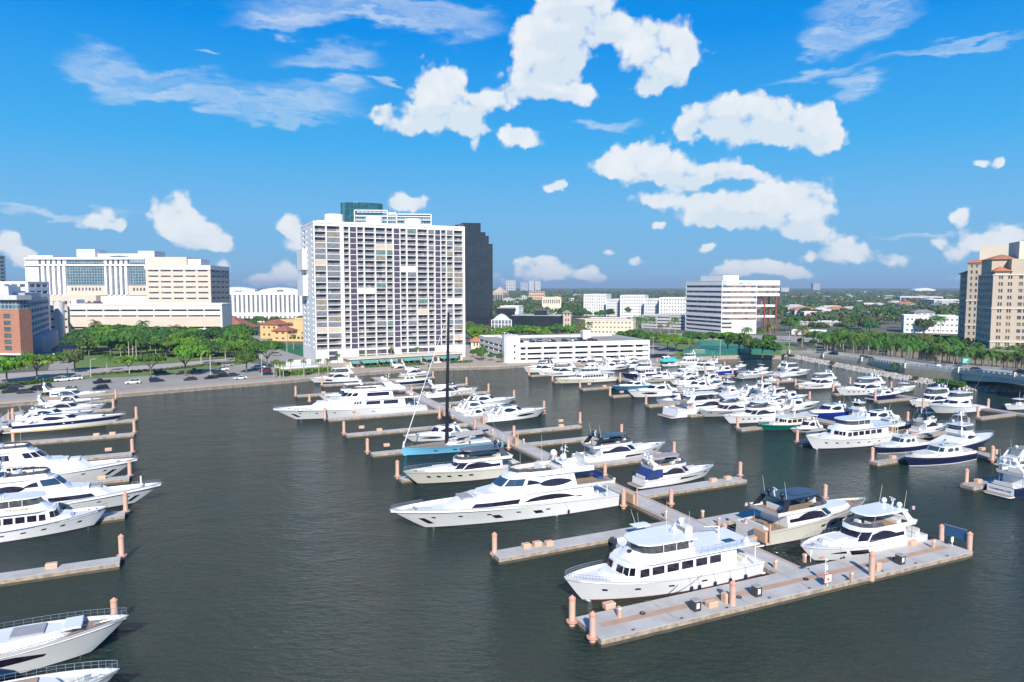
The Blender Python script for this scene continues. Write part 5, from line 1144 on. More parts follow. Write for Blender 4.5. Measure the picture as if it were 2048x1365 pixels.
def snap(p, m=0.5):
    best = None
    for o_, u_, L_ in FING:
        t = (p - o_).dot(u_); w_ = Vector((-u_.y, u_.x, 0)); s_ = (p - o_).dot(w_)
        if -2 < t < L_ + 1 and abs(s_) < 4 and (best is None or abs(s_) < best[0]): best = (abs(s_), o_ + u_ * min(max(t, 1.2), L_ - 1) + w_ * max(-m, min(m, s_)))
    q = best[1] if best else p; q.z = p.z; return q
for x, y, l in BX:
    o = dbox(snap(P(x, y, DZ)) if 'T-dock' not in l and 'domed' not in l else P(x, y, DZ), l=(1.05 if 'adjoining' in l else 1.25) if 'upright' not in l and 'locker' not in l else 0.8, h=0.62 if 'upright' not in l and 'locker' not in l else 1.05); tag(o, l, 'dock box', 'peach dock boxes on the docks')
PD = [(1238, 1234, 'left end of the T-dock head'), (1866, 1096, 'right end of the T-dock head'), (1702, 1162, 'front edge of the T-dock right of the sign'), (1609, 1125, 'corner where the central pier meets the T-dock'), (1550, 1137, 'left corner of the pier and the T-dock'),
      (1331, 1035, 'left pier edge above the front pilothouse yacht'), (1365, 1049, 'pier edge just right of the front left finger'), (1405, 1035, 'right pier edge below the empty berth'), (1437, 1049, 'right pier edge by the beige yacht berth'), (1228, 968, 'pier end of the right front finger'),
      (1119, 925, 'pier edge right of the superyacht mast'), (1047, 888, 'pier edge beside the sailboat stern'), (1157, 940, 'pier edge behind the superyacht'), (985, 868, 'pier edge above the sailboat awning'), (905, 838, 'pier edge at the tri-deck yacht stern'), (900, 818, 'pier edge near the open cockpit cruiser'), (1880, 884, 'second pier near the navy picnic boat')]
for x, y, l in PD: tag(pedestal(P(x, y, DZ)), 'tan power pedestal at the ' + l, 'power pedestal', 'power pedestals on the docks')
for x, y, l in ((1391, 1221, 'leftmost dark bin with a white notice on the T-dock'), (1513, 1192, 'middle dark bin with a white notice on the T-dock'), (1800, 1128, 'rightmost dark bin with a white notice on the T-dock')):
    p = P(x, y, DZ); r_ = empty('waste_bin', (p.x, p.y, DZ), R(24.3), l, 'bin', 'dark bins on the T-dock')
    b = MB(); b.box(-0.42, 0.42, -0.42, 0.42, 0.05, 1.15, 0.0); b.build('bin_body', m_bin, r_)
    b = MB(); b.box(-0.46, 0.46, -0.46, 0.46, 1.15, 1.25, 0.04); b.build('bin_lid', greycush, r_)
    b = MB(); b.box(0.425, 0.432, -0.26, 0.2, 0.3, 0.9); b.build('notice_panel', m_white, r_)
    b = MB(); b.box(-0.2, 0.2, -0.432, -0.425, 0.35, 0.95); b.build('notice_panel', m_white, r_)
def encl(x, y, label, l=2.3, rot=None):
    p = P(x, y, DZ); r_ = empty('utility_enclosure', (p.x, p.y, DZ), rot if rot is not None else math.atan2(um.y, um.x), label, 'utility enclosure', 'utility enclosures along the docks')
    b = MB(); b.box(-l / 2, l / 2, -0.35, 0.35, 0, 1.55); b.build('enclosure_body', m_ped, r_)
    b = MB(); b.box(-l / 2 + 0.1, l / 2 - 0.1, 0.35, 0.37, 0.12, 1.4); b.build('enclosure_door', m_tanp, r_)
    b = MB(); b.box(-l / 2 + 0.1, l / 2 - 0.1, -0.37, -0.35, 0.12, 1.4); b.build('enclosure_door', m_tanp, r_)
    b = MB(); b.tube((-l / 2 - 0.5, 0, 0), (-l / 2 - 0.5, 0, 2.7), 0.14, 0.1, 8); b.build('lamp_pylon', m_ped, r_, True)
encl(1522, 1081, 'tan utility enclosure with pylon at the beige hulled yacht stern'); encl(1262, 1005, 'tan utility enclosure beside the sleek superyacht stern')
encl(1031, 889, 'tan utility enclosure beside the sailboat stern', 1.6); encl(1106, 927, 'tan utility enclosure right of the superyacht mast', 2.0); encl(966, 846, 'tan utility enclosure behind the long dark windowed cruiser', 1.8); encl(888, 832, 'tan utility enclosure at the tri-deck yacht stern', 1.6)
encl(822, 783, 'small tan utility enclosure behind the round porthole yacht', 1.5); encl(1778, 866, 'tan utility enclosure at the white classic yacht stern', 2.2); encl(20, 838, 'tan utility enclosure on the left dock walkway', 2.0)
# sign, camera post, meter, blue barrier
p = P(1655, 1172, DZ); r_ = empty('dock_sign', (p.x, p.y, DZ), R(24.3), 'cream square notice with red frame and round emblem on the T-dock', 'sign')
b = MB(); b.box(-0.06, 0.06, 0.02, 0.10, 0, 1.55); b.build('sign_post', m_white, r_)
b = MB(); b.box(-0.62, 0.62, -0.06, 0.0, 0.35, 1.45); b.build('sign_frame', m_redf, r_)
b = MB(); b.box(-0.54, 0.54, -0.075, -0.062, 0.43, 1.37); b.build('sign_board', m_sign, r_)
b = MB(); b.tube((0, -0.078, 0.82), (0, -0.086, 0.82), 0.13, 0.13, 16); b.build('round_emblem', m_bin, r_)
b = MB(); n = 16
for i in range(n):
    a_ = 2 * math.pi * i / n; c_ = 2 * math.pi * (i + 1) / n; b.tube((0.28 * math.cos(a_), -0.082, 0.85 + 0.28 * math.sin(a_)), (0.28 * math.cos(c_), -0.082, 0.85 + 0.28 * math.sin(c_)), 0.015, 0.015, 4)
b.build('emblem_ring', m_redf, r_)
p = P(1650, 1166, DZ); r_ = empty('camera_post', (p.x, p.y, DZ), R(24.3), 'white post with box, peach lamp head and cameras behind the square notice', 'post')
b = MB(); b.tube((0, 0, 0), (0, 0, 3.1), 0.05, 0.05, 6); b.build('post_pole', m_white, r_)
b = MB(); b.box(-0.2, 0.2, -0.18, 0.05, 1.6, 2.2); b.build('control_box', m_white, r_)
b = MB(); b.tube((0, 0, 3.0), (-0.3, 0, 3.15), 0.04, 0.04, 5); b.box(-0.95, -0.25, -0.18, 0.18, 3.1, 3.2); b.build('lamp_head', m_pilec, r_)
b = MB(); b.ball((0.22, 0, 2.75), 0.12); b.build('camera_dome', m_white, r_)
p = P(1621, 1124, DZ); r_ = empty('meter_post', (p.x, p.y, DZ), R(24.3), 'slim white meter post at the inner corner of the T-dock', 'post')
b = MB(); b.tube((0, 0, 0), (0, 0, 1.3), 0.05, 0.05, 6); b.build('post_pole', m_white, r_); b = MB(); b.box(-0.14, 0.14, -0.1, 0.1, 1.0, 1.5); b.build('meter_box', m_white, r_)
p = P(1904, 1093, DZ); r_ = empty('notice_post', (p.x, p.y, DZ), R(24.3), 'small white notice post in front of the blue barrier', 'post')
b = MB(); b.tube((0, 0, 0), (0, 0, 1.2), 0.05, 0.05, 6); b.build('post_pole', m_white, r_); b = MB(); b.box(-0.22, 0.22, -0.04, 0.04, 0.6, 1.3); b.build('notice_board', m_white, r_)
pl = P(1882, 1091, 0); pr = P(1938, 1108, 0); d_ = pr - pl; r_ = empty('barrier_panel', (pl.x, pl.y, 0), math.atan2(d_.y, d_.x), 'dark blue vinyl barrier stretched between two pilings at the T-dock end', 'barrier')
b = MB(); b.box(0.36, d_.length - 0.36, -0.04, 0.04, 1.6, 3.1); b.build('panel', m_bluep, r_)
b = MB(); b.tube((0.3, 0, 3.15), (d_.length - 0.3, 0, 3.15), 0.05); b.build('top_rail', chrome, r_)
# cleats along the T-dock
for i in range(9):
    p = B_c + uT * (4 + i * 6.1) + wT * 0.35
    r_ = empty('cleat', (p.x, p.y, DZ), R(24.3), '%s dark cleat from the left along the front edge of the T-dock' % ordn(i + 1), 'cleat', 'cleats on the T-dock edge')
    b = MB(); b.box(-0.22, 0.22, -0.04, 0.04, 0.10, 0.16, 0.02); b.box(-0.09, -0.04, -0.04, 0.04, 0, 0.11); b.box(0.04, 0.09, -0.04, 0.04, 0, 0.11); b.build('cleat_horn', m_bin, r_)
for i, (x, y) in enumerate(((1478, 1196), (1612, 1160), (1790, 1118), (1285, 1228))):
    p = P(x, y, DZ); r_ = MB(); a_ = [(0.32 * math.cos(k * 0.6) * (1 - k * 0.006), 0.32 * math.sin(k * 0.6) * (1 - k * 0.006), 0.04 + k * 0.003) for k in range(40)]; r_.path(a_, 0.03, 4); tag(r_.build('water_hose', rubber if i % 2 else bluecv, None, False, (p.x, p.y, DZ)), '%s coiled hose from the left lying on the T-dock' % ordn(sorted((1478, 1612, 1790, 1285)).index(x) + 1), 'hose', 'coiled hoses on the T-dock')
def rope(p0, p1, label, sag=0.4):
    b = MB(); n = 7; pts = [p0.lerp(p1, i / n) - Vector((0, 0, sag * math.sin(math.pi * i / n))) for i in range(n + 1)]
    o = MB(); o.path([q - p0 for q in pts], 0.025, 4); r_ = o.build('mooring_line', rubber, None, False, p0); tag(r_, label, 'rope', 'mooring lines')
rope(P(1377, 1140, 2.2), P(1330, 1193, DZ + 0.1), 'dark mooring line slanting left from the front pilothouse yacht side to the T-dock')
rope(P(1330, 1192, DZ + 0.1), P(1405, 1150, 2.0), 'dark mooring line slanting right from the T-dock cleat to the yacht')
rope(P(1145, 1180, 2.6), P(1150, 1225, 1.3), 'short mooring line hanging from the front yacht bow to the piling')

# ================================================================== BUILDINGS
def bglass(name, cols, snap=(2.4, 2.4, 2.9), rough=0.12, grid=None):
    m = bpy.data.materials.new(name); m.use_nodes = True; t = m.node_tree; b = t.nodes['Principled BSDF']
    b.inputs['Roughness'].default_value = rough; b.inputs['Specular IOR Level'].default_value = 0.6
    g = t.nodes.new('ShaderNodeTexCoord'); oi = t.nodes.new('ShaderNodeObjectInfo')
    sn = t.nodes.new('ShaderNodeVectorMath'); sn.operation = 'SNAP'; sn.inputs[1].default_value = snap
    t.links.new(g.outputs['Object'], sn.inputs[0])
    wn = t.nodes.new('ShaderNodeTexWhiteNoise'); t.links.new(sn.outputs[0], wn.inputs['Vector'])
    cr = t.nodes.new('ShaderNodeValToRGB'); cr.color_ramp.interpolation = 'CONSTANT'
    e = cr.color_ramp.elements; n = len(cols)
    e[0].position = 0; e[0].color = (*cols[0][1], 1); e[1].position = cols[0][0]; e[1].color = (*cols[1][1], 1)
    acc = cols[0][0]
    for i in range(1, n - 1):
        acc += cols[i][0]; q = e.new(acc); q.color = (*cols[i + 1][1], 1)
    t.links.new(wn.outputs['Value'], cr.inputs[0])
    out_ = cr.outputs[0]
    if grid:
        sp = t.nodes.new('ShaderNodeSeparateXYZ'); t.links.new(g.outputs['Object'], sp.inputs[0])
        ad = t.nodes.new('ShaderNodeMath'); ad.operation = 'ADD'; t.links.new(sp.outputs[0], ad.inputs[0]); t.links.new(sp.outputs[1], ad.inputs[1])
        mx = None
        for src, per, th_ in ((ad.outputs[0], grid[0], grid[2] / grid[0]), (sp.outputs[2], grid[1], grid[2] / grid[1])):
            d = t.nodes.new('ShaderNodeMath'); d.operation = 'DIVIDE'; d.inputs[1].default_value = per; t.links.new(src, d.inputs[0])
            fr = t.nodes.new('ShaderNodeMath'); fr.operation = 'FRACT'; t.links.new(d.outputs[0], fr.inputs[0])
            lt = t.nodes.new('ShaderNodeMath'); lt.operation = 'LESS_THAN'; lt.inputs[1].default_value = th_; t.links.new(fr.outputs[0], lt.inputs[0])
            if mx is None: mx = lt.outputs[0]
            else:
                mm = t.nodes.new('ShaderNodeMath'); mm.operation = 'MAXIMUM'; t.links.new(mx, mm.inputs[0]); t.links.new(lt.outputs[0], mm.inputs[1]); mx = mm.outputs[0]
        x = t.nodes.new('ShaderNodeMix'); x.data_type = 'RGBA'; x.inputs[7].default_value = (*grid[3], 1); t.links.new(mx, x.inputs[0]); t.links.new(out_, x.inputs[6]); out_ = x.outputs[2]
    t.links.new(out_, b.inputs['Base Color'])
    return m
w_white = mat('white_stucco', (0.80, 0.79, 0.78), 0.85, noise=0.06, nscale=0.12)
w_off = mat('offwhite_stucco', (0.72, 0.70, 0.66), 0.85, noise=0.08, nscale=0.1)
w_tan = mat('tan_precast', (0.63, 0.54, 0.45), 0.85, noise=0.08, nscale=0.12)
w_beige = mat('beige_stucco', (0.50, 0.42, 0.33), 0.85, noise=0.08, nscale=0.1)
w_cream = mat('cream_stucco', (0.70, 0.61, 0.48), 0.85, noise=0.06, nscale=0.1)
w_yel = mat('yellow_stucco', (0.72, 0.48, 0.22), 0.85, noise=0.08, nscale=0.1)
w_grey = mat('grey_stucco', (0.42, 0.44, 0.48), 0.85, noise=0.08, nscale=0.15)
w_lgrey = mat('pale_grey_concrete', (0.58, 0.58, 0.57), 0.85, noise=0.1, nscale=0.12)
w_brick = mat('red_brick', (0.44, 0.20, 0.13), 0.85, noise=0.15, nscale=0.6, bump=0.2, bscale=8)
w_pink = mat('pink_stucco', (0.65, 0.42, 0.30), 0.85)
r_red = mat('red_tile_roof', (0.36, 0.13, 0.08), 0.85, noise=0.2, nscale=0.3, bump=0.3, bscale=2)
r_orange = mat('orange_tile_roof', (0.48, 0.19, 0.09), 0.85, noise=0.2, nscale=0.4)
r_flat = mat('gravel_roof', (0.46, 0.45, 0.43), 0.95, noise=0.15, nscale=0.2)
r_grey = mat('grey_shingle_roof', (0.25, 0.25, 0.26), 0.9, noise=0.2, nscale=0.3)
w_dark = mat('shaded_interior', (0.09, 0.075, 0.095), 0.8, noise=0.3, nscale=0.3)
redst = mat('red_steel', (0.30, 0.035, 0.03), 0.5)
teal_aw = mat('teal_awning', (0.13, 0.33, 0.29), 0.8)
g_apt = bglass('apartment_glass', [(0.36, (0.07, 0.06, 0.075)), (0.20, (0.17, 0.14, 0.12)), (0.10, (0.05, 0.09, 0.12)), (0.14, (0.34, 0.30, 0.26)), (0.16, (0.10, 0.12, 0.14))], snap=(1.3, 1.3, 2.55))
g_off = bglass('office_glass', [(0.55, (0.075, 0.07, 0.10)), (0.2, (0.14, 0.12, 0.13)), (0.1, (0.07, 0.10, 0.18)), (0.15, (0.24, 0.18, 0.14))], snap=(3.0, 3.0, 3.0))
g_tanoff = bglass('curtained_office_glass', [(0.5, (0.30, 0.23, 0.17)), (0.2, (0.22, 0.17, 0.15)), (0.15, (0.08, 0.09, 0.15)), (0.15, (0.16, 0.13, 0.13))], snap=(2.2, 2.2, 3.5))
g_curt = bglass('curtain_wall_glass', [(0.7, (0.06, 0.11, 0.14)), (0.3, (0.10, 0.17, 0.20))], snap=(2, 2, 2), grid=(2.0, 2.0, 0.28, (0.35, 0.42, 0.45)))
g_strip = bglass('strip_glass', [(0.6, (0.09, 0.10, 0.13)), (0.4, (0.14, 0.16, 0.20))], snap=(1.6, 1.6, 1.6), grid=(1.6, 1.5, 0.2, (0.30, 0.33, 0.38)))
g_black = bglass('black_tower_glass', [(0.6, (0.018, 0.024, 0.032)), (0.4, (0.026, 0.032, 0.042))], snap=(3, 3, 3.2), rough=0.1, grid=(1.9, 3.2, 0.2, (0.035, 0.045, 0.055)))
g_teal = bglass('teal_tower_glass', [(0.6, (0.012, 0.07, 0.09)), (0.4, (0.025, 0.10, 0.12))], snap=(3, 3, 3), grid=(2.5, 6.0, 0.2, (0.08, 0.2, 0.22)))
rail_m = bpy.data.materials.new('balcony_rail_bars'); rail_m.use_nodes = True
_t = rail_m.node_tree; _b = _t.nodes['Principled BSDF']; _b.inputs['Base Color'].default_value = (0.38, 0.36, 0.38, 1); _b.inputs['Alpha'].default_value = 0.42
class Bld:
    def __init__(s, name, label, A, B, cat='building', group=None, z=None):
        s.z = G0 if z is None else z
        s.A = Vector((XY(*A, s.z), A[1], 0)); s.B = Vector((XY(*B, s.z), B[1], 0)); d = s.B - s.A; s.W = d.length; s.u = d.normalized(); s.th = math.atan2(d.y, d.x)
        s.root = empty(name, (s.A.x, s.A.y, s.z), s.th, label, cat, group); s.wins = []; s.wm = MB()
    def xa(s, px):          # distance along the facade seen at photo column px
        k = (px - CX) / F * math.cos(TH); kk = (px - CX) / F * (H - s.z) * math.sin(TH)
        # A.x + u.x t = k (A.y + u.y t) + kk
        return (k * s.A.y + kk - s.A.x) / (s.u.x - k * s.u.y)
    def ya(s, px): return s.A.y + s.u.y * s.xa(px)
    def za(s, px, py): return Z(py, s.ya(px)) - s.z
    def rect(s, name, px0, px1, py0, py1, m, off=0.06, part=False, dep=0.0, parent=None):
        x0, x1 = s.xa(px0), s.xa(px1); c = (px0 + px1) / 2; z0, z1 = s.za(c, py1), s.za(c, py0)
        b = MB(); b.box(x0, x1, -off, dep, z0, z1); s.wins.append((name, b, m)) if not part else b.build(name, m, parent or s.root)
    def facade(s, p0, p1, z0, z1, cols, rows, depth, gm, name='window', rail=None, fill=None, ledge=None):
        p0 = Vector((*p0, 0)); p1 = Vector((*p1, 0)); d = p1 - p0; W_ = d.length; d.normalize(); inn = Vector((-d.y, d.x, 0))
        xs = [0.0] + [v for c in cols for v in c] + [W_]; zs = [z0] + [v for r in rows for v in r] + [z1]
        def pt(x, z, dd=0): q = p0 + d * x + inn * dd; return (q.x, q.y, z)
        wm = s.wm
        for i in range(len(xs) - 1):
            for j in range(len(zs) - 1):
                x0, x1, a, b = xs[i], xs[i + 1], zs[j], zs[j + 1]
                if x1 - x0 < 1e-4 or b - a < 1e-4: continue
                if i % 2 == 1 and j % 2 == 1:
                    wm.add([pt(x0, a), pt(x1, a), pt(x1, b), pt(x0, b), pt(x0, a, depth), pt(x1, a, depth), pt(x1, b, depth), pt(x0, b, depth)], [(0, 1, 5, 4), (1, 2, 6, 5), (2, 3, 7, 6), (3, 0, 4, 7)])
                    f_ = fill(i // 2, j // 2) if fill else None
                    dd = depth if not f_ else 0.1; gmm = gm if not f_ else f_
                    mb = MB(); mb.add([pt(x0, a, dd), pt(x1, a, dd), pt(x1, b, dd), pt(x0, b, dd)], [(0, 1, 2, 3)])
                    s.wins.append((name if not f_ else 'shutter', mb, gmm))
                    if rail and not f_: 
                        rail.add([pt(x0, a, 0.06), pt(x1, a, 0.06), pt(x1, a + 1.0, 0.06), pt(x0, a + 1.0, 0.06)], [(0, 1, 2, 3)])
                else: wm.add([pt(x0, a), pt(x1, a), pt(x1, b), pt(x0, b)], [(0, 1, 2, 3)])
    def plain(s, p0, p1, z0, z1): s.wm.add([(*p0, z0), (*p1, z0), (*p1, z1), (*p0, z1)], [(0, 1, 2, 3)])
    def finish(s, wall, roofm=None, name='wall'):
        s.wo = s.wm.build(name, wall, s.root) if s.wm.v else None
        rest = {}
        for i, (n, b, m) in enumerate(s.wins):
            if i < 95: b.build(n, m, s.wo or s.root)
            else:
                q = rest.setdefault((n, m.name), (MB(), m)); q[0].add(b.v, b.f)
        for (n, _), (b, m) in rest.items(): tag(b.build(n, m, s.wo or s.root), kind='stuff')
        return s.root
    def roof(s, pts, z, m, par=0.0, parm=None, t=0.3):
        b = MB(); b.prism(pts, z - t, z); o = b.build('roof', m, s.root)
        if par:
            pb = MB(); n = len(pts)
            for i in range(n):
                a, c = Vector(pts[i]), Vector(pts[(i + 1) % n]); d = c - a; l = d.length; u = d / l; mid = (a + c) / 2; nn = Vector((-u.y, u.x))
                pb.obox((mid.x + nn.x * 0.15, mid.y + nn.y * 0.15), (u.x, u.y), l / 2 - (0.3 if i % 2 else 0.0), 0.15, z + 0.003, z + par)
            pb.build('parapet', parm, o)
        return o
def rows_even(z0, n, fh, a, b): return [(z0 + i * fh + a, z0 + i * fh + b) for i in range(n)]
def cols_even(W, n, m0, gap): 
    w = (W - 2 * m0) / n; gap = min(gap, w * 0.55); return [(m0 + i * w + gap / 2, m0 + (i + 1) * w - gap / 2) for i in range(n)]
def box_building(name, label, A, B, depth, ztop, wall, gm, nf, nc, group=None, roofm=r_flat, win=(0.35, 0.8), gap=1.4, strip=False, dep=0.3, sidecols=None, par=0.8, z=None, hip=None, margin=1.0, cat='building', z0off=0.0):
    b = Bld(name, label, A, B, cat, group, z); W_, D = b.W, depth; zt = ztop - b.z; fh = (zt - z0off) / nf
    rows = rows_even(z0off, nf, fh, fh * win[0], fh * win[1])
    fc = [(margin, W_ - margin)] if strip else cols_even(W_, nc, margin, gap)
    ns = sidecols if sidecols is not None else max(1, int(nc * D / W_)); sc = [(margin, D - margin)] if strip else cols_even(D, ns, margin, gap)
    b.facade((0, 0), (W_, 0), 0, zt, fc, rows, dep, gm); b.facade((W_, 0), (W_, D), 0, zt, sc, rows, dep, gm)
    b.facade((0, D), (0, 0), 0, zt, sc, rows, dep, gm); b.plain((W_, D), (0, D), 0, zt)
    if hip:
        o = 0.8; h = hip; m_ = min(W_, D) / 2; r = MB()
        if W_ > D: rd = [(m_, D / 2, zt + h), (W_ - m_, D / 2, zt + h)]
        else: rd = [(W_ / 2, m_, zt + h), (W_ / 2, D - m_, zt + h)]
        q = [(-o, -o, zt), (W_ + o, -o, zt), (W_ + o, D + o, zt), (-o, D + o, zt)] + rd + [(-o, -o, zt - 0.35), (W_ + o, -o, zt - 0.35), (W_ + o, D + o, zt - 0.35), (-o, D + o, zt - 0.35)]
        fs = [(0, 1, 5, 4), (1, 2, 5), (2, 3, 4, 5), (3, 0, 4)] if W_ > D else [(0, 1, 4), (1, 2, 5, 4), (2, 3, 5), (3, 0, 4, 5)]
        r.add(q, fs + [(6, 7, 1, 0), (7, 8, 2, 1), (8, 9, 3, 2), (9, 6, 0, 3), (9, 8, 7, 6)]); r.build('roof', roofm, b.root)
    else: b.roof([(0, 0), (W_, 0), (W_, D), (0, D)], zt, roofm, par, wall)
    b.finish(wall); return b

# ---- the white apartment tower
b = Bld('apartment_tower', 'tall white balcony apartment tower with roof drums behind the restaurant terrace', (632, 318), (930, 349))
W_, D = b.W, 34.0; Z0, Z1 = 7.6 - G0, Z(446, 318) - G0; nf = 22; fh = (Z1 - 0.9 - Z0) / nf
zx = lambda v: b.xa(512 + v / 3.412)
cells = [(410, 492), (500, 587), (611, 648), (655, 698), (703, 746), (755, 821), (829, 894), (900, 942), (950, 988), (994, 1033), (1042, 1101), (1110, 1176), (1182, 1222), (1228, 1263), (1268, 1301), (1306, 1348), (1355, 1414)]
darkc = {3, 8, 13}
cols = [(zx(a), zx(c)) for a, c in cells]
beige_sh = mat('beige_storm_shutter', (0.58, 0.46, 0.36), 0.8, noise=0.1, nscale=0.5); white_sh = mat('white_storm_shutter', (0.75, 0.75, 0.76), 0.7); green_gl = mat('green_balcony_glass', (0.16, 0.26, 0.24), 0.2, noise=0.4, nscale=0.8); dpanel = mat('dark_spandrel_panel', (0.085, 0.065, 0.10), 0.4, noise=0.15, nscale=0.3); tanfr = mat('tan_glazing', (0.30, 0.26, 0.21), 0.3, noise=0.3, nscale=0.6); greyfr = mat('grey_glazing', (0.22, 0.23, 0.25), 0.25, noise=0.3, nscale=0.7)
rs = random.Random(11); FILL = {}
for r_, cs, m_ in ((15, [0], beige_sh), (19, [5, 6][0:0], beige_sh), (3, [0, 1], beige_sh), (18, [6, 7], beige_sh), (14, [0, 1], greyfr), (11, [1], greyfr), (14, [9, 10], white_sh), (10, [4, 5], white_sh), (8, [15, 16], white_sh), (6, [11], beige_sh), (1, [16], beige_sh), (5, [1], tanfr), (20, [1], tanfr), (7, [0], tanfr), (13, [15, 16], tanfr), (12, [16], tanfr), (16, [6], tanfr), (21, [10], green_gl), (17, [6, 7], green_gl), (11, [6], green_gl), (8, [11], green_gl), (4, [7], green_gl)):
    for c_ in cs: FILL[(c_, r_)] = m_
def fill(c, r):
    if c in darkc: return dpanel
    if (c, r) in FILL: return FILL[(c, r)]
    if c in (0, 1, 15, 16) and rs.random() < 0.45: return greyfr if rs.random() < 0.7 else tanfr
    return greyfr if rs.random() < 0.03 else None
rows = [(Z0 + i * fh + 0.02, Z0 + (i + 1) * fh - 0.24) for i in range(nf)]
rail = MB()
b.facade((0, 0), (W_, 0), Z0, Z1, cols, rows, 1.7, g_apt, 'balcony_window', rail, fill)
lob = [(zx(a), zx(c)) for a, c in ((500, 560), (703, 746), (755, 821), (829, 894), (900, 942), (994, 1033), (1042, 1101), (1110, 1176), (1182, 1222))]
b.facade((0, 0), (W_, 0), 0, Z0, lob, [(1.0, 3.0), (3.3, 5.3)], 0.6, g_off, 'lobby_window')
srows = [(Z0 + i * fh + 0.5, Z0 + (i + 1) * fh - 0.7) for i in range(nf)]
b.facade((0, D), (0, 0), 0, Z1, [(6, 11), (16, 18.5), (29, 31.5)], srows, 0.8, g_apt, 'side_window')
b.plain((W_, 0), (W_, D), 0, Z1); b.plain((W_, D), (0, D), 0, Z1)
b.roof([(0, 0), (W_, 0), (W_, D), (0, D)], Z1 + 0.01, r_flat, 0.9, w_white)
b.finish(w_white)
tag(rail.build('balcony_railing', rail_m, b.root), kind='stuff')
# pilaster fins standing proud, full height, and projecting side bays
pf = MB()
for a, c in ((587, 611),): pf.box(zx(a), zx(c), -0.7, 0.02, 0, Z1 + 0.9)
for i, c in enumerate(cells):
    if i in (1,): continue
    x = zx(c[1]); x2 = zx(cells[i + 1][0]) if i + 1 < len(cells) else W_; mw = (x + x2) / 2; pf.box(mw - 0.2, mw + 0.2, -0.35, 0.02, Z0, Z1 + 0.5)
pf.box(-0.02, 0.5, -0.5, 0.0, 0, Z1 + 0.9); pf.box(W_ - 0.5, W_, -0.5, 0.0, 0, Z1 + 0.9)
pf.build('facade_fin', w_white, b.root)
for z_a, z_b, dd in ((Z1 - 8 * fh, Z1 - 4.2 * fh, 2.2), (Z0 + 9.5 * fh, Z0 + 13.3 * fh, 2.2)):
    q = MB(); q.box(-dd, 0, D * 0.5, D - 1, z_a, z_b); q.build('projecting_bay', w_white, b.root)
for px0, px1, pt in ((668, 706, 428), (752, 786, 434), (831, 865, 438)):
    x = b.xa((px0 + px1) / 2) ; r_ = (b.xa(px1) - b.xa(px0)) / 2; q = MB(); q.lathe((x, D * 0.45, Z1), [(r_, 0), (r_, b.za(px0, pt) - Z1 + 1.2)], 28); q.build('roof_drum', w_white, b.root, True)
for x0, x1, h_ in ((0.05, 0.10, 2.2), (0.33, 0.40, 2.0), (0.60, 0.70, 1.6), (0.82, 0.9, 1.8)):
    q = MB(); q.box(W_ * x0, W_ * x1, D * 0.3, D * 0.6, Z1, Z1 + h_); q.build('roof_plant_room', w_off, b.root)
TOW = b

# ---- teal glass tower behind it
b = Bld('glass_tower', 'teal glass tower whose curved top rises behind the white apartment tower', (684, 620), (772, 630)); W_ = b.W; zt = Z(404, 620) - G0
n = 10; pts = [(W_ * (0.5 - 0.5 * math.cos(math.pi * i / n)), 14 - 14 * math.sin(math.pi * i / n) ** 0.6) for i in range(n + 1)] + [(W_, 30), (0, 30)]
q = MB(); q.prism(pts, 0, zt, [(x, y) if 0 < i < n + 1 else (x + (3 if x < 1 else -3), y) for i, (x, y) in enumerate(pts)]); q.build('glass_shaft', g_teal, b.root)
q = MB(); q.box(W_ * 0.3, W_ * 0.42, 4, 16, zt - 6, zt + 0.6); q.build('crown_slot', w_lgrey, b.root)
b = Bld('condominium_tower', 'grey balcony tower with white frame crown behind the white apartment tower', (712, 560), (866, 566)); zt = Z(428, 560) - G0; W_ = b.W
def crown(x0, x1, ztop, par=b):
    q = MB(); y0 = -1
    for z_ in (ztop, ztop - 4.5): q.box(x0, x1, y0, y0 + 0.7, z_ - 0.7, z_); q.box(x0, x1, 13, 13.7, z_ - 0.7, z_)
    q.box(x0, x0 + 0.8, y0, 13.7, ztop - 0.69, ztop - 0.01); q.box(x1 - 0.8, x1, y0, 13.7, ztop - 0.69, ztop - 0.01)
    for x in (x0, x1 - 0.8): q.box(x, x + 0.8, y0, y0 + 0.7, ztop - 12, ztop - 0.7)
    for k in range(1, 8): q.box(x0 + (x1 - x0) * k / 8, x0 + (x1 - x0) * k / 8 + 0.3, y0, 13, ztop - 0.5, ztop - 0.2)
    q.build('roof_frame', w_white, par.root)
for k in range(9):
    q = MB(); q.box(0.5, W_ - 0.5, 0, 0.4, zt - 2 - k * 3, zt - 1.4 - k * 3); q.build('balcony_slab', w_white, b.root)
q = MB(); q.box(0.5, W_ - 0.5, 0.4, 14, 0, zt - 0.5); q.build('glass_body', g_curt, b.root)
crown(b.xa(712), b.xa(779), Z(420, 560) - G0); crown(b.xa(795), b.xa(865), Z(427, 560) - G0)
q = MB(); q.box(b.xa(779), b.xa(795), 3, 12, zt - 1, Z(423, 560) - G0); q.build('core_wall', w_lgrey, b.root)

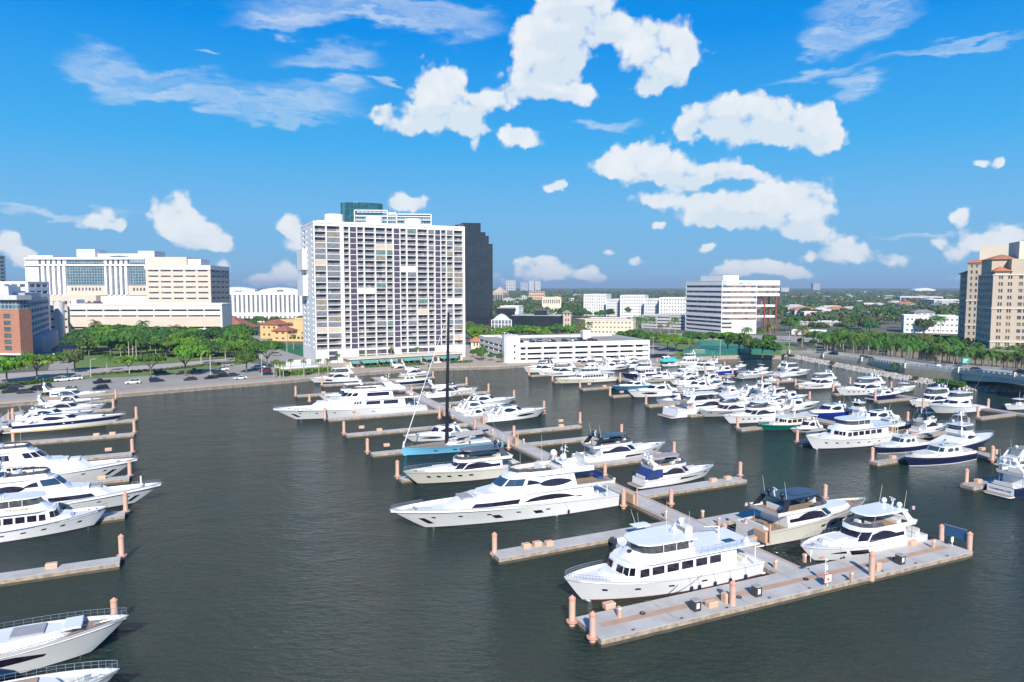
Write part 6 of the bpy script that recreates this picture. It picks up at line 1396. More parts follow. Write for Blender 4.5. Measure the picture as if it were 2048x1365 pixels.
# ---- black office tower with stepped crown
b = Bld('office_tower', 'black glass office tower stepping down to the right beside the white tower', (928, 520), (962, 522))
st = [(928, 962, 446), (962, 972, 464), (972, 979, 471), (979, 987, 487)]
for i, (a, c, t_) in enumerate(st):
    x0, x1 = b.xa(a), b.xa(c); q = MB(); yy = -0.0 + (0 if i == 0 else 1.2 * i); pts = [(x0, yy), (x1, yy), (x1, yy + 34 - 3 * i), (x0, yy + 34 - 3 * i)]
    if i == 0: pts = [(x0, 0), (x1, 0), (x1, 42), (x0 - 8, 42)]
    q.prism(pts, 0, b.za(930, t_)); q.build('glass_shaft', g_black, b.root)
text_mesh('NORTHBRIDGE CENTRE', 2.3, w_lgrey, b.root, (b.xa(928) - 4.1, 20.5, b.za(928, 452)), (math.pi / 2, 0, math.atan2(-42, 8)), 'sign_lettering')

# ---- hospital group on the left
b = Bld('hospital_building', 'large white and tan hospital block with curtain walls and white piers, left background', (57, 520), (300, 520)); W_ = b.W; zt = b.za(60, 518)
b.plain((0, 0), (W_, 0), 0, zt); b.plain((W_, 0), (W_, 40), 0, zt); b.plain((0, 40), (0, 0), 0, zt); b.plain((W_, 40), (0, 40), 0, zt); b.roof([(0, 0), (W_, 0), (W_, 40), (0, 40)], zt + 0.01, r_flat, 1.0, w_white)
def hx(v): return v / 4.0
def hy(v): return 460 + v / 4.0
for x0, x1 in ((336, 358), (386, 402), (428, 444), (470, 486), (512, 528), (880, 897), (920, 940), (962, 980), (1002, 1020), (1042, 1060)):
    b.rect('window', hx(x0), hx(x1), hy(292), hy(520), g_strip, 0.05); b.rect('window', hx(x0), hx(x1), hy(240), hy(275), g_off, 0.05)
for x0, x1 in ((358, 386), (402, 428), (444, 470), (486, 512), (860, 880), (897, 920), (940, 962), (980, 1002), (1020, 1042)): b.rect('pier', hx(x0) + 0.3, hx(x1) - 0.3, hy(292), hy(520), w_white, 1.0, part=True)
b.rect('pier', hx(528), hx(553), hy(292), hy(525), w_white, 1.0, part=True)
b.rect('curtain_wall', hx(556), hx(858), hy(292), hy(445), g_curt, 0.5, part=True); b.rect('curtain_wall', hx(1062), hx(1186), hy(292), hy(445), g_curt, 0.5, part=True)
b.rect('window', hx(556), hx(855), hy(246), hy(276), g_curt, 0.06); b.rect('window', hx(1062), hx(1184), hy(252), hy(284), g_curt, 0.06)
b.rect('cornice', hx(232), hx(1186), hy(278), hy(290), w_white, 1.4, part=True); b.rect('cornice', hx(232), hx(1186), hy(226), hy(238), w_white, 1.4, part=True)
b.rect('tan_bay', hx(560), hx(865), hy(446), hy(525), w_tan, 0.7, part=True); b.rect('tan_bay', hx(1045), hx(1190), hy(446), hy(525), w_tan, 0.7, part=True)
for k in range(9): b.rect('window', hx(594 + k * 27.5), hx(608 + k * 27.5), hy(462), hy(487), g_off, 0.76)
for k in range(4): b.rect('window', hx(1084 + k * 27), hx(1098 + k * 27), hy(464), hy(488), g_off, 0.76)
b.rect('tan_podium', hx(352), hx(820), hy(524), hy(700), w_tan, 6.0, part=True)
for k in range(10): b.rect('window', hx(385 + k * 46), hx(408 + k * 46), hy(568), hy(595), g_off, 6.06)
for x0, x1, t_ in ((630, 775, 155), (1118, 1248, 168), (242, 438, 205)):
    q = MB(); q.box(b.xa(hx(x0)), b.xa(hx(x1)), 2, 18, zt, b.za(hx(x0), hy(t_))); q.build('roof_block', w_white, b.root)
x0, x1 = b.xa(hx(775)), b.xa(hx(1118)); q = MB(); q.box(x0, x1, 6, 8, zt, b.za(hx(900), hy(188))); q.build('roof_screen', w_white, b.root)
n = 16; x0, x1 = b.xa(hx(800)), b.xa(hx(1095)); z0 = b.za(hx(900), hy(238)) + 0.6; z1 = b.za(hx(900), hy(203)); q = MB(); pr = [(x0 + (x1 - x0) * i / n, z0 + (z1 - z0) * math.sin(math.pi * i / n)) for i in range(n + 1)]; q.side(pr, 5.0, 5.9); q.build('arched_skylight', g_curt, b.root)
b.finish(w_white)
b = Bld('hospital_wing', 'tan precast hospital wing with rows of short dark windows beside the white block', (296, 478), (425, 480)); W_ = b.W; zt = b.za(300, 533); D = 36
n_ = 5; cw = cols_even(W_, n_, 1.0, 1.6); rr = [(b.za(320, hy(y + 12)), b.za(320, hy(y))) for y in (588, 543, 498, 453, 410, 366, 322)]
b.facade((0, 0), (W_, 0), 0, zt, cw, rr, 0.6, g_off); b.facade((W_, 0), (W_, D), 0, zt, cols_even(D, 4, 1, 1.5), rr, 0.6, g_off); b.plain((0, D), (0, 0), 0, zt); b.plain((W_, D), (0, D), 0, zt)
b.roof([(0, 0), (W_, 0), (W_, D), (0, D)], zt + 0.01, r_flat, 0.5, w_white); q = MB(); q.box(-0.3, W_ + 0.3, -0.5, 0.0, zt - 2.2, zt + 0.6); q.box(W_, W_ + 0.3, 0, D, zt - 2.2, zt + 0.6); q.build('white_fascia', w_white, b.root)
q = MB(); q.box(0, b.xa(375), 3, 22, zt, b.za(300, 514)); q.build('roof_block', w_tan, b.root); q = MB(); q.box(b.xa(375), b.xa(401), 5, 20, zt, b.za(300, 518)); q.build('roof_block', w_white, b.root)
b.finish(w_tan)
b = Bld('parking_structure', 'long white and tan hospital parking structure with a round concrete pillar', (138, 452), (446, 456)); W_ = b.W; zt = b.za(140, 611); D = 18
rr = sorted([(b.za(250, hy(y1)), b.za(250, hy(y0))) for y0, y1 in ((638, 652), (684, 696), (734, 744), (776, 790))])
cc = cols_even(W_, 9, 1.0, 0.5)
b.facade((0, 0), (W_, 0), 0, zt, cc, rr, 2.5, w_dark, 'opening'); b.plain((W_, 0), (W_, D), 0, zt); b.plain((0, D), (0, 0), 0, zt); b.plain((W_, D), (0, D), 0, zt); b.roof([(0, 0), (W_, 0), (W_, D), (0, D)], zt + 0.01, r_flat, 1.0, w_white)
q = MB(); z_ = b.za(250, hy(690)); q.box(0, W_ * 0.985, -0.25, 0, b.za(250, hy(776)), b.za(250, hy(698)) ); q.build('tan_spandrel', w_tan, b.root)
q = MB(); x = b.xa(136); q.lathe((x - 0.5, -7, 0), [(2.9, 0), (2.9, b.za(136, 603))], 24); q.build('round_pillar', w_lgrey, b.root, True)
q = MB(); q.box(b.xa(141), b.xa(151), 3, 12, zt, b.za(145, 600)); q.build('roof_unit', w_white, b.root); q = MB(); q.box(b.xa(168), b.xa(190), 3, 12, zt, b.za(175, 606)); q.build('roof_unit', w_dark, b.root)
b.finish(w_off)
box_building('parking_structure', 'tan lower parking levels left of the round concrete pillar', (92, 475), (140, 473), 20, Z(614, 475), w_tan, w_dark, 4, 2, dep=1.5, win=(0.3, 0.55), gap=0.8)
b = Bld('federal_building', 'long white building of alternating piers and dark window strips, left of the tower', (455, 690), (660, 690)); W_ = b.W; zt = b.za(460, 586); n_ = 22
b.facade((0, 0), (W_, 0), 0, zt, cols_even(W_, n_, 1.5, 2.7), [(3, 6), (9.5, zt - 2)], 0.8, g_strip); b.plain((W_, 0), (W_, 40), 0, zt); b.plain((0, 40), (0, 0), 0, zt); b.plain((W_, 40), (0, 40), 0, zt); b.roof([(0, 0), (W_, 0), (W_, 40), (0, 40)], zt + 0.01, r_flat, 1.0, w_white)
q = MB(); q.box(b.xa(520), b.xa(552), 5, 25, zt, zt + 2.6); q.build('roof_block', w_cream, b.root); b.finish(w_white)
box_building('office_building', 'small cream office building with square windows left of the white pier building', (428, 740), (470, 740), 25, Z(584, 740), w_cream, g_off, 6, 5, win=(0.3, 0.75), gap=2.5)
# church, hall and mediterranean buildings
b = Bld('church', 'church with broad red tiled roof and cream pediment behind the park palms', (390, 505), (492, 505)); W_ = b.W; ze = b.za(400, 657); zr = b.za(430, 631)
b.facade((0, 0), (W_, 0), 0, ze, cols_even(W_, 7, 1, 2.2), [(ze * 0.3, ze * 0.75)], 0.4, g_off); b.plain((W_, 0), (W_, 26), 0, ze); b.plain((0, 26), (0, 0), 0, ze); b.plain((W_, 26), (0, 26), 0, ze)
q = MB(); o = 1.2; q.add([(-o, -o, ze), (W_ + o, -o, ze), (W_ + o, 26 + o, ze), (-o, 26 + o, ze), (W_ * 0.38, 13, zr), (W_ * 0.55, 13, zr)], [(0, 1, 5, 4), (1, 2, 5), (2, 3, 4, 5), (3, 0, 4), (3, 2, 1, 0)]); q.build('roof', r_red, b.root)
q = MB(); xm = b.xa(446); q.box(xm - 2.6, xm + 2.6, -1.6, 0.3, ze - 0.2, ze + 2.4); q.side([(xm - 2.6, ze + 2.4), (xm + 2.6, ze + 2.4), (xm, ze + 4.2)], -1.6, 0.3); q.build('pediment', w_cream, b.root); b.finish(w_off)
b = Bld('bell_tower', 'square cream bell tower rising from the park trees left of the church', (349, 495), (366, 495)); W_ = b.W; zt = b.za(355, 634)
b.facade((0, 0), (W_, 0), 0, zt, [(1.2, 2.2), (3.4, 4.4)], [(zt - 4, zt - 1.2)], 0.5, w_dark); b.plain((W_, 0), (W_, 6), 0, zt); b.plain((0, 6), (0, 0), 0, zt); b.plain((W_, 6), (0, 6), 0, zt); b.roof([(-0.3, -0.3), (W_ + 0.3, -0.3), (W_ + 0.3, 6.3), (-0.3, 6.3)], zt + 0.5, w_cream, t=0.5); b.finish(w_cream)
b = Bld('chapel', 'small orange gabled chapel with white cross among the park trees', (318, 490), (348, 490)); W_ = b.W; ze = b.za(330, 656); zp = b.za(334, 646)
q = MB(); q.box(0, W_, 0, 14, 0, ze); q.side([(0, ze), (W_, ze), (W_ / 2, zp)], 0.0, 0.5); q.build('wall', w_yel, b.root)
q = MB(); q.add([(-0.4, -0.5, ze), (W_ / 2, -0.5, zp + 0.3), (W_ + 0.4, -0.5, ze), (-0.4, 14, ze), (W_ / 2, 14, zp + 0.3), (W_ + 0.4, 14, ze)], [(0, 1, 4, 3), (1, 2, 5, 4)]); q.build('roof', r_orange, b.root)
q = MB(); q.box(W_ / 2 - 0.12, W_ / 2 + 0.12, 0, 0.2, zp, zp + 2.4); q.box(W_ / 2 - 0.7, W_ / 2 + 0.7, 0, 0.2, zp + 1.3, zp + 1.6); q.build('cross', w_white, b.root)
def gable_like(name, label, A, B, D, ztop, wall, hip, roofm=r_red, nf=2, nc=3, gm=g_off, gap=2.6): return box_building(name, label, A, B, D, ztop, wall, gm, nf, nc, hip=hip, roofm=roofm, gap=gap, win=(0.4, 0.7))
gable_like('villa_wing', 'yellow building with red hipped roof, leftmost of the three left of the tower', (521, 475), (556, 470), 24, Z(649, 472), w_yel, 3.0)
gable_like('villa_wing', 'small square yellow pavilion with pointed red roof beside the tower lawn', (545, 452), (575, 449), 11, Z(662, 450), w_yel, 3.0, nf=2, nc=2)
box_building('community_hall', 'flat roofed yellow hall directly left of the white tower', (556, 482), (640, 478), 26, Z(642, 480), w_yel, g_off, 2, 2, gap=9)
box_building('arcade_building', 'low yellow arcade with dark openings beside the tower lawn', (574, 450), (612, 449), 8, Z(672, 449), w_yel, w_dark, 1, 4, gap=1.0, dep=1.5)
# left edge
b = Bld('brick_hotel', 'red brick hotel with glazed top floor at the left picture edge', (-60, 335), (43, 331)); W_ = b.W; zb = b.za(10, 619); z0 = b.za(20, 707); D = 7
wc = [(b.xa(a), b.xa(c)) for a, c in ((-50, -38), (-20, -8), (11.5, 25.5))]; rr = sorted([(b.za(18, y + 9), b.za(18, y)) for y in (628.5, 642, 655, 667.5, 680, 692.5)])
b.facade((0, 0), (W_, 0), z0, zb, wc, rr, 0.3, mat('hotel_glass', (0.10, 0.16, 0.17), 0.1, noise=0.4, nscale=0.5)); b.plain((W_, 0), (W_, D), 0, zb); b.plain((0, D), (0, 0), 0, zb)
b.roof([(0, 0), (W_, 0), (W_, D), (0, D)], zb + 0.01, r_flat)
q = MB(); q.box(1, W_ - 0.6, 0.6, D - 1, zb, b.za(10, 600)); q.build('glazed_floor', g_curt, b.root); q = MB(); q.box(0, W_ + 0.6, -1.5, D, b.za(10, 600), b.za(10, 591)); q.build('roof_slab', w_lgrey, b.root)
q = MB(); q.box(-1, W_ + 1, -1.5, 1.5, z0 - 0.7, z0 - 0.01); q.build('canopy', w_white, b.root); q = MB(); q.box(0, W_, 3, D, 0, z0 - 0.72); q.build('lobby', g_off, b.root); b.finish(w_brick)
b = Bld('grey_apartment_block', 'shaded grey apartment block along the side street beside the brick hotel', (60, 350), (101, 432)); W_ = b.W; zt = b.za(60, 604); D = 40; nf = 8; fh = zt / nf
b.facade((0, 0), (W_, 0), 0, zt, cols_even(W_, 8, 1.5, 3.2), rows_even(0, nf, fh, fh * 0.25, fh * 0.8), 0.9, g_apt); b.plain((W_, 0), (W_, D), 0, zt); b.facade((0, D), (0, 0), 0, zt, cols_even(D, 6, 1.5, 3.0), rows_even(0, nf, fh, fh * .25, fh * .8), 0.5, g_apt); b.plain((W_, D), (0, D), 0, zt)
b.roof([(0, 0), (W_, 0), (W_, D), (0, D)], zt + 0.01, r_flat, 0.8, w_grey)
for x0, x1, y0, y1, h_ in ((0.2, 0.95, 3, 24, 4.2), (0.05, 0.5, 8, 34, 7.5), (0.4, 0.9, 14, 34, 8.5)):
    q = MB(); q.box(W_ * x0, W_ * x1, y0, y1, zt, zt + h_); q.build('penthouse', w_white if h_ > 5 else w_grey, b.root)
q = MB(); q.box(W_ * 0.05, W_ * 0.9, -5, 0, 0, zt * 0.32); q.build('podium', w_grey, b.root); b.finish(w_grey)
box_building('white_block', 'white stepped building with roof units above the brick hotel', (-40, 440), (62, 440), 20, Z(566, 440), w_white, g_apt, 9, 6)
box_building('slim_tower', 'slim grey tower at the far left picture edge', (-70, 640), (-14, 640), 20, Z(512, 640), w_lgrey, g_apt, 18, 4)

# ---- garage
m_gar = w_white
b = Bld('parking_garage', 'white four level parking garage with cars on its roof', (1040, 321), (1299, 338)); W_ = b.W; zt = b.za(1045, 686); D = 46
gc = [(1041, 1052), (1055, 1084), (1087, 1115), (1118, 1146), (1150, 1177), (1181, 1208), (1212, 1238), (1240, 1268), (1271, 1297)]
rr = [(1.2, 2.2), (3.4, 4.5), (5.9, 7.1)]
b.facade((0, 0), (W_, 0), 0, zt, [(b.xa(a), b.xa(c)) for a, c in gc], rr, 3.0, w_dark, 'opening'); b.facade((W_, 0), (W_, D), 0, zt, cols_even(D, 6, 1, 0.8), rr, 3.0, w_dark, 'opening'); b.plain((W_, D), (0, D), 0, zt); b.plain((0, D), (0, 0), 0, zt)
q = MB(); q.box(0.25, W_ - 0.25, 0.25, D, zt - 1.4, zt - 1.1); q.build('roof_deck', m_asph, b.root)
q = MB(); q.box(b.xa(1212), b.xa(1229), 30, 34, zt - 1.1, zt + 3.2); q.build('lift_housing', w_white, b.root)
b.finish(m_gar); GAR = b; GARZ = zt
b = Bld('stair_tower', 'white stair tower with sloped left shoulder at the garage corner', (1010, 319.5), (1040, 320.8)); W_ = b.W; zt = b.za(1020, 672)
b.facade((1.3, 0), (W_, 0), 0, zt, [(2.7, 3.6)], [(1.6, 2.6), (4.4, 5.4), (7.2, 8.2)], 0.3, w_dark); b.plain((W_, 0), (W_, 8), 0, zt); b.plain((W_, 8), (0, 8), 0, zt); b.plain((0, 8), (0, 2.2), 0, zt); b.plain((0, 2.2), (1.3, 0), 0, zt); b.roof([(0, 2.2), (1.3, 0), (W_, 0), (W_, 8), (0, 8)], zt + 0.02, w_white); b.finish(w_white)
b = Bld('garage_wing', 'white garage wing receding behind the stair tower', (958, 372), (1008, 328)); W_ = b.W; zt = b.za(1005, 683); 
b.facade((0, 0), (W_, 0), 0, zt, cols_even(W_, 5, 0.8, 1.0), [(1.2, 2.3), (3.6, 4.8), (6.1, 7.3)], 2.5, w_dark, 'opening'); b.plain((W_, 0), (W_, 12), 0, zt); b.plain((0, 12), (0, 0), 0, zt); b.plain((W_, 12), (0, 12), 0, zt); b.roof([(0.2, 0.2), (W_ - .2, 0.2), (W_ - .2, 12), (0.2, 12)], zt - 1, m_asph); b.finish(w_off)
# ---- restaurant at the tower foot
b = Bld('restaurant', 'low waterfront restaurant with teal awnings at the foot of the white tower', (700, 300), (925, 328)); W_ = b.W; zt = 3.6; D = 9
b.facade((0, 0), (W_, 0), 0, zt, cols_even(W_, 18, 0.5, 0.9), [(0.6, 2.7)], 0.5, g_off); b.plain((W_, 0), (W_, D), 0, zt); b.plain((0, D), (0, 0), 0, zt); b.plain((W_, D), (0, D), 0, zt); b.roof([(-0.8, -1), (W_ + 0.8, -1), (W_ + 0.8, D), (-0.8, D)], zt + 0.4, w_cream, t=0.4)
for a, c in ((702, 716), (722, 752), (756, 768), (770, 790), (805, 838), (846, 862), (878, 912)):
    x0, x1 = b.xa(a), b.xa(c); q = MB(); q.side([(0, 2.6), (0, 3.3), (1, 3.3)], 0, 1) if False else q.add([(x0, -0.1, 3.3), (x1, -0.1, 3.3), (x1, -2.6, 2.3), (x0, -2.6, 2.3), (x0, -2.6, 2.0), (x1, -2.6, 2.0), (x0, -0.1, 2.3), (x1, -0.1, 2.3)], [(0, 1, 2, 3), (3, 2, 5, 4), (0, 3, 6), (1, 7, 2)]); q.build('awning', teal_aw, b.root)
b.finish(w_cream)
b = Bld('pool_terrace', 'white pool terrace wall and blue pool left of the tower base', (566, 296), (640, 306)); W_ = b.W
q = MB(); q.box(0, W_, 10, 10.4, 0, 2.4); q.box(W_ * 0.0, 0.4, 2, 10, 0, 2.4); q.build('terrace_wall', w_white, b.root)
q = MB(); q.box(0.4, W_, 0.4, 10, 0, 0.5); q.build('terrace_deck', w_off, b.root)
q = MB(); q.box(5, W_ - 1, 2.5, 6.5, 0.5, 0.54); q.build('pool_water', mat('pool_water', (0.02, 0.25, 0.45), 0.08), b.root)

# ---- black low glass buildings, pavilion, beige building
b = Bld('glass_office', 'low black glass office block behind the garage trees', (1022, 545), (1133, 535)); W_ = b.W; zt = b.za(1060, 632)
q = MB(); q.box(0, W_, 0, 30, 0, zt); q.build('glass_wall', g_black, b.root); b.roof([(0.3, 0.3), (W_ - .3, 0.3), (W_ - .3, 30), (.3, 30)], zt + 0.3, r_flat); q = MB(); q.box(b.xa(1066), b.xa(1092), 4, 14, zt + 0.3, b.za(1070, 621)); q.build('roof_box', g_black, b.root)
b = Bld('glass_office', 'smaller black glass block just right of the black tower', (994, 600), (1030, 600)); q = MB(); q.box(0, b.W, 0, 20, 0, b.za(1010, 617)); q.build('glass_wall', g_black, b.root); b.roof([(0, 0), (b.W, 0), (b.W, 20), (0, 20)], b.za(1010, 617) + 0.3, r_flat)
b = Bld('arched_pavilion', 'white framed glass pavilion with arched roof beside the black tower', (983, 492), (1023, 492)); W_ = b.W; z1 = b.za(1000, 640); zc = b.za(1000, 629)
q = MB(); q.box(0, W_, 0, 12, 0, z1); q.build('glass_wall', g_strip, b.root); n = 12
pr = [(W_ * 0.08 + W_ * 0.84 * i / n, z1 + (zc - z1) * math.sin(math.pi * i / n)) for i in range(n + 1)]; q = MB(); q.side(pr, 0.2, 12); q.build('arched_roof', w_lgrey, b.root)
q = MB()
for i in range(7): q.box(W_ * i / 6 - 0.2, W_ * i / 6 + 0.2, -0.4, 0, 0, z1)
for k in range(4): q.box(-0.2, W_ + 0.2, -0.35, 0, z1 * (k + 1) / 4 - 0.3, z1 * (k + 1) / 4)
q.build('white_frame', w_white, b.root)
box_building('clock_pavilion', 'slim beige tower with grey pyramid roof behind the garage', (1126, 530), (1142, 530), 6, Z(626, 530), w_beige, w_dark, 4, 2, hip=2.2, roofm=r_grey)
box_building('beige_office', 'two storey beige office building with square windows behind the palms', (1170, 520), (1266, 512), 34, Z(641, 516), w_cream, g_off, 3, 12, win=(0.35, 0.65), gap=2.2, z=G0)
box_building('beige_office', 'beige side wing left of the two storey beige office', (1150, 545), (1172, 522), 30, Z(641, 530), w_beige, g_off, 3, 5, win=(0.35, 0.65), gap=2.2)
box_building('office_garage', 'pale grey concrete garage left of the striped office block', (1283, 600), (1372, 570), 30, Z(633, 585), w_lgrey, w_dark, 4, 3, win=(0.45, 0.75), gap=0.8, dep=1.5)
# white apartments
k = 0
for a, c, t_, nc in ((1167, 1212, 590, 9), (1212, 1240, 600, 6), (1240, 1288, 592, 9), (1288, 1318, 599, 6), (1318, 1378, 597, 10)):
    box_building('apartment_block', '%s white section from the left of the mid distance apartment row' % ordn(k + 1), (a, 860 - k * 22), (c, 850 - k * 22), 26, Z(t_, 855 - k * 22), w_white, g_apt, 7 if t_ < 596 else 6, nc, group='white apartment row in the middle distance', win=(0.3, 0.75), gap=2.2, sidecols=4); k += 1
# striped office block
b = Bld('striped_office_block', 'striped white and dark glass office block with red corner columns', (1442, 521), (1557, 523)); W_ = b.W; zt = b.za(1442, 563)
zz = lambda y: b.za(1445, 530 + y / 7.185)
rr = sorted([(zz(y1), zz(y0)) for y0, y1 in ((297, 328), (378, 408), (452, 486), (527, 563), (600, 640), (680, 718), (760, 795))])
x1_ = b.xa(1512)
b.facade((0, 0), (x1_, 0), 0, zt, [(0.3, x1_ - 0.3)], rr, 0.5, g_tanoff); 
for y0, y1 in ((828, 858), (885, 915)): b.rect('opening', 1443, 1463, 530 + y0 / 7.185, 530 + y1 / 7.185, w_dark, 0.04)
# overhanging right part
for i, (y0, y1) in enumerate(((238, 297), (335, 372), (412, 450))):
    q = MB(); q.box(x1_, W_, -0.02, 20, zz(y1), zz(y0)); q.build('white_spandrel', w_white, b.root)
for y0, y1 in ((297, 335), (372, 412)):
    q = MB(); q.box(x1_, W_ - 0.3, 0.5, 19.5, zz(y1), zz(y0)); q.build('strip_window', g_tanoff, b.root)
for y0, y1 in ((575, 605), (730, 760)): q = MB(); q.box(x1_, W_ - 2.5, 1.5, 14, zz(y1), zz(y0)); q.build('terrace_slab', w_white, b.root)
for px in (1529, 1552):
    for yy in (1.0, 14.0): q = MB(); x = b.xa(px); q.box(x - 0.45, x + 0.45, yy, yy + 0.9, 0, zz(450)); q.build('red_column', redst, b.root)
q = MB(); q.box(x1_, b.xa(1526), 2, 18, 0, zz(450)); q.build('glass_core', g_off, b.root)
# left face
C_ = Vector((XY(1370, 563, G0), 563, 0)) - b.A; ca, sa = math.cos(-b.th), math.sin(-b.th); lx, ly = C_.x * ca - C_.y * sa, C_.x * sa + C_.y * ca
LL = math.hypot(lx, ly); rows_l = sorted([(zz(y1), zz(y0)) for y0, y1 in ((295, 328), (375, 405), (447, 482), (522, 556), (595, 632), (668, 705), (752, 790), (815, 845), (875, 905), (940, 965))])
b.facade((lx, ly), (0, 0), 0, zt, [(0.4, LL - 0.4)], rows_l, 0.5, g_off); b.plain((x1_, 0), (x1_, 20), 0, zt); b.plain((x1_, 20), (lx, ly), 0, zt)
b.roof([(lx, ly), (0, 0), (x1_, 0), (W_, 0), (W_, 20), (x1_, 20)], zt - 0.02, r_flat, 0.6, w_white)
q = MB(); p0 = (lx * 0.55, ly * 0.55 + 2); q.prism([(lx * 0.6 + 1, ly * 0.6 + 1), (1.5, 2), (b.xa(1477), 2), (b.xa(1477), 14), (lx * 0.6 + 6, ly * 0.6 + 12)], zt, b.za(1450, 551)); q.build('penthouse', w_white, b.root)
q = MB(); q.box(0.6, 3.4, -0.25, -0.05, zz(290), zz(232)); q.build('logo_panel', mat('logo_blue', (0.20, 0.45, 0.62), 0.4), b.root)
for ang_ in (0.6, -0.6):
    q = MB(); q.box(-1.3, 1.3, -0.08, 0.0, -0.18, 0.18); o_ = q.build('logo_stroke', w_white, b.root, False, (2.0, -0.27, (zz(290) + zz(232)) / 2)); o_.rotation_euler = (0, ang_, 0)
q = MB(); q.side([(11.5, zz(282)), (16.5, zz(282)), (14, zz(246))], -0.12, -0.03); q.build('triangular_logo', mat('logo_slate', (0.28, 0.36, 0.45), 0.5), b.root)
q = MB(); [q.box(4.5 + 0.0, 9.0 - 0.5 * k, -0.1, -0.03, zz(256 + 13 * k), zz(250 + 13 * k)) for k in range(3)]; q.build('sign_line', mat('logo_gold', (0.55, 0.48, 0.35), 0.5), b.root)
q = MB(); [q.box(18.5, 22.5 - 0.3 * k, -0.1, -0.03, zz(264 + 15 * k), zz(256 + 15 * k)) for k in range(2)]; q.build('sign_line', mat('logo_text', (0.25, 0.27, 0.32), 0.5), b.root)
b.finish(w_white)

# ---- tan towers at right
def tan_tower(label, A, B, D, ztop, nf, wcols, balc, zb, top_boxes, sidec=6):
    b = Bld('condominium_tower', label, A, B); W_ = b.W; zt = ztop - G0; fh = zt / nf
    rows = rows_even(0, nf, fh, fh * 0.3, fh * 0.82)
    b.facade((0, 0), (W_, 0), 0, zt, [(b.xa(a), b.xa(c)) for a, c in wcols], rows, 0.35, g_off)
    b.facade((0, D), (0, 0), 0, zt, cols_even(D, sidec, 1.0, 2.4), rows, 0.8, g_apt); b.plain((W_, 0), (W_, D), 0, zt); b.plain((W_, D), (0, D), 0, zt)
    for k in (int(nf * 0.3), int(nf * 0.62), nf):
        q = MB(); q.box(-0.3, W_, -0.35, 0.0, k * fh - 0.5, k * fh); q.box(-0.35, 0.0, 0, D, k * fh - 0.5, k * fh); q.build('cornice', w_cream, b.root)
    b.roof([(0, 0), (W_, 0), (W_, D), (0, D)], zt + 0.01, r_flat)
    for (a, c, y0, y1, zbase, ztp, m_, hip) in top_boxes:
        x0, x1 = b.xa(a), b.xa(c); q = MB(); q.box(x0, x1, y0, y1, zbase - G0, ztp - G0); q.build('upper_block', m_, b.root)
        if hip:
            q = MB(); o = 1.0; h_ = hip; z_ = ztp - G0; q.add([(x0 - o, y0 - o, z_), (x1 + o, y0 - o, z_), (x1 + o, y1 + o, z_), (x0 - o, y1 + o, z_), ((x0 + x1) / 2, (y0 + y1) / 2, z_ + h_)], [(0, 1, 4), (1, 2, 4), (2, 3, 4), (3, 0, 4), (3, 2, 1, 0)]); q.build('tiled_roof', r_orange, b.root)
    b.finish(w_beige); return b
tan_tower('farther tan condominium tower with terracotta roofs near the right edge', (1928, 395), (1975, 388), 26, Z(527, 392), 14, [(1933.5, 1937.5), (1943.5, 1947.5)], None, 0, [(1928, 1958, 0.02, 8, Z(527, 392), Z(526, 392), w_beige, 2.4), (1946, 2040, 8, 24, Z(527, 392), Z(493, 400), w_cream, 0)], sidec=7)
box_building('condominium_wing', 'narrow lower wing with dark balconies left of the farther tan tower', (1914, 405), (1929, 400), 18, Z(548, 402), w_beige, g_apt, 12, 2, hip=2.0, roofm=r_orange, gap=1.0, dep=1.0)
b = tan_tower('nearer tan condominium tower with paired windows and balconies at the right edge', (1978, 330), (2110, 322), 22, Z(549, 328), 13, [(1989, 1992.5), (1994, 1997.5), (2007.5, 2011), (2012.5, 2016), (2029, 2037), (2040, 2048), (2054, 2062), (2068, 2076)], None, 0,
   [(1982, 2012, 0.5, 8, Z(549, 328), Z(543, 328), w_beige, 2.4), (2014, 2110, 0.6, 20, Z(549, 328), Z(518, 328), w_beige, 0), (1981, 2040, 5, 20, Z(549, 328), Z(519, 332), w_beige, 2.6), (2033, 2110, 4, 18, Z(519, 328), Z(484, 334), w_cream, 0)])
box_building('roofed_kiosk', 'small kiosk with orange hipped roof between the tower and the garage', (942, 395), (961, 395), 6, Z(683, 395), w_cream, w_dark, 1, 2, hip=2.6, roofm=r_orange)
# middle right low buildings
box_building('white_flats', 'long white two storey flats in front of the tan towers', (1807, 535), (1920, 520), 22, Z(634, 527), w_white, g_apt, 3, 12, win=(0.35, 0.65), gap=3.6)
box_building('office_row', 'low modern building with dark ribbon windows right of the red columns', (1586, 640), (1682, 625), 22, Z(645, 632), w_lgrey, g_strip, 2, 10, win=(0.25, 0.85), gap=0.7)
box_building('white_shop', 'white shop building with a row of tiny square windows', (1583, 515), (1652, 505), 16, Z(664, 510), w_white, w_dark, 2, 12, win=(0.55, 0.75), gap=2.2)
box_building('grey_roof_house', 'long low house with grey roof right of the red columns', (1598, 800), (1672, 790), 20, Z(629, 795), w_beige, g_off, 1, 8, hip=3.5, roofm=r_grey)
box_building('white_shop', 'white flat roofed shop behind the small street trees', (1650, 560), (1700, 556), 14, Z(672, 558), w_white, g_off, 1, 6)
box_building('brown_roof_hall', 'low hall with brown flat roof behind the first tall palms', (1660, 650), (1760, 640), 20, Z(650, 645), w_cream, g_off, 1, 8, roofm=r_red)
box_building('long_warehouse', 'long white roofed warehouse far away at right', (1800, 1650), (1886, 1620), 60, Z(594, 1640), w_lgrey, w_dark, 1, 4, roofm=w_white)
box_building('distant_garage', 'distant white parking garage left of the tan towers', (1868, 1250), (1940, 1240), 50, Z(601, 1245), w_white, w_dark, 3, 4, gap=1, dep=2)
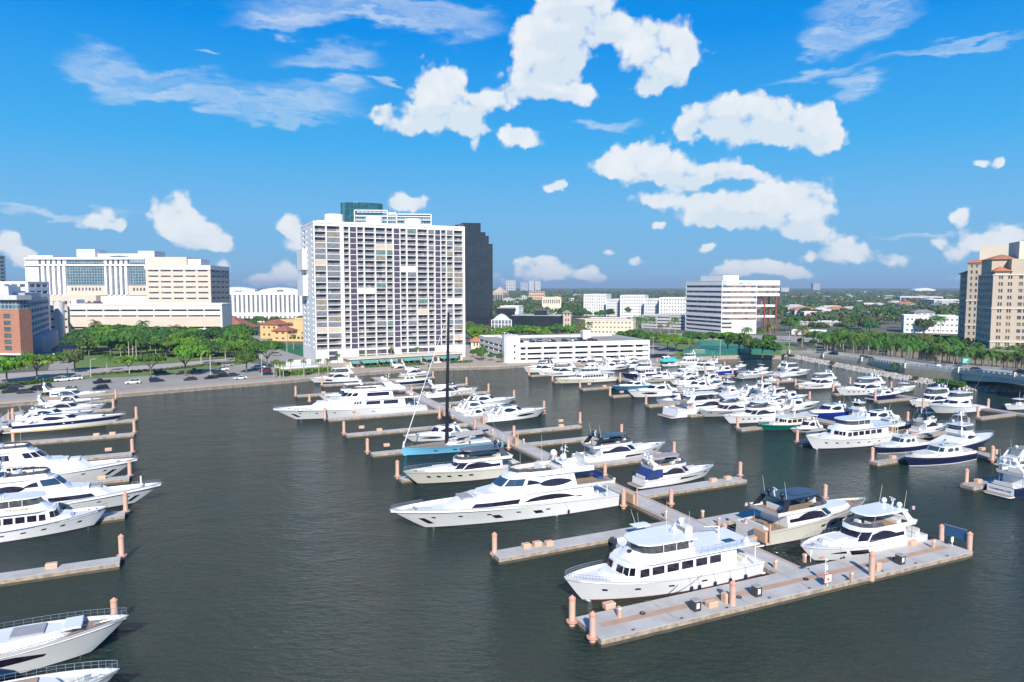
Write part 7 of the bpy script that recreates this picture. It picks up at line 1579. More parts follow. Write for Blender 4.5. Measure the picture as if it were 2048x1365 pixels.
box_building('pale_long_building', 'long cream two storey building amid trees behind the black glass office', (1084, 860), (1122, 858), 20, Z(596, 859), w_cream, w_dark, 2, 8, z=G0)
box_building('white_hall', 'white flat hall with plain walls behind the smaller black glass block', (1000, 720), (1037, 715), 20, Z(614, 717), w_white, g_off, 2, 3, gap=5)
box_building('pink_hotel', 'pink historic hotel on the skyline right of the black tower', (1058, 1900), (1089, 1900), 30, Z(583, 1900), w_pink, g_off, 3, 8, par=0)
box_building('stone_church', 'brown stone church on the skyline touching the black tower', (984, 1500), (1006, 1490), 30, Z(586, 1500), w_beige, w_dark, 1, 4, hip=12, roofm=w_beige)
for i, (a, c, t_, Y_, m_) in enumerate(((1012, 1031, 561, 4300, w_lgrey), (1041, 1056, 565, 4300, w_grey), (1058, 1068, 562, 4300, w_lgrey), (1070, 1081, 563, 4300, w_lgrey), (1626, 1640, 567, 5200, w_grey), (1562, 1578, 576, 3600, w_lgrey))):
    box_building('distant_tower', ('%s distant tower from the left on the skyline' % ordn(i + 1)), (a, Y_), (c, Y_), 40, Z(t_, Y_), m_, g_off, 8, 4, group='distant towers on the skyline', cat='tower', gap=6)
for i, (a, c, t_, Y_) in enumerate(((434, 510, 574.5, 3600), (520, 598, 575.5, 3600), (1830, 1872, 576.5, 4200))):
    b = Bld('distant_arena', '%s long white roof from the left on the horizon' % ordn(i + 1), (a, Y_), (c, Y_), 'building', 'long white roofs on the horizon'); n = 8; zt = b.za(a, t_)
    q = MB(); q.side([(0, 0)] + [(b.W * i_ / n, zt * (0.6 + 0.4 * math.sin(math.pi * i_ / n))) for i_ in range(n + 1)] + [(b.W, 0)], 0, 60); q.build('roof', w_white, b.root)
# suburban houses
rs = random.Random(5); HS = []
for (x0, x1, y0, y1, n) in ((1000, 1160, 594, 612, 16), (1565, 1900, 586, 600, 26), (1570, 1900, 602, 640, 24), (1100, 1370, 580, 588, 14)):
    for i in range(n):
        x = x0 + (x1 - x0) * (i + 0.2 + 0.6 * rs.random()) / n; y = y0 + (y1 - y0) * rs.random(); HS.append((x, y, rs.random(), rs.random(), (x0, y0)))
reg = {(1000, 594): 'behind the black glass office', (1565, 586): 'in the far suburb at right', (1570, 602): 'in the near suburb at right', (1100, 580): 'beyond the white apartment row'}
cnt = {}
for x, y, r1, r2, k in sorted(HS):
    Y_ = Yg(y); cnt[k] = cnt.get(k, 0) + 1; w_px = (14 + 14 * r1) * 1420 / Y_ ; rot = (r2 - 0.5) * 0.5
    if any(abs(x - q[0]) < w_px * 0.7 and q is not None and abs(y - q[1]) < 2 and q[:2] < (x, y) for q in HS): pass
    m_ = [w_white, w_off, w_cream, w_lgrey][int(r1 * 3.99)]; rf = [r_flat, r_grey, w_white, r_orange, r_flat][int(r2 * 4.99)]
    box_building('suburban_house', '%s house from the left %s' % (ordn(cnt[k]), reg[k]), (x, Y_), (x + w_px, Y_ + rot * 20), 10 + 6 * r2, G0 + 5.5 + 3 * r1, m_, w_dark, 1, 3, group='suburban houses ' + reg[k], cat='house', hip=None if rf in (w_white,) else 2.0 + 2 * r2, roofm=rf, gap=2.5)

# ================================================================== TREES AND PLANTS
def leafmat(name, c1, c2, sc=0.35, rnd=0.18, trans=0.25):
    m = bpy.data.materials.new(name); m.use_nodes = True; t = m.node_tree; b = t.nodes['Principled BSDF']
    b.inputs['Roughness'].default_value = 0.6; b.inputs['Specular IOR Level'].default_value = 0.25
    g = t.nodes.new('ShaderNodeTexCoord'); n = t.nodes.new('ShaderNodeTexNoise'); n.inputs['Scale'].default_value = sc; n.inputs['Detail'].default_value = 6; n.inputs['Roughness'].default_value = 0.75
    t.links.new(g.outputs['Object'], n.inputs['Vector'])
    r = t.nodes.new('ShaderNodeMapRange'); r.inputs[1].default_value = 0.35; r.inputs[2].default_value = 0.65; t.links.new(n.outputs['Fac'], r.inputs[0])
    x = t.nodes.new('ShaderNodeMix'); x.data_type = 'RGBA'; x.inputs[6].default_value = (*c1, 1); x.inputs[7].default_value = (*c2, 1); t.links.new(r.outputs[0], x.inputs[0])
    oi = t.nodes.new('ShaderNodeObjectInfo'); hs = t.nodes.new('ShaderNodeHueSaturation'); mr = t.nodes.new('ShaderNodeMapRange'); mr.inputs[3].default_value = 1 - rnd; mr.inputs[4].default_value = 1 + rnd
    mh = t.nodes.new('ShaderNodeMapRange'); mh.inputs[3].default_value = 0.485; mh.inputs[4].default_value = 0.515; t.links.new(oi.outputs['Random'], mh.inputs[0]); t.links.new(mh.outputs[0], hs.inputs['Hue'])
    t.links.new(oi.outputs['Random'], mr.inputs[0]); t.links.new(mr.outputs[0], hs.inputs['Value']); t.links.new(x.outputs[2], hs.inputs['Color']); t.links.new(hs.outputs[0], b.inputs['Base Color'])
    return m
lf_bright = leafmat('bright_foliage', (0.055, 0.165, 0.012), (0.16, 0.27, 0.025))
lf_mid = leafmat('mid_foliage', (0.028, 0.10, 0.016), (0.085, 0.165, 0.025))
lf_dark = leafmat('dark_foliage', (0.02, 0.08, 0.024), (0.045, 0.11, 0.026))
lf_olive = leafmat('olive_foliage', (0.075, 0.10, 0.035), (0.15, 0.145, 0.055))
lf_palm = leafmat('palm_foliage', (0.035, 0.125, 0.018), (0.11, 0.21, 0.03), 0.8)
lf_palmy = leafmat('yellowing_palm_foliage', (0.09, 0.13, 0.025), (0.22, 0.20, 0.05), 0.8)
lf_silver = leafmat('silver_palm_foliage', (0.16, 0.22, 0.17), (0.22, 0.28, 0.22), 0.8)
lf_far = leafmat('far_foliage', (0.035, 0.085, 0.028), (0.11, 0.13, 0.05), 0.03)
bark = mat('grey_bark', (0.17, 0.14, 0.11), 0.95, noise=0.3, nscale=1.5)
palmbark = mat('pale_palm_trunk', (0.40, 0.35, 0.29), 0.9, noise=0.2, nscale=1.0)
def npmesh(name, v, f, m):
    me = bpy.data.meshes.new(name); nv, nf_ = len(v), len(f); k = f.shape[1]
    me.vertices.add(nv); me.vertices.foreach_set('co', v.astype(np.float32).ravel())
    me.loops.add(nf_ * k); me.loops.foreach_set('vertex_index', f.astype(np.int32).ravel())
    me.polygons.add(nf_); me.polygons.foreach_set('loop_start', np.arange(0, nf_ * k, k, dtype=np.int32))
    me.update(calc_edges=True); me.materials.append(m); return me
def link(name, me, parent=None, loc=None):
    o = bpy.data.objects.new(name, me); COL.objects.link(o); o.parent = parent
    if loc is not None: o.location = loc
    return o
rg = np.random.default_rng(3)
def leaf_quads(c, nrm, size):          # c,nrm: (n,3)
    n = len(c); a = rg.normal(size=(n, 3)); a -= nrm * (a * nrm).sum(1, keepdims=True); a /= np.linalg.norm(a, axis=1, keepdims=True) + 1e-9; b = np.cross(nrm, a)
    s = (size * rg.uniform(0.6, 1.3, n))[:, None]
    v = np.stack([c - a * s - b * s * 0.6, c + a * s - b * s * 0.5, c + a * s * 0.8 + b * s * 0.6, c - a * s * 0.9 + b * s * 0.7], 1).reshape(-1, 3)
    f = np.arange(4 * n).reshape(n, 4); return v, f
def crown_mesh(seed, kind, m):
    global rg; rg = np.random.default_rng(seed); cs = []; ns = []
    nl = 16 if kind != 'umbrella' else 18
    for i in range(nl):
        if kind == 'umbrella': th = rg.uniform(0, 6.28); r = math.sqrt(rg.uniform(0, 1)) * 0.85; c = np.array([r * math.cos(th), r * math.sin(th), 0.62 + 0.22 * (1 - r * r) + rg.uniform(-.05, .05)]); rad = np.array([0.30, 0.30, 0.13]) * rg.uniform(0.7, 1.2)
        elif kind == 'round': d = rg.normal(size=3); d /= np.linalg.norm(d); d[2] = abs(d[2]) * 0.9 - 0.25; c = np.array([0, 0, 0.55]) + d * np.array([0.55, 0.55, 0.30]) * rg.uniform(0.6, 1.1); rad = np.array([0.34, 0.34, 0.22]) * rg.uniform(0.7, 1.2)
        else: th = rg.uniform(0, 6.28); r = rg.uniform(0.1, 0.75); c = np.array([r * math.cos(th), r * math.sin(th), rg.uniform(0.15, 0.65)]); rad = np.array([0.36, 0.36, 0.26]) * rg.uniform(0.7, 1.2)
        n = 150; d = rg.normal(size=(n, 3)); d /= np.linalg.norm(d, axis=1, keepdims=True); d[:, 2] = np.where(d[:, 2] < -0.3, -d[:, 2], d[:, 2])
        p = c + d * rad * rg.uniform(0.72, 1.08, (n, 1)); nn = d + rg.normal(size=(n, 3)) * 0.55; nn /= np.linalg.norm(nn, axis=1, keepdims=True); cs.append(p); ns.append(nn)
    v, f = leaf_quads(np.concatenate(cs), np.concatenate(ns), 0.060); return npmesh('crown', v, f, m)
def trunk_mesh(seed, kind):
    r_ = random.Random(seed); b = MB(); h = 0.42 if kind != 'bush' else 0.2
    b.tube((0, 0, 0), (0.01, 0.01, h), 0.04, 0.028, 7)
    for i in range(6):
        a = i * 1.05 + r_.random(); q = (0.38 * math.cos(a), 0.38 * math.sin(a), h + 0.22 + 0.1 * r_.random()); m_ = (0.16 * math.cos(a), 0.16 * math.sin(a), h + 0.10); b.tube((0, 0, h - 0.04), m_, 0.022, 0.015, 5); b.tube(m_, q, 0.015, 0.006, 5)
    me = bpy.data.meshes.new('trunk'); me.from_pydata(b.v, [], b.f); me.materials.append(bark); return me
CR = {}
def get_crown(kind, m, i):
    k = (kind, m.name, i)
    if k not in CR: CR[k] = crown_mesh(hash((kind, i)) % 9999 if False else (sum(map(ord, kind)) + i * 37 + len(m.name)), kind, m)
    return CR[k]
TRK = {k: trunk_mesh(4, k) for k in ('umbrella', 'round', 'bush')}
tr_rs = random.Random(21)
def tree(x, yb, yt, w, kind, m, label, group, cat='tree', name='shade_tree', z=None, Y=None):
    zz = G0 if z is None else z
    p = P(x, yb, zz) if Y is None else Vector((XY(x, Y, zz), Y, zz)); h = Z(yt, p.y) - zz; wd = w * p.y / F / 2
    r_ = empty(name, p, tr_rs.random() * 6.28, label, cat, group)
    o = link('crown', get_crown(kind, m, tr_rs.randrange(3)), r_); o.scale = (wd, wd, h / (0.98 if kind == 'umbrella' else 1.0))
    t = link('trunk', TRK[kind], r_); t.scale = (h * 0.8, h * 0.8, h)
    return r_
def palm_crown(seed, m, nfr=22, ln=1.0, droop=1.0, fan=False):
    r_ = random.Random(seed); V = []; Fs = []
    for i in range(nfr):
        a = i * 2.39996 + r_.uniform(-.2, .2); e0 = r_.uniform(-0.35, 1.25); L_ = ln * r_.uniform(0.85, 1.1); n = 8; p = Vector((0, 0, 0)); el_ = e0; pts = []
        for k in range(n + 1):
            pts.append((p.copy(), el_)); st = L_ / n; p = p + Vector((math.cos(a) * math.cos(el_), math.sin(a) * math.cos(el_), math.sin(el_))) * st; el_ -= (0.16 + 0.10 * k / n) * droop * (1.3 if e0 > 0.3 else 0.8)
        sd_ = Vector((-math.sin(a), math.cos(a), 0))
        for k in range(n):
            w = L_ * 0.20 * math.sin(math.pi * min((k + 1.2) / (n + 1.6), 1)) ** 0.7
            for sg in (-1, 1):
                for hh in (0.0, 0.5):
                    q0 = pts[k][0].lerp(pts[k + 1][0], hh); q1 = pts[k][0].lerp(pts[k + 1][0], hh + 0.42); fw = (pts[k + 1][0] - pts[k][0]).normalized()
                    tip = q1 + sd_ * sg * w + fw * w * 0.45 - Vector((0, 0, w * (0.35 + 0.2 * r_.random())))
                    o = len(V); V += [q0, q1, tip]; Fs.append((o, o + 1, o + 2))
    return npmesh('crown', np.array([tuple(v) for v in V]), np.array(Fs), m)
PC = {}
def get_palm(m, i):
    if (m.name, i) not in PC: PC[(m.name, i)] = palm_crown(i * 7 + len(m.name), m, 26 if i < 2 else 20, droop=1.0 + 0.3 * i)
    return PC[(m.name, i)]
def palm_trunk():
    b = MB(); b.lathe((0, 0, 0), [(0.028, 0), (0.022, 0.05), (0.020, 0.5), (0.016, 0.86), (0.020, 0.90), (0.012, 1.0)], 8); me = bpy.data.meshes.new('trunk'); me.from_pydata(b.v, [], b.f); me.materials.append(palmbark); return me
PT = palm_trunk()
gsh = mat('green_crownshaft', (0.10, 0.20, 0.05), 0.6)
def palm(x, yb, yt, label, group, m=None, cw=1.0, z=None, lean=0.0):
    zz = G0 if z is None else z
    p = P(x, yb, zz); h = max(Z(yt, p.y) - zz, 3.0); ch = min(max(h * 0.42, 2.4), 5.2) * cw
    r_ = empty('palm_tree', p, tr_rs.random() * 6.28, label, 'palm tree', group); th = h - ch * 0.35
    t = link('trunk', PT, r_); t.scale = (10.5 if h > 9 else 8, 10.5 if h > 9 else 8, th); t.rotation_euler = (lean, 0, 0)
    o = link('crown', get_palm(m or lf_palm, tr_rs.randrange(3)), r_, (0, -math.sin(lean) * th, math.cos(lean) * th)); o.scale = (ch, ch, ch * 0.95)
    return r_
# --- left park palms
pl_ = [(192, 690, 640), (287, 686, 640), (258, 714, 655), (266, 718, 667), (273, 719, 669), (312, 712, 668), (350, 700, 650), (381, 694, 660), (427, 690, 656), (461, 715, 655), (451, 724, 684), (242, 724, 686), (214, 744, 706), (135, 749, 704), (54, 737, 703), (402, 730, 688), (421, 735, 690), (365, 712, 658), (232, 690, 650), (330, 696, 652), (405, 700, 664), (494, 690, 662), (306, 690, 655)]
for i, (x, a, c) in enumerate(sorted(pl_)): palm(x, a, c, '%s tall palm from the left in and around the waterfront park' % ordn(i + 1), 'palms of the waterfront park', m=lf_palmy if i in (2, 13) else None)
# silver fan palms
for i, (x, a, c) in enumerate(((328, 707, 690), (416, 700, 682))): palm(x, a, c, ('left' if i == 0 else 'right') + ' one of two silvery fan palms in the park', 'silver fan palms', m=lf_silver, cw=1.3)
# broadleaf in front
for x, a, c, w, k, m, l in ((74, 760, 710, 84, 'umbrella', lf_bright, 'bright green spreading tree beside the brick hotel, right one'), (14, 766, 706, 86, 'round', lf_bright, 'yellow green round tree at the left picture edge'),
    (371, 752, 692, 84, 'umbrella', lf_bright, 'bright spreading umbrella tree on the parking lot median'), (258, 748, 712, 48, 'umbrella', lf_bright, 'small bright tree on the avenue median left of the spreading umbrella tree'),
    (302, 756, 708, 56, 'umbrella', lf_mid, 'olive spreading tree on the median between two bright trees'), (150, 743, 694, 64, 'round', lf_olive, 'grey green bushy tree at the street corner'),
    (120, 728, 703, 24, 'round', lf_dark, 'small dark tree beside the side street'), (493, 746, 698, 56, 'round', lf_mid, 'bushy green tree at the right end of the parking lot'),
    (535, 738, 684, 84, 'umbrella', lf_mid, 'flat topped tree with crooked trunk before the tower lawn'), (495, 712, 680, 40, 'round', lf_olive, 'brownish tree behind the bushy parking lot tree')):
    tree(x, a, c, w, k, m, l, 'shade trees along the waterfront avenue')
# park mass
rs = random.Random(9); T = []
for i in range(56):
    x = 150 + 350 * (i + rs.random()) / 56; yb = rs.choice([688, 694, 700, 706, 712]) + rs.random() * 5; T.append((x, yb, yb - rs.uniform(34, 46), rs.uniform(50, 76)))
T = [t for t in T if not (t[0] > 380 and t[1] < 692)]
for i, (x, a, c, w) in enumerate(sorted(T)): tree(x, a, max(c, 650), w, rs.choice(['round', 'round', 'umbrella']), rs.choice([lf_mid, lf_bright, lf_bright, lf_dark, lf_mid]), '%s broadleaf tree from the left in the waterfront park' % ordn(i + 1), 'broadleaf trees of the waterfront park')
# behind: streets between white pier building and hall
T = [(500 + 12 * i + rs.random() * 8, 650 + rs.random() * 10, 0, 30) for i in range(9)] + [(430 + 11 * i, 656, 0, 26) for i in range(8)]
for i, (x, a, c, w) in enumerate(sorted(T)): tree(x, a, a - 20, w, 'round', rs.choice([lf_mid, lf_olive, lf_dark]), '%s tree from the left before the white pier fronted building' % ordn(i + 1), 'trees before the white pier fronted building')
# small palms by the pool and tower
pp = [(548, 756, 722), (553, 752, 718), (560, 757, 723), (567, 757, 722), (582, 752, 717), (608, 755, 718), (638, 754, 716), (656, 755, 716), (676, 742, 706), (725, 728, 702), (783, 722, 694), (834, 724, 693), (610, 694, 662), (587, 700, 668)]
for i, (x, a, c) in enumerate(sorted(pp)): palm(x, a, c, '%s small palm from the left near the pool and tower' % ordn(i + 1), 'small palms near the pool and tower', cw=0.75, m=lf_palmy if i % 3 == 0 else None)
# hedge
def hedge(pts, w, h, label, m=lf_mid, z=G0):
    global rg; rg = np.random.default_rng(8); c = []; n_ = []
    for a, b_ in zip(pts, pts[1:]):
        L_ = (b_ - a).length; k = int(L_ * w * h * 22); t = rg.uniform(0, 1, k); u = np.array(((b_ - a) / L_)[:]); side = np.array([-u[1], u[0], 0])
        s_ = rg.uniform(-1, 1, k); hh = rg.uniform(0, 1, k); p = np.array(a[:]) + np.outer(t * L_, u) + np.outer(s_ * w / 2, side) + np.outer(hh * h, [0, 0, 1]); d = rg.normal(size=(k, 3)); d /= np.linalg.norm(d, axis=1, keepdims=True); c.append(p); n_.append(d)
    v, f = leaf_quads(np.concatenate(c), np.concatenate(n_), 0.28); v -= np.array(pts[0][:]); o = link('hedge', npmesh('hedge', v, f, m), None, pts[0]); tag(o, label, 'hedge', 'clipped hedges'); return o
hedge([P(553, 748, G0), P(570, 753, G0), P(662, 744, G0)], 1.4, 2.2, 'bright clipped hedge in front of the pool beside the white tower', lf_bright)
hedge([P(-30, 781, G0), P(60, 769, G0), P(150, 758, G0)], 1.6, 1.3, 'low hedge on the median at the left edge', lf_mid)
hedge([P(180, 752, G0), P(330, 741, G0), P(470, 726, G0)], 1.2, 1.0, 'low reddish green hedge along the avenue median', lf_olive)
hedge([P(730, 736, G0), P(790, 733, G0), P(850, 730, G0)], 1.0, 1.0, 'short hedge in front of the restaurant awnings', lf_mid)
hedge([P(900, 727, G0), P(945, 725, G0)], 1.2, 1.0, 'short hedge right of the restaurant', lf_mid)
# --- behind the garage: bright band of tree crowns
T = [(958, 683, 664, 46), (985, 684, 660, 50), (1010, 682, 654, 48), (1035, 681, 650, 56), (1060, 680, 652, 50), (1085, 680, 655, 52), (1112, 679, 652, 56), (1140, 678, 651, 50), (1160, 676, 655, 40), (944, 690, 655, 40), (930, 680, 648, 40), (963, 680, 650, 44)]
for i, (x, a, c, w) in enumerate(sorted(T)): tree(x, a, c, w, 'umbrella' if i % 2 else 'round', lf_bright if i % 3 else lf_mid, '%s crown from the left of the bright tree band behind the garage' % ordn(i + 1), 'bright tree band behind the parking garage', Y=None)
T = [(1268, 690, 657, 56, lf_mid), (1290, 692, 660, 50, lf_mid), (1335, 700, 668, 60, lf_bright), (1352, 704, 674, 66, lf_bright), (1245, 684, 662, 40, lf_mid), (1455, 706, 666, 60, lf_bright), (1478, 710, 664, 66, lf_mid), (1500, 712, 672, 50, lf_olive), (1525, 716, 676, 74, lf_mid), (1548, 716, 684, 44, lf_dark), (1400, 690, 664, 40, lf_mid), (1425, 688, 662, 44, lf_mid), (1380, 690, 662, 40, lf_dark), (1310, 686, 664, 44, lf_olive), (1540, 690, 668, 40, lf_mid)]
for i, (x, a, c, w, m) in enumerate(sorted(T, key=lambda t: t[0])): tree(x, a, c, w, 'umbrella' if m is lf_bright else 'round', m, '%s tree from the left around the green fenced court' % ordn(i + 1), 'trees around the green fenced court')
pp = [(1034, 676, 648), (1078, 676, 656), (1118, 676, 647), (972, 684, 651), (1150, 668, 640), (1178, 670, 643), (1191, 668, 640), (1246, 668, 638), (1260, 664, 634), (1275, 664, 632), (1302, 668, 634), (1350, 668, 634), (1338, 668, 643), (1320, 672, 648), (1378, 690, 666), (1493, 690, 652), (1523, 690, 652), (1540, 686, 645), (1590, 685, 640), (1286, 664, 634), (1240, 700, 672), (1164, 672, 642)]
for i, (x, a, c) in enumerate(sorted(pp)): palm(x, a, c, '%s palm from the left between the black glass offices and the red columns' % ordn(i + 1), 'street palms in the middle distance', m=lf_palmy if i % 5 == 0 else None)
pp = [(946, 716, 698), (962, 722, 700), (967, 720, 690), (982, 722, 706), (1000, 726, 706), (955, 720, 694)]
for i, (x, a, c) in enumerate(sorted(pp)): tree(x, a, c, 20, 'round', lf_mid, '%s small tree from the left between tower and garage stair' % ordn(i + 1), 'small trees between tower and garage')
# --- right palm grove behind the causeway
rs = random.Random(33); T = []
for i in range(62):
    x = 1645 + 430 * (i + rs.random()) / 62; yb = 706 + (x - 1645) * 0.098 + rs.uniform(-3, 3); T.append((x, yb, yb - rs.uniform(36, 46)))
for i in range(46):
    x = 1655 + 420 * (i + rs.random()) / 46; yb = 694 + (x - 1645) * 0.075 + rs.uniform(-4, 3); T.append((x, yb, yb - rs.uniform(32, 42)))
T += [(1680, 704, 654), (1684, 704, 655), (1604, 694, 652), (1632, 692, 660), (1868, 672, 628), (1880, 676, 630), (1668, 700, 660)]
for i, (x, a, c) in enumerate(sorted(T)): palm(x, a, c, '%s palm from the left in the grove behind the bridge road' % ordn(i + 1), 'palm grove behind the bridge road', cw=1.25, m=lf_palmy if i % 11 == 0 else None)
T = [(1620 + 28 * i + rs.random() * 10, 688 + i * 0.8, 0, 44) for i in range(14)]
for i, (x, a, c, w) in enumerate(T): tree(x, a, a - 26, w, 'round', rs.choice([lf_dark, lf_mid]), '%s dark broadleaf tree from the left behind the palm grove' % ordn(i + 1), 'dark trees behind the palm grove')
for i, (x, a, c, w) in enumerate(((1627, 694, 678, 22), (1650, 698, 682, 22), (1600, 692, 676, 18))): tree(x, a, c, w, 'round', lf_dark, '%s small round street tree from the front of the white shops' % ordn(i + 1), 'small street trees by the white shops')
# --- middle distance countable trees
rs = random.Random(77); T = []
for x0, x1, y0, y1, n, in ((1000, 1170, 598, 640, 34), (1560, 1900, 604, 668, 70), (1000, 1160, 585, 598, 20), (1130, 1270, 622, 640, 12), (930, 990, 640, 670, 5), (600, 640, 655, 668, 2)):
    for i in range(n): T.append((x0 + (x1 - x0) * (i + rs.random()) / n, y0 + (y1 - y0) * rs.random()))
cn = 0
for x, y in sorted(T):
    cn += 1; Y_ = Yg(y); h = rs.uniform(8, 13); w = rs.uniform(13, 20) * 1420 / Y_
    tree(x, y, 574 + (H - G0 - h) * 1420 / Y_, w, 'round', rs.choice([lf_dark, lf_mid, lf_mid, lf_olive, lf_far]), '%s tree from the left in the middle distance suburb' % ordn(cn), 'middle distance suburb trees')
# --- far canopy to the horizon: one mass
rg = np.random.default_rng(5)
n = 15000; u = rg.uniform(0, 1, n); Yf = 620 * (11500 / 620) ** (u ** 0.85); Xf = rg.uniform(-0.80, 0.82, n) * Yf
pxf = CX + F * Xf / (Yf * math.cos(TH) + 34 * math.sin(TH)); keep = np.ones(n, bool)
keep &= ~((Yf < 900) & (pxf > 40) & (pxf < 700)); keep &= ~((Yf < 760) & (pxf > 1000) & (pxf < 1600)); keep &= ~((Yf < 720) & (pxf > 880) & (pxf < 1000)); keep &= ~((Yf < 700) & (pxf > 1780))
for a, c, y0, y1 in ((1165, 1385, 600, 900), (1790, 1895, 1300, 1660), (1050, 1095, 1500, 1905)): keep &= ~((pxf > a) & (pxf < c) & (Yf > y0) & (Yf < y1))
for q in HS: Y_ = Yg(q[1]); keep &= ~((np.abs(pxf - q[0] - 8 * 1420 / Y_) < 14 * 1420 / Y_) & (Yf < Y_ + 18) & (Yf > Y_ - 75))
Xf, Yf = Xf[keep], Yf[keep]; n = len(Xf); sc = np.clip(Yf / 1500, 1.0, 4.5)
nq = 26; d = rg.normal(size=(n, nq, 3)); d /= np.linalg.norm(d, axis=2, keepdims=True); d[..., 2] = np.abs(d[..., 2])
rad = np.stack([rg.uniform(4.5, 8, n) * sc, rg.uniform(4.5, 8, n) * sc, rg.uniform(2.5, 4.2, n) * np.clip(sc, 1, 1.6)], 1)
hh = rg.uniform(4.5, 8.0, n)
c = np.stack([Xf, Yf, G0 + hh - rad[:, 2] * 0.3], 1)[:, None, :] + d * rad[:, None, :] * rg.uniform(0.75, 1.1, (n, nq, 1))
nn = d + rg.normal(size=d.shape) * 0.4; nn /= np.linalg.norm(nn, axis=2, keepdims=True)
v, f = leaf_quads(c.reshape(-1, 3), nn.reshape(-1, 3), np.repeat(1.5 * sc, nq))
tag(link('far_canopy', npmesh('far_canopy', v, f, lf_far)), 'dense suburban tree canopy stretching to the horizon', kind='stuff')

# ================================================================== BRIDGE ROAD, ROCKS, COURT, CARS, LAMPS
m_rock = mat('riprap_stone', (0.52, 0.47, 0.42), 0.95, noise=0.35, nscale=0.6)
m_panel = mat('retaining_wall_panel', (0.62, 0.50, 0.33), 0.9, noise=0.15, nscale=0.3)
m_gird = mat('bridge_girder', (0.55, 0.56, 0.50), 0.8, noise=0.1, nscale=0.2)
m_cream = mat('cream_bridge_concrete', (0.70, 0.64, 0.52), 0.85, noise=0.1, nscale=0.4)
# near edge of the road (rail base) as seen: pixel rows with road height
RD = [(1560, 703, 2.2), (1640, 712, 2.6), (1740, 722, 3.6), (1810, 733, 4.6), (1920, 742, 5.8), (1990, 749, 6.6), (2060, 757, 7.2), (2180, 772, 7.6)]
near = [P(x, y, z) for x, y, z in RD]
dirs = []
for i in range(len(near)):
    d = near[min(i + 1, len(near) - 1)] - near[max(i - 1, 0)]; d.z = 0; d.normalize(); dirs.append(Vector((-d.y, d.x, 0)) * (-1 if Vector((-d.y, d.x, 0)).y < 0 else 1))
WID = 17.0
farp = [near[i] + dirs[i] * WID for i in range(len(near))]
b = MB(); n = len(near)
b.add([tuple(p) for p in near] + [tuple(p) for p in farp], [(i, i + 1, n + i + 1, n + i) for i in range(n - 1)])
tag(b.build('bridge_road', m_road), 'pale concrete road climbing onto the bridge', kind='structure')
b = MB()
for k in (0.12, 0.47, 0.53, 0.88):
    q = [near[i] + dirs[i] * (WID * k) + Vector((0, 0, 0.006)) for i in range(n)]; w = [near[i] + dirs[i] * (WID * k + 0.18) + Vector((0, 0, 0.006)) for i in range(n)]
    b.add([tuple(p) for p in q + w], [(i, i + 1, n + i + 1, n + i) for i in range(n - 1)])
tag(b.build('road_markings', m_line), 'painted lane lines on the bridge road', kind='structure')
# retaining wall under the near edge (to the bridge abutment), fill under the far side
ia = 4
r_ = empty('retaining_wall', (near[0].x, near[0].y, 0), 0, 'tan panelled retaining wall holding up the bridge road', 'wall')
o0 = near[0].copy(); o0.z = 0
for i in range(0, ia):
    a, c = near[i] - o0, near[i + 1] - o0; L_ = (c - a).length; k = max(1, int(L_ / 7))
    for j in range(k):
        p, q = a.lerp(c, j / k), a.lerp(c, (j + 1) / k); p = p.lerp(q, 0.012); dd = dirs[i] * 0.5
        b = MB(); b.add([(p.x, p.y, -0.5), (q.x, q.y, -0.5), (q.x, q.y, q.z - 0.75), (p.x, p.y, p.z - 0.75), (p.x + dd.x, p.y + dd.y, -0.5), (q.x + dd.x, q.y + dd.y, -0.5), (q.x + dd.x, q.y + dd.y, q.z - 0.75), (p.x + dd.x, p.y + dd.y, p.z - 0.75)], [(0, 1, 2, 3), (0, 3, 7, 4), (1, 5, 6, 2), (3, 2, 6, 7)]); b.build('wall_panel', m_panel, r_)
b = MB(); b.add([tuple(near[i] + dirs[i] * 0.6 - Vector((0, 0, 0.02 if s_ else near[i].z))) for s_ in (1, 0) for i in range(ia + 1)] + [tuple(farp[i] - Vector((0, 0, 0.02 if s_ else farp[i].z))) for s_ in (1, 0) for i in range(ia + 1)], [(ia + 1 + i, ia + 2 + i, i + 1, i) for i in range(ia)] + [(2 * (ia + 1) + i, 2 * (ia + 1) + i + 1, 3 * (ia + 1) + i + 1, 3 * (ia + 1) + i) for i in range(ia)] + [(ia, 2 * ia + 1, 4 * ia + 3, 3 * ia + 2)])
tag(b.build('road_embankment', m_panel), 'earth filled embankment under the bridge road', kind='structure')
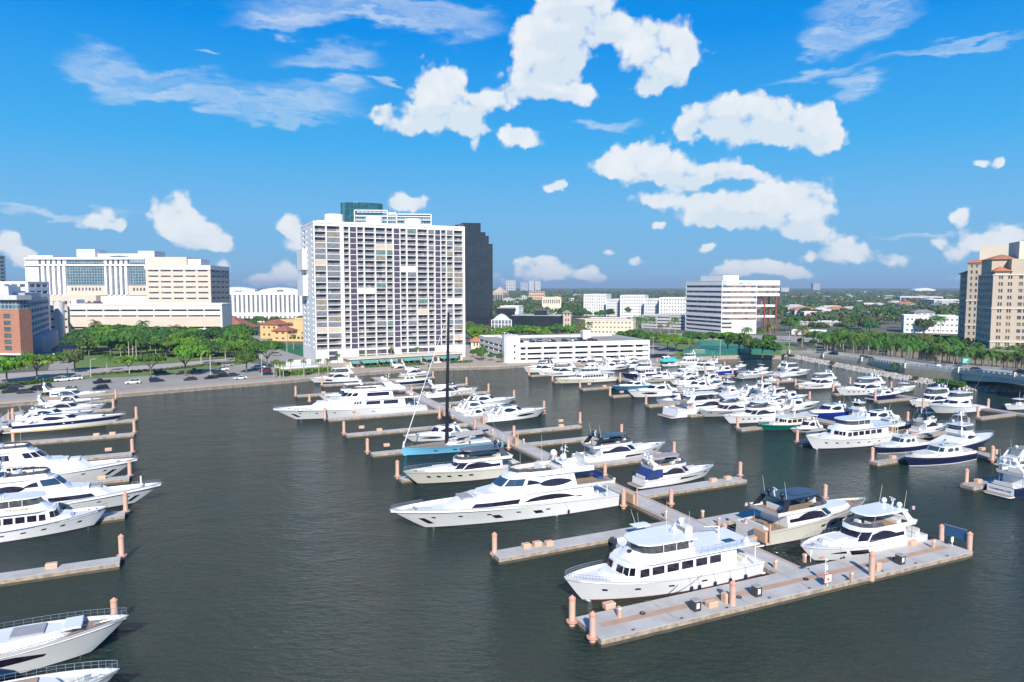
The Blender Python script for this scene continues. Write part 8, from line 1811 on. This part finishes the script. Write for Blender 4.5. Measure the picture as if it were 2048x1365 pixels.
# bridge deck with girder
r_ = empty('road_bridge', tuple(near[ia]), 0, 'road bridge with grey arched girder over dark water at the right edge', 'bridge')
o0 = near[ia]; m_ = [near[i] - o0 for i in range(ia, n)]; dm_ = [dirs[i] for i in range(ia, n)]; k = len(m_)
b = MB(); q = []
for zz in (-0.05, -0.9):
    for w in (-0.4, WID + 0.4): q += [(p.x + d.x * w, p.y + d.y * w, p.z + zz) for p, d in zip(m_, dm_)]
b.add(q, [(i, i + 1, 2 * k + i + 1, 2 * k + i) for i in range(k - 1)] + [(k + i, 3 * k + i, 3 * k + i + 1, k + i + 1) for i in range(k - 1)] + [(2 * k + i, 2 * k + i + 1, 3 * k + i + 1, 3 * k + i) for i in range(k - 1)])
b.build('deck_slab', m_cream, r_)
for w in (0.3, 5.5, 11, WID - 0.3):
    b = MB(); q = []; 
    for p, d in zip(m_, dm_): q.append((p.x + d.x * w, p.y + d.y * w, p.z - 0.9))
    ss = [0.0]
    for i in range(1, k): ss.append(ss[-1] + (m_[i] - m_[i - 1]).length)
    for (p, d), s_ in zip(zip(m_, dm_), ss): q.append((p.x + d.x * w, p.y + d.y * w, p.z - 0.9 - (2.6 - 1.3 * math.sin(min(s_ / 34, 1) * math.pi / 2))))
    q2 = [(x + dm_[0].x * 0.5, y + dm_[0].y * 0.5, z) for x, y, z in q]
    b.add(q + q2, [(i, k + i, k + i + 1, i + 1) for i in range(k - 1)] + [(2 * k + i, 2 * k + i + 1, 3 * k + i + 1, 3 * k + i) for i in range(k - 1)] + [(k + i, 3 * k + i, 3 * k + i + 1, k + i + 1) for i in range(k - 1)]); b.build('girder', m_gird, r_)
b = MB(); a = m_[0]; d = dm_[0]; t_ = (m_[1] - m_[0]).normalized(); b.add([(a.x + d.x * w + t_.x * s_, a.y + d.y * w + t_.y * s_, z) for z in (-o0.z - 0.5, a.z - 0.9) for w, s_ in ((-0.4, -1.2), (-0.4, 0.3), (WID, 0.3), (WID, -1.2))], [(0, 1, 5, 4), (1, 2, 6, 5), (2, 3, 7, 6), (3, 0, 4, 7), (4, 5, 6, 7)]); b.build('abutment', m_panel, r_)
# balustrade along the near edge: beam, openings, posts
r_ = empty('bridge_balustrade', tuple(near[0]), 0, 'long cream concrete balustrade with small openings along the bridge road', 'railing')
o0 = near[0]; b1 = MB(); b2 = MB(); b3 = MB(); b4 = MB()
for i in range(n - 1):
    a, c = near[i] - o0, near[i + 1] - o0; L_ = (c - a).length; kk = max(1, int(L_ / 2.4)); u = (c - a).normalized(); w = dirs[i] * 0.3
    def seg(bb, p, q, z0, z1, th=1.0):
        bb.add([(p.x, p.y, p.z + z0), (q.x, q.y, q.z + z0), (q.x, q.y, q.z + z1), (p.x, p.y, p.z + z1), (p.x + w.x * th, p.y + w.y * th, p.z + z0), (q.x + w.x * th, q.y + w.y * th, q.z + z0), (q.x + w.x * th, q.y + w.y * th, q.z + z1), (p.x + w.x * th, p.y + w.y * th, p.z + z1)], [(0, 1, 2, 3), (7, 6, 5, 4), (3, 2, 6, 7), (1, 5, 6, 2), (0, 3, 7, 4)])
    seg(b1, a, c, -0.75, 0.35); seg(b2, a, c, 0.85, 1.05, 0.95)
    for j in range(kk): p = a.lerp(c, j / kk); q = a.lerp(c, (j + 0.42) / kk); seg(b3, p, q, 0.352, 0.848, 0.9)
b1.build('base_beam', m_cream, r_); b2.build('top_rail', m_cream, r_); tag(b3.build('baluster', m_cream, r_), kind='stuff')
fr = MB()
for i in range(n - 1):
    a, c = farp[i] - o0, farp[i + 1] - o0; w = dirs[i] * 0.3
    fr.add([(a.x, a.y, a.z), (c.x, c.y, c.z), (c.x, c.y, c.z + 0.9), (a.x, a.y, a.z + 0.9), (a.x + w.x, a.y + w.y, a.z), (c.x + w.x, c.y + w.y, c.z), (c.x + w.x, c.y + w.y, c.z + 0.9), (a.x + w.x, a.y + w.y, a.z + 0.9)], [(0, 1, 2, 3), (3, 2, 6, 7), (4, 7, 6, 5)])
fr.build('far_parapet', m_cream, r_)
def along(px, lst=near):       # point on the near edge at a photo column
    best = None
    for i in range(len(lst) - 1):
        for j in range(40):
            p = lst[i].lerp(lst[i + 1], j / 40); x = CX + F * p.x / (p.y * math.cos(TH) + (H - p.z) * math.sin(TH))
            if best is None or abs(x - px) < best[0]: best = (abs(x - px), p, i)
    return best[1], best[2]
for i, px in enumerate((1578, 1647, 1725, 1811, 1918, 2030)):
    p, k = along(px); r_ = empty('street_lamp', (p.x, p.y, p.z), 0, '%s black bridge lamp on a cream post from the left along the bridge road' % ordn(i + 1), 'street lamp', 'lamps on the bridge balustrade')
    b = MB(); b.box(-0.4, 0.4, -0.35, 0.45, -0.7, 1.35); b.build('stone_post', m_cream, r_)
    b = MB(); b.lathe((0, 0, 1.35), [(0.22, 0), (0.14, 0.4), (0.09, 0.8), (0.07, 4.4)], 8); b.build('lamp_pole', m_bin, r_, True)
    b = MB(); b.lathe((0, 0, 5.7), [(0.1, 0), (0.26, 0.2), (0.3, 0.6), (0.05, 0.95)], 8); b.build('lantern', m_bin, r_, True)
# tan wall and garage door behind the palms, green road sign
b = Bld('garden_wall', 'long tan garden wall behind the palm trunks', (1775, 358), (2110, 290)); q = MB(); q.box(0, b.W, 0, 0.6, 0, 7.0); q.build('wall', w_beige, b.root)
x0, x1 = b.xa(1840), b.xa(1874); q = MB(); q.box(x0, x1, -0.15, 0, 0, 5.6); q.build('garage_door', w_dark, b.root)
p, k = along(1932, farp); r_ = empty('road_sign', (p.x, p.y, p.z), math.atan2(um.x, -um.y) * 0, 'turquoise green direction sign beyond the bridge road', 'sign')
b = MB(); b.tube((-0.7, 0, 0), (-0.7, 0, 3.4), 0.07, 0.07, 6); b.build('sign_post', chrome, r_); b = MB(); b.tube((0.7, 0, 0), (0.7, 0, 3.4), 0.07, 0.07, 6); b.build('sign_post', chrome, r_); b = MB(); b.box(-1.4, 1.4, -0.1, -0.02, 1.5, 3.6); b.build('sign_board', mat('sign_green', (0.02, 0.30, 0.26), 0.4), r_)
b = MB(); [b.box(-1.0, 0.9 - 0.3 * k, -0.12, -0.103, 3.0 - 0.55 * k, 3.2 - 0.55 * k) for k in range(3)]; b.build('sign_legend', m_white, r_)
# rocks (countless): one object
rg = np.random.default_rng(12)
ico = [(0, 0, 1), (0.9, 0, 0.3), (0.28, 0.85, 0.25), (-0.72, 0.53, 0.3), (-0.72, -0.53, 0.25), (0.28, -0.85, 0.3), (0.72, 0.53, -0.4), (-0.28, 0.85, -0.4), (-0.9, 0, -0.4), (-0.28, -0.85, -0.4), (0.72, -0.53, -0.4)]
ifc = [(0, 1, 2), (0, 2, 3), (0, 3, 4), (0, 4, 5), (0, 5, 1), (1, 6, 2), (2, 6, 7), (2, 7, 3), (3, 7, 8), (3, 8, 4), (4, 8, 9), (4, 9, 5), (5, 9, 10), (5, 10, 1), (1, 10, 6)]
V = []; Fc = []; toe = ROCKTOE + [toe_end]
for i in range(len(toe) - 1):
    a, c = toe[i], toe[i + 1]; L_ = (c - a).length; k = int(L_ * 16)
    for _ in range(min(k, 1400)):
        t = rg.uniform(); p = a.lerp(c, t); s_ = rg.uniform(); e_ = Vector((0.4, 1, 0)).normalized(); q = p + e_ * (s_ * 6.5 - 0.4); zt = max(-0.2, s_ * 1.5 - 0.1); r = rg.uniform(0.25, 0.62); rot = rg.uniform(0, 6.28); o = len(V); cr_, sr_ = math.cos(rot), math.sin(rot); sx, sy, sz = r * rg.uniform(0.8, 1.5), r * rg.uniform(0.7, 1.1), r * rg.uniform(0.6, 1.0)
        V += [(q.x + (x * sx * cr_ - y * sy * sr_), q.y + (x * sx * sr_ + y * sy * cr_), zt + z * sz) for x, y, z in ico]; Fc += [(f0 + o, f1 + o, f2 + o) for f0, f1, f2 in ifc]
tag(link('riprap_rocks', npmesh('riprap_rocks', np.array(V), np.array(Fc), m_rock)), 'pale riprap rocks banked along the water below the bridge road', kind='stuff')
b = MB(); tt = toe; q = [(p.x, p.y, -0.6) for p in tt] + [(p.x + 2.6, p.y + 6.6, G0 + 0.05) for p in tt]; k = len(tt); b.add(q, [(i, i + 1, k + i + 1, k + i) for i in range(k - 1)]); tag(b.build('rock_bank', mat('bank_earth', (0.30, 0.26, 0.21), 0.95, noise=0.3, nscale=0.8)), 'sloping earth bank under the riprap', kind='structure')
for i, (x, y, w, m, yt, l) in enumerate(((1900, 772, 62, lf_mid, 756, 'low bright green mangrove bush on the rocks at the bridge abutment'), (1925, 770, 40, lf_olive, 757, 'olive bush just right of the mangrove bush under the bridge'), (1790, 746, 20, lf_palm, 722, ''), (1582, 716, 20, lf_olive, 708, 'small green shrub at the left end of the rocks'), (1664, 730, 16, lf_olive, 722, 'small green shrub on the rocks below the second lamp'), (1832, 760, 16, lf_olive, 752, 'brownish shrub on the rocks right of the short palm'))):
    if l: tree(x, y, yt, w, 'bush', m, l, 'shrubs on the rocky bank', cat='shrub', name='shrub', z=0.8)
palm(1790, 747, 724, 'short palm growing on the rocks against the retaining wall', None, cw=1.2, z=1.0)
# green court
r_ = empty('court_fence', tuple(P(1366, 713, G0)), 0, 'green mesh fence around the teal court beside the marina', 'fence'); o0 = P(1366, 713, G0)
q = [P(1366, 713, G0), P(1430, 712, G0), P(1500, 708.5, G0), P(1556, 706, G0), P(1545, 691, G0), P(1400, 691, G0), P(1366, 713, G0)]
fm = bpy.data.materials.new('green_windscreen_mesh'); fm.use_nodes = True; _b = fm.node_tree.nodes['Principled BSDF']; _b.inputs['Base Color'].default_value = (0.02, 0.17, 0.13, 1); _b.inputs['Alpha'].default_value = 0.75; _b.inputs['Roughness'].default_value = 0.8
for i in range(len(q) - 1):
    a, c = q[i] - o0, q[i + 1] - o0; k = max(1, int((c - a).length / 6)); b = MB(); b.add([(a.x, a.y, 0), (c.x, c.y, 0), (c.x, c.y, 3.0), (a.x, a.y, 3.0)], [(0, 1, 2, 3)]); b.build('mesh_panel', fm, r_)
    for j in range(k): p = a.lerp(c, j / k); b = MB(); b.tube(p, p + Vector((0, 0, 3.3)), 0.07, 0.07, 5); b.build('fence_post', chrome, r_)
sheet('tennis_court', [(1372, 711), (1430, 710), (1500, 707), (1550, 704), (1540, 692), (1402, 692)], 0.03, mat('teal_court', (0.01, 0.14, 0.13), 0.8, noise=0.1, nscale=0.2), 'teal green hard court')
b = Bld('court_hut', 'tan flat hut standing on the teal court', (1392, 366), (1410, 366)); q = MB(); q.box(0, b.W, 0, 3, 0, 1.6); q.build('hut_wall', w_beige, b.root); b.roof([(-.3, -.3), (b.W + .3, -.3), (b.W + .3, 3.3), (-.3, 3.3)], 1.9, w_tan)
# ------------------------------------------------------------------ cars
tyre = mat('tyre_rubber', (0.02, 0.02, 0.02), 0.8); cglass = mat('car_glass', (0.02, 0.025, 0.03), 0.08, spec=0.8); hl = mat('headlamp_lens', (0.7, 0.7, 0.68), 0.1); tl = mat('tail_lamp_lens', (0.35, 0.01, 0.01), 0.2)
CC = {'white': (0.75, 0.75, 0.75), 'black': (0.012, 0.012, 0.014), 'dark grey': (0.05, 0.05, 0.055), 'silver': (0.38, 0.39, 0.40), 'dark blue': (0.015, 0.025, 0.08), 'dark red': (0.22, 0.015, 0.015), 'dark green': (0.012, 0.04, 0.02)}
PR = {}
def car_proto(kind, col):
    m = mat('car_paint_' + col.replace(' ', '_'), CC[col], 0.25, metal=0.0 if col == 'white' else 0.3, coat=0.6); nm = {'sedan': 'sedan', 'suv': 'sport_utility_car', 'pickup': 'pickup_truck', 'van': 'van'}[kind]
    r_ = empty(nm, (0, 0, 0)); L_, W_, hb, hr = {'sedan': (4.7, 1.8, 0.92, 1.42), 'suv': (4.8, 1.95, 1.08, 1.78), 'pickup': (5.7, 2.0, 1.10, 1.85), 'van': (5.6, 2.05, 1.2, 2.3)}[kind]; h = L_ / 2
    b = MB(); prof = [(-h, 0.35), (-h, hb * 0.85), (-h + 0.15, hb), (h * 0.35, hb), (h * 0.85, hb * 0.86), (h, hb * 0.66), (h, 0.35), (h - 0.3, 0.25), (-h + 0.3, 0.25)]
    if kind == 'pickup': prof = [(-h, 0.45), (-h, hb), (h * 0.35, hb), (h * 0.92, hb * 0.95), (h, hb * 0.75), (h, 0.45), (h - 0.3, 0.35), (-h + 0.3, 0.35)]
    b.side(prof, -W_ / 2, W_ / 2); body = b.build('car_body', m, r_)
    x0, x1, x2, x3 = {'sedan': (-h * 0.82, -h * 0.48, h * 0.12, h * 0.48), 'suv': (-h * 0.96, -h * 0.82, h * 0.12, h * 0.45), 'pickup': (-h * 0.12, -h * 0.05, h * 0.28, h * 0.5), 'van': (-h * 0.97, -h * 0.93, h * 0.45, h * 0.75)}[kind]
    y0, y1 = W_ / 2 - 0.05, W_ / 2 - 0.24; b = MB()
    b.add([(x0, -y0, hb), (x3, -y0, hb), (x3, y0, hb), (x0, y0, hb), (x1, -y1, hr - 0.05), (x2, -y1, hr - 0.05), (x2, y1, hr - 0.05), (x1, y1, hr - 0.05)], [(0, 1, 5, 4), (1, 2, 6, 5), (2, 3, 7, 6), (3, 0, 4, 7)]); b.build('car_windows', cglass, r_)
    b = MB(); b.add([(x1 - .02, -y1, hr - 0.05), (x2 + .02, -y1, hr - 0.05), (x2 + .02, y1, hr - 0.05), (x1 - .02, y1, hr - 0.05), (x1 + .1, -y1 + .08, hr), (x2 - .1, -y1 + .08, hr), (x2 - .1, y1 - .08, hr), (x1 + .1, y1 - .08, hr)], [(0, 1, 5, 4), (1, 2, 6, 5), (2, 3, 7, 6), (3, 0, 4, 7), (4, 5, 6, 7), (3, 2, 1, 0)])
    for xx, xt in ((x0, x1), (x3, x2), ((x0 + x3) / 2, (x1 + x2) / 2)):
        for sg in (-1, 1): b.tube((xx, sg * (y0 + 0.005), hb), (xt, sg * (y1 + 0.005), hr - 0.04), 0.045, 0.045, 4)
    b.build('car_roof', m, r_)
    if kind == 'pickup': b = MB(); b.box(-h + 0.1, -h * 0.14, -W_ / 2 + 0.12, W_ / 2 - 0.12, hb + 0.002, hb + 0.02); b.build('truck_bed', m_bin, r_)
    for sx in (-1, 1):
        for sg in (-1, 1):
            b = MB(); b.tube((sx * h * 0.62, sg * (W_ / 2 - 0.22), 0.35), (sx * h * 0.62, sg * (W_ / 2 + 0.01), 0.35), 0.35, 0.35, 12); b.build('wheel', tyre, r_)
    for sg in (-1, 1):
        b = MB(); b.box(h - 0.06, h + 0.012, sg * W_ * 0.36 - 0.2, sg * W_ * 0.36 + 0.2, hb * 0.60, hb * 0.74); b.build('headlight', hl, r_)
        b = MB(); b.box(-h - 0.012, -h + 0.05, sg * W_ * 0.40 - 0.14, sg * W_ * 0.40 + 0.14, hb * 0.66, hb * 0.84); b.build('tail_light', tl, r_)
    return r_
def car(p, rot, kind, col, label, group):
    k = (kind, col)
    if k not in PR: PR[k] = car_proto(kind, col); c = PR[k]
    else: c = copy_tree(PR[k])
    c.location = p; c.rotation_euler = (0, 0, rot); tag(c, label, {'sedan': 'car', 'suv': 'car', 'pickup': 'pickup truck', 'van': 'van'}[kind], group)
A_ = math.atan2(sd.y, sd.x)
LOT = [(203, 767, 'pickup', 'black'), (265, 768, 'suv', 'white'), (313, 764, 'suv', 'dark blue'), (380, 761, 'sedan', 'dark grey'), (200, 780, 'suv', 'black'), (70, 782, 'suv', 'black'), (88, 777, 'suv', 'dark grey'), (20, 786, 'suv', 'dark green'), (30, 776, 'sedan', 'dark grey'), (126, 763, 'pickup', 'white'), (150, 760, 'suv', 'white'),
       (421, 758, 'sedan', 'black'), (441, 755, 'suv', 'black'), (438, 748, 'suv', 'dark grey'), (467, 753, 'sedan', 'dark grey'), (480, 759, 'sedan', 'white'), (443, 742, 'pickup', 'white'), (455, 733, 'suv', 'silver'), (320, 747, 'suv', 'black'), (390, 745, 'pickup', 'dark grey'), (363, 749, 'sedan', 'dark grey'), (516, 738, 'pickup', 'white'), (530, 744, 'suv', 'dark red'), (537, 750, 'sedan', 'dark blue'), (5, 779, 'sedan', 'black'), (100, 791, 'sedan', 'black'), (50, 787, 'sedan', 'dark grey'), (554, 711, 'suv', 'silver'), (97, 712, 'van', 'white'), (525, 686, 'sedan', 'white')]
nc = {}
for x, y, k, c in sorted(LOT):
    nc[(k, c)] = nc.get((k, c), 0) + 1
for x, y, k, c in sorted(LOT):
    kk = ('i', k, c); nc[kk] = nc.get(kk, 0) + 1; nm = {'sedan': 'sedan', 'suv': 'sport utility car', 'pickup': 'pickup truck', 'van': 'van'}[k]
    lab = ('%s %s in the waterfront parking area' % (c, nm)) if nc[(k, c)] == 1 else '%s %s %s from the left in the waterfront parking area' % (ordn(nc[kk]), c, nm)
    car(P(x, y, G0 + 0.01), A_ + random.uniform(-.12, .12) + (math.pi if random.random() < 0.5 else 0), k, c, lab, 'cars by the waterfront parking lot')
GC = [(0.03, 'suv', 'black'), (0.07, 'sedan', 'silver'), (0.11, 'suv', 'dark blue'), (0.17, 'sedan', 'dark grey'), (0.22, 'suv', 'silver'), (0.27, 'pickup', 'black'), (0.30, 'suv', 'white'), (0.36, 'suv', 'dark grey'), (0.42, 'sedan', 'black'), (0.48, 'suv', 'white'), (0.54, 'suv', 'black'), (0.59, 'suv', 'dark red'), (0.63, 'sedan', 'dark red'), (0.15, 'suv', 'white'), (0.45, 'suv', 'silver'), (0.51, 'sedan', 'dark grey')]
for i, (t, k, c) in enumerate(sorted(GC)):
    yy = 5.0 if i % 2 == 0 else 16.0; q = GAR.A + GAR.u * (GAR.W * t) + Vector((-GAR.u.y, GAR.u.x, 0)) * yy; q.z = G0 + GARZ - 1.09
    car(q, GAR.th + math.pi / 2 * (1 if i % 3 else -1), k, c, '%s car from the left on the garage roof, %s' % (ordn(i + 1), c), 'cars on the garage roof')
for i, (px, w, k, c, dr) in enumerate(((1714, 4.5, 'suv', 'silver', 0), (1730, 3.0, 'sedan', 'dark grey', 0), (1822, 9.0, 'pickup', 'white', 0), (1934, 4.0, 'sedan', 'dark grey', 0), (1994, 8.5, 'suv', 'black', 1), (1606, 11.0, 'van', 'silver', 0), (1636, 9.0, 'suv', 'black', 1))):
    p, k_ = along(px); d = (near[k_ + 1] - near[k_]).normalized(); q = p + dirs[k_] * w; q.z = p.z + 0.01
    car(q, math.atan2(d.y, d.x) + math.pi * dr, k, c, '%s vehicle from the left driving on the bridge road, %s' % (ordn([1714, 1730, 1822, 1934, 1994, 1606, 1636].index(px) + 1 if False else sorted([1714, 1730, 1822, 1934, 1994, 1606, 1636]).index(px) + 1), c), 'vehicles on the bridge road')
for i, (x, y, c) in enumerate(((1306, 716, 'dark blue'), (1316, 715, 'black'), (1328, 715, 'dark grey'), (1336, 716, 'dark red'), (1344, 717, 'silver'))): car(P(x, y, G0 + 0.01), 0.3 + i * 0.1, 'suv', c, '%s car parked between the garage and the court' % c, 'cars between garage and court')
# street lamps, light poles
for i, (x, a, c) in enumerate(sorted(((182, 756, 720), (403, 728, 694), (259, 748, 700), (524, 752, 712), (421, 752, 712), (1440, 714, 680), (1306, 712, 676), (574, 706, 676), (1578, 700, 664)))):
    p = P(x, a, G0); h = Z(c, p.y) - G0; r_ = empty('street_lamp', tuple(p), 0.4 * i, '%s slim grey light pole from the left on shore' % ordn(i + 1), 'street lamp', 'light poles on shore')
    b = MB(); b.tube((0, 0, 0), (0, 0, h), 0.12, 0.07, 6); b.tube((0, 0, h), (1.4, 0, h + 0.3), 0.05, 0.04, 5); b.build('lamp_pole', w_lgrey, r_, True); b = MB(); b.box(1.2, 2.0, -0.15, 0.15, h + 0.22, h + 0.36); b.build('lamp_head', w_lgrey, r_)
# ------------------------------------------------------------------ people
skin = mat('skin', (0.45, 0.27, 0.18), 0.6); hair = mat('dark_hair', (0.03, 0.02, 0.015), 0.8)
def person(p, rot, shirt, legs, label):
    r_ = empty('person', tuple(p), rot, label, 'person', None)
    J = [(0, 0, 0.93, .13), (0, 0, 1.15, .12), (0, 0, 1.38, .15), (0, 0, 1.50, .06), (0.01, 0, 1.60, .085), (0.01, 0, 1.70, .09)]; E = [(0, 1), (1, 2), (2, 3), (3, 4), (4, 5)]
    for sg in (-1, 1):
        k = len(J); J += [(0, sg * .19, 1.40, .06), (-.03 * sg, sg * .24, 1.14, .045), (.10, sg * .24, .92, .035), (.14, sg * .24, .86, .03)]; E += [(2, k), (k, k + 1), (k + 1, k + 2), (k + 2, k + 3)]
        k = len(J); J += [(0, sg * .10, .86, .10), (.05 * sg, sg * .11, .48, .065), (.08 * sg, sg * .11, .09, .045), (.08 * sg + .15, sg * .12, .04, .04)]; E += [(0, k), (k, k + 1), (k + 1, k + 2), (k + 2, k + 3)]
    me = bpy.data.meshes.new('body'); me.from_pydata([j[:3] for j in J], E, []); o = bpy.data.objects.new('body', me); COL.objects.link(o)
    md = o.modifiers.new('skin', 'SKIN')
    for i, j in enumerate(J): me.skin_vertices[0].data[i].radius = (j[3], j[3])
    me.skin_vertices[0].data[0].use_root = True; o.modifiers.new('sub', 'SUBSURF').levels = 1
    m2 = bpy.data.meshes.new_from_object(o.evaluated_get(bpy.context.evaluated_depsgraph_get())); o.modifiers.clear(); o.data = m2; m2.materials.clear()
    for m_ in (skin, shirt, legs): m2.materials.append(m_)
    for f in m2.polygons: f.use_smooth = True; z = f.center.z; f.material_index = 1 if 0.98 < z < 1.47 and abs(f.center.y) < 0.25 else (2 if 0.08 < z <= 0.98 and abs(f.center.y) < 0.2 else 0)
    o.parent = r_; b = MB(); b.ball((0, 0, 1.735), 0.10, 0.75, 10); b.build('hair', hair, r_, True)
person(P(895, 836, DZ), 0.6, mat('blue_shirt', (0.05, 0.12, 0.35), 0.8), mat('white_shorts', (0.6, 0.6, 0.6), 0.8), 'person in a blue top walking on the central pier left of the black mast')
person(P(857, 737, G0 + .12), 2.0, mat('dark_shirt', (0.04, 0.04, 0.05), 0.8), mat('dark_trousers', (0.03, 0.03, 0.04), 0.8), 'person in dark clothes on the waterfront walkway by the restaurant')
# ------------------------------------------------------------------ haze
hz = MB(); hz.box(-13500, 13500, -300, 12800, -3.0, 125); ho = hz.build('haze', None)
ho.data.materials.clear(); hm_ = bpy.data.materials.new('haze_air'); hm_.use_nodes = True; t = hm_.node_tree; t.nodes.clear(); o_ = t.nodes.new('ShaderNodeOutputMaterial'); v_ = t.nodes.new('ShaderNodeVolumePrincipled')
v_.inputs['Color'].default_value = (0.72, 0.84, 1.0, 1); v_.inputs['Density'].default_value = 0.00012; v_.inputs['Anisotropy'].default_value = 0.2; t.links.new(v_.outputs[0], o_.inputs['Volume']); ho.data.materials.append(hm_)
tag(ho, 'thin blue haze over the far city', kind='stuff')
for o in bpy.data.objects:
    if o.name.startswith('mooring_pile') and o.parent is None and 'label' not in o:
        for ch in list(o.children): bpy.data.objects.remove(ch)
        bpy.data.objects.remove(o)
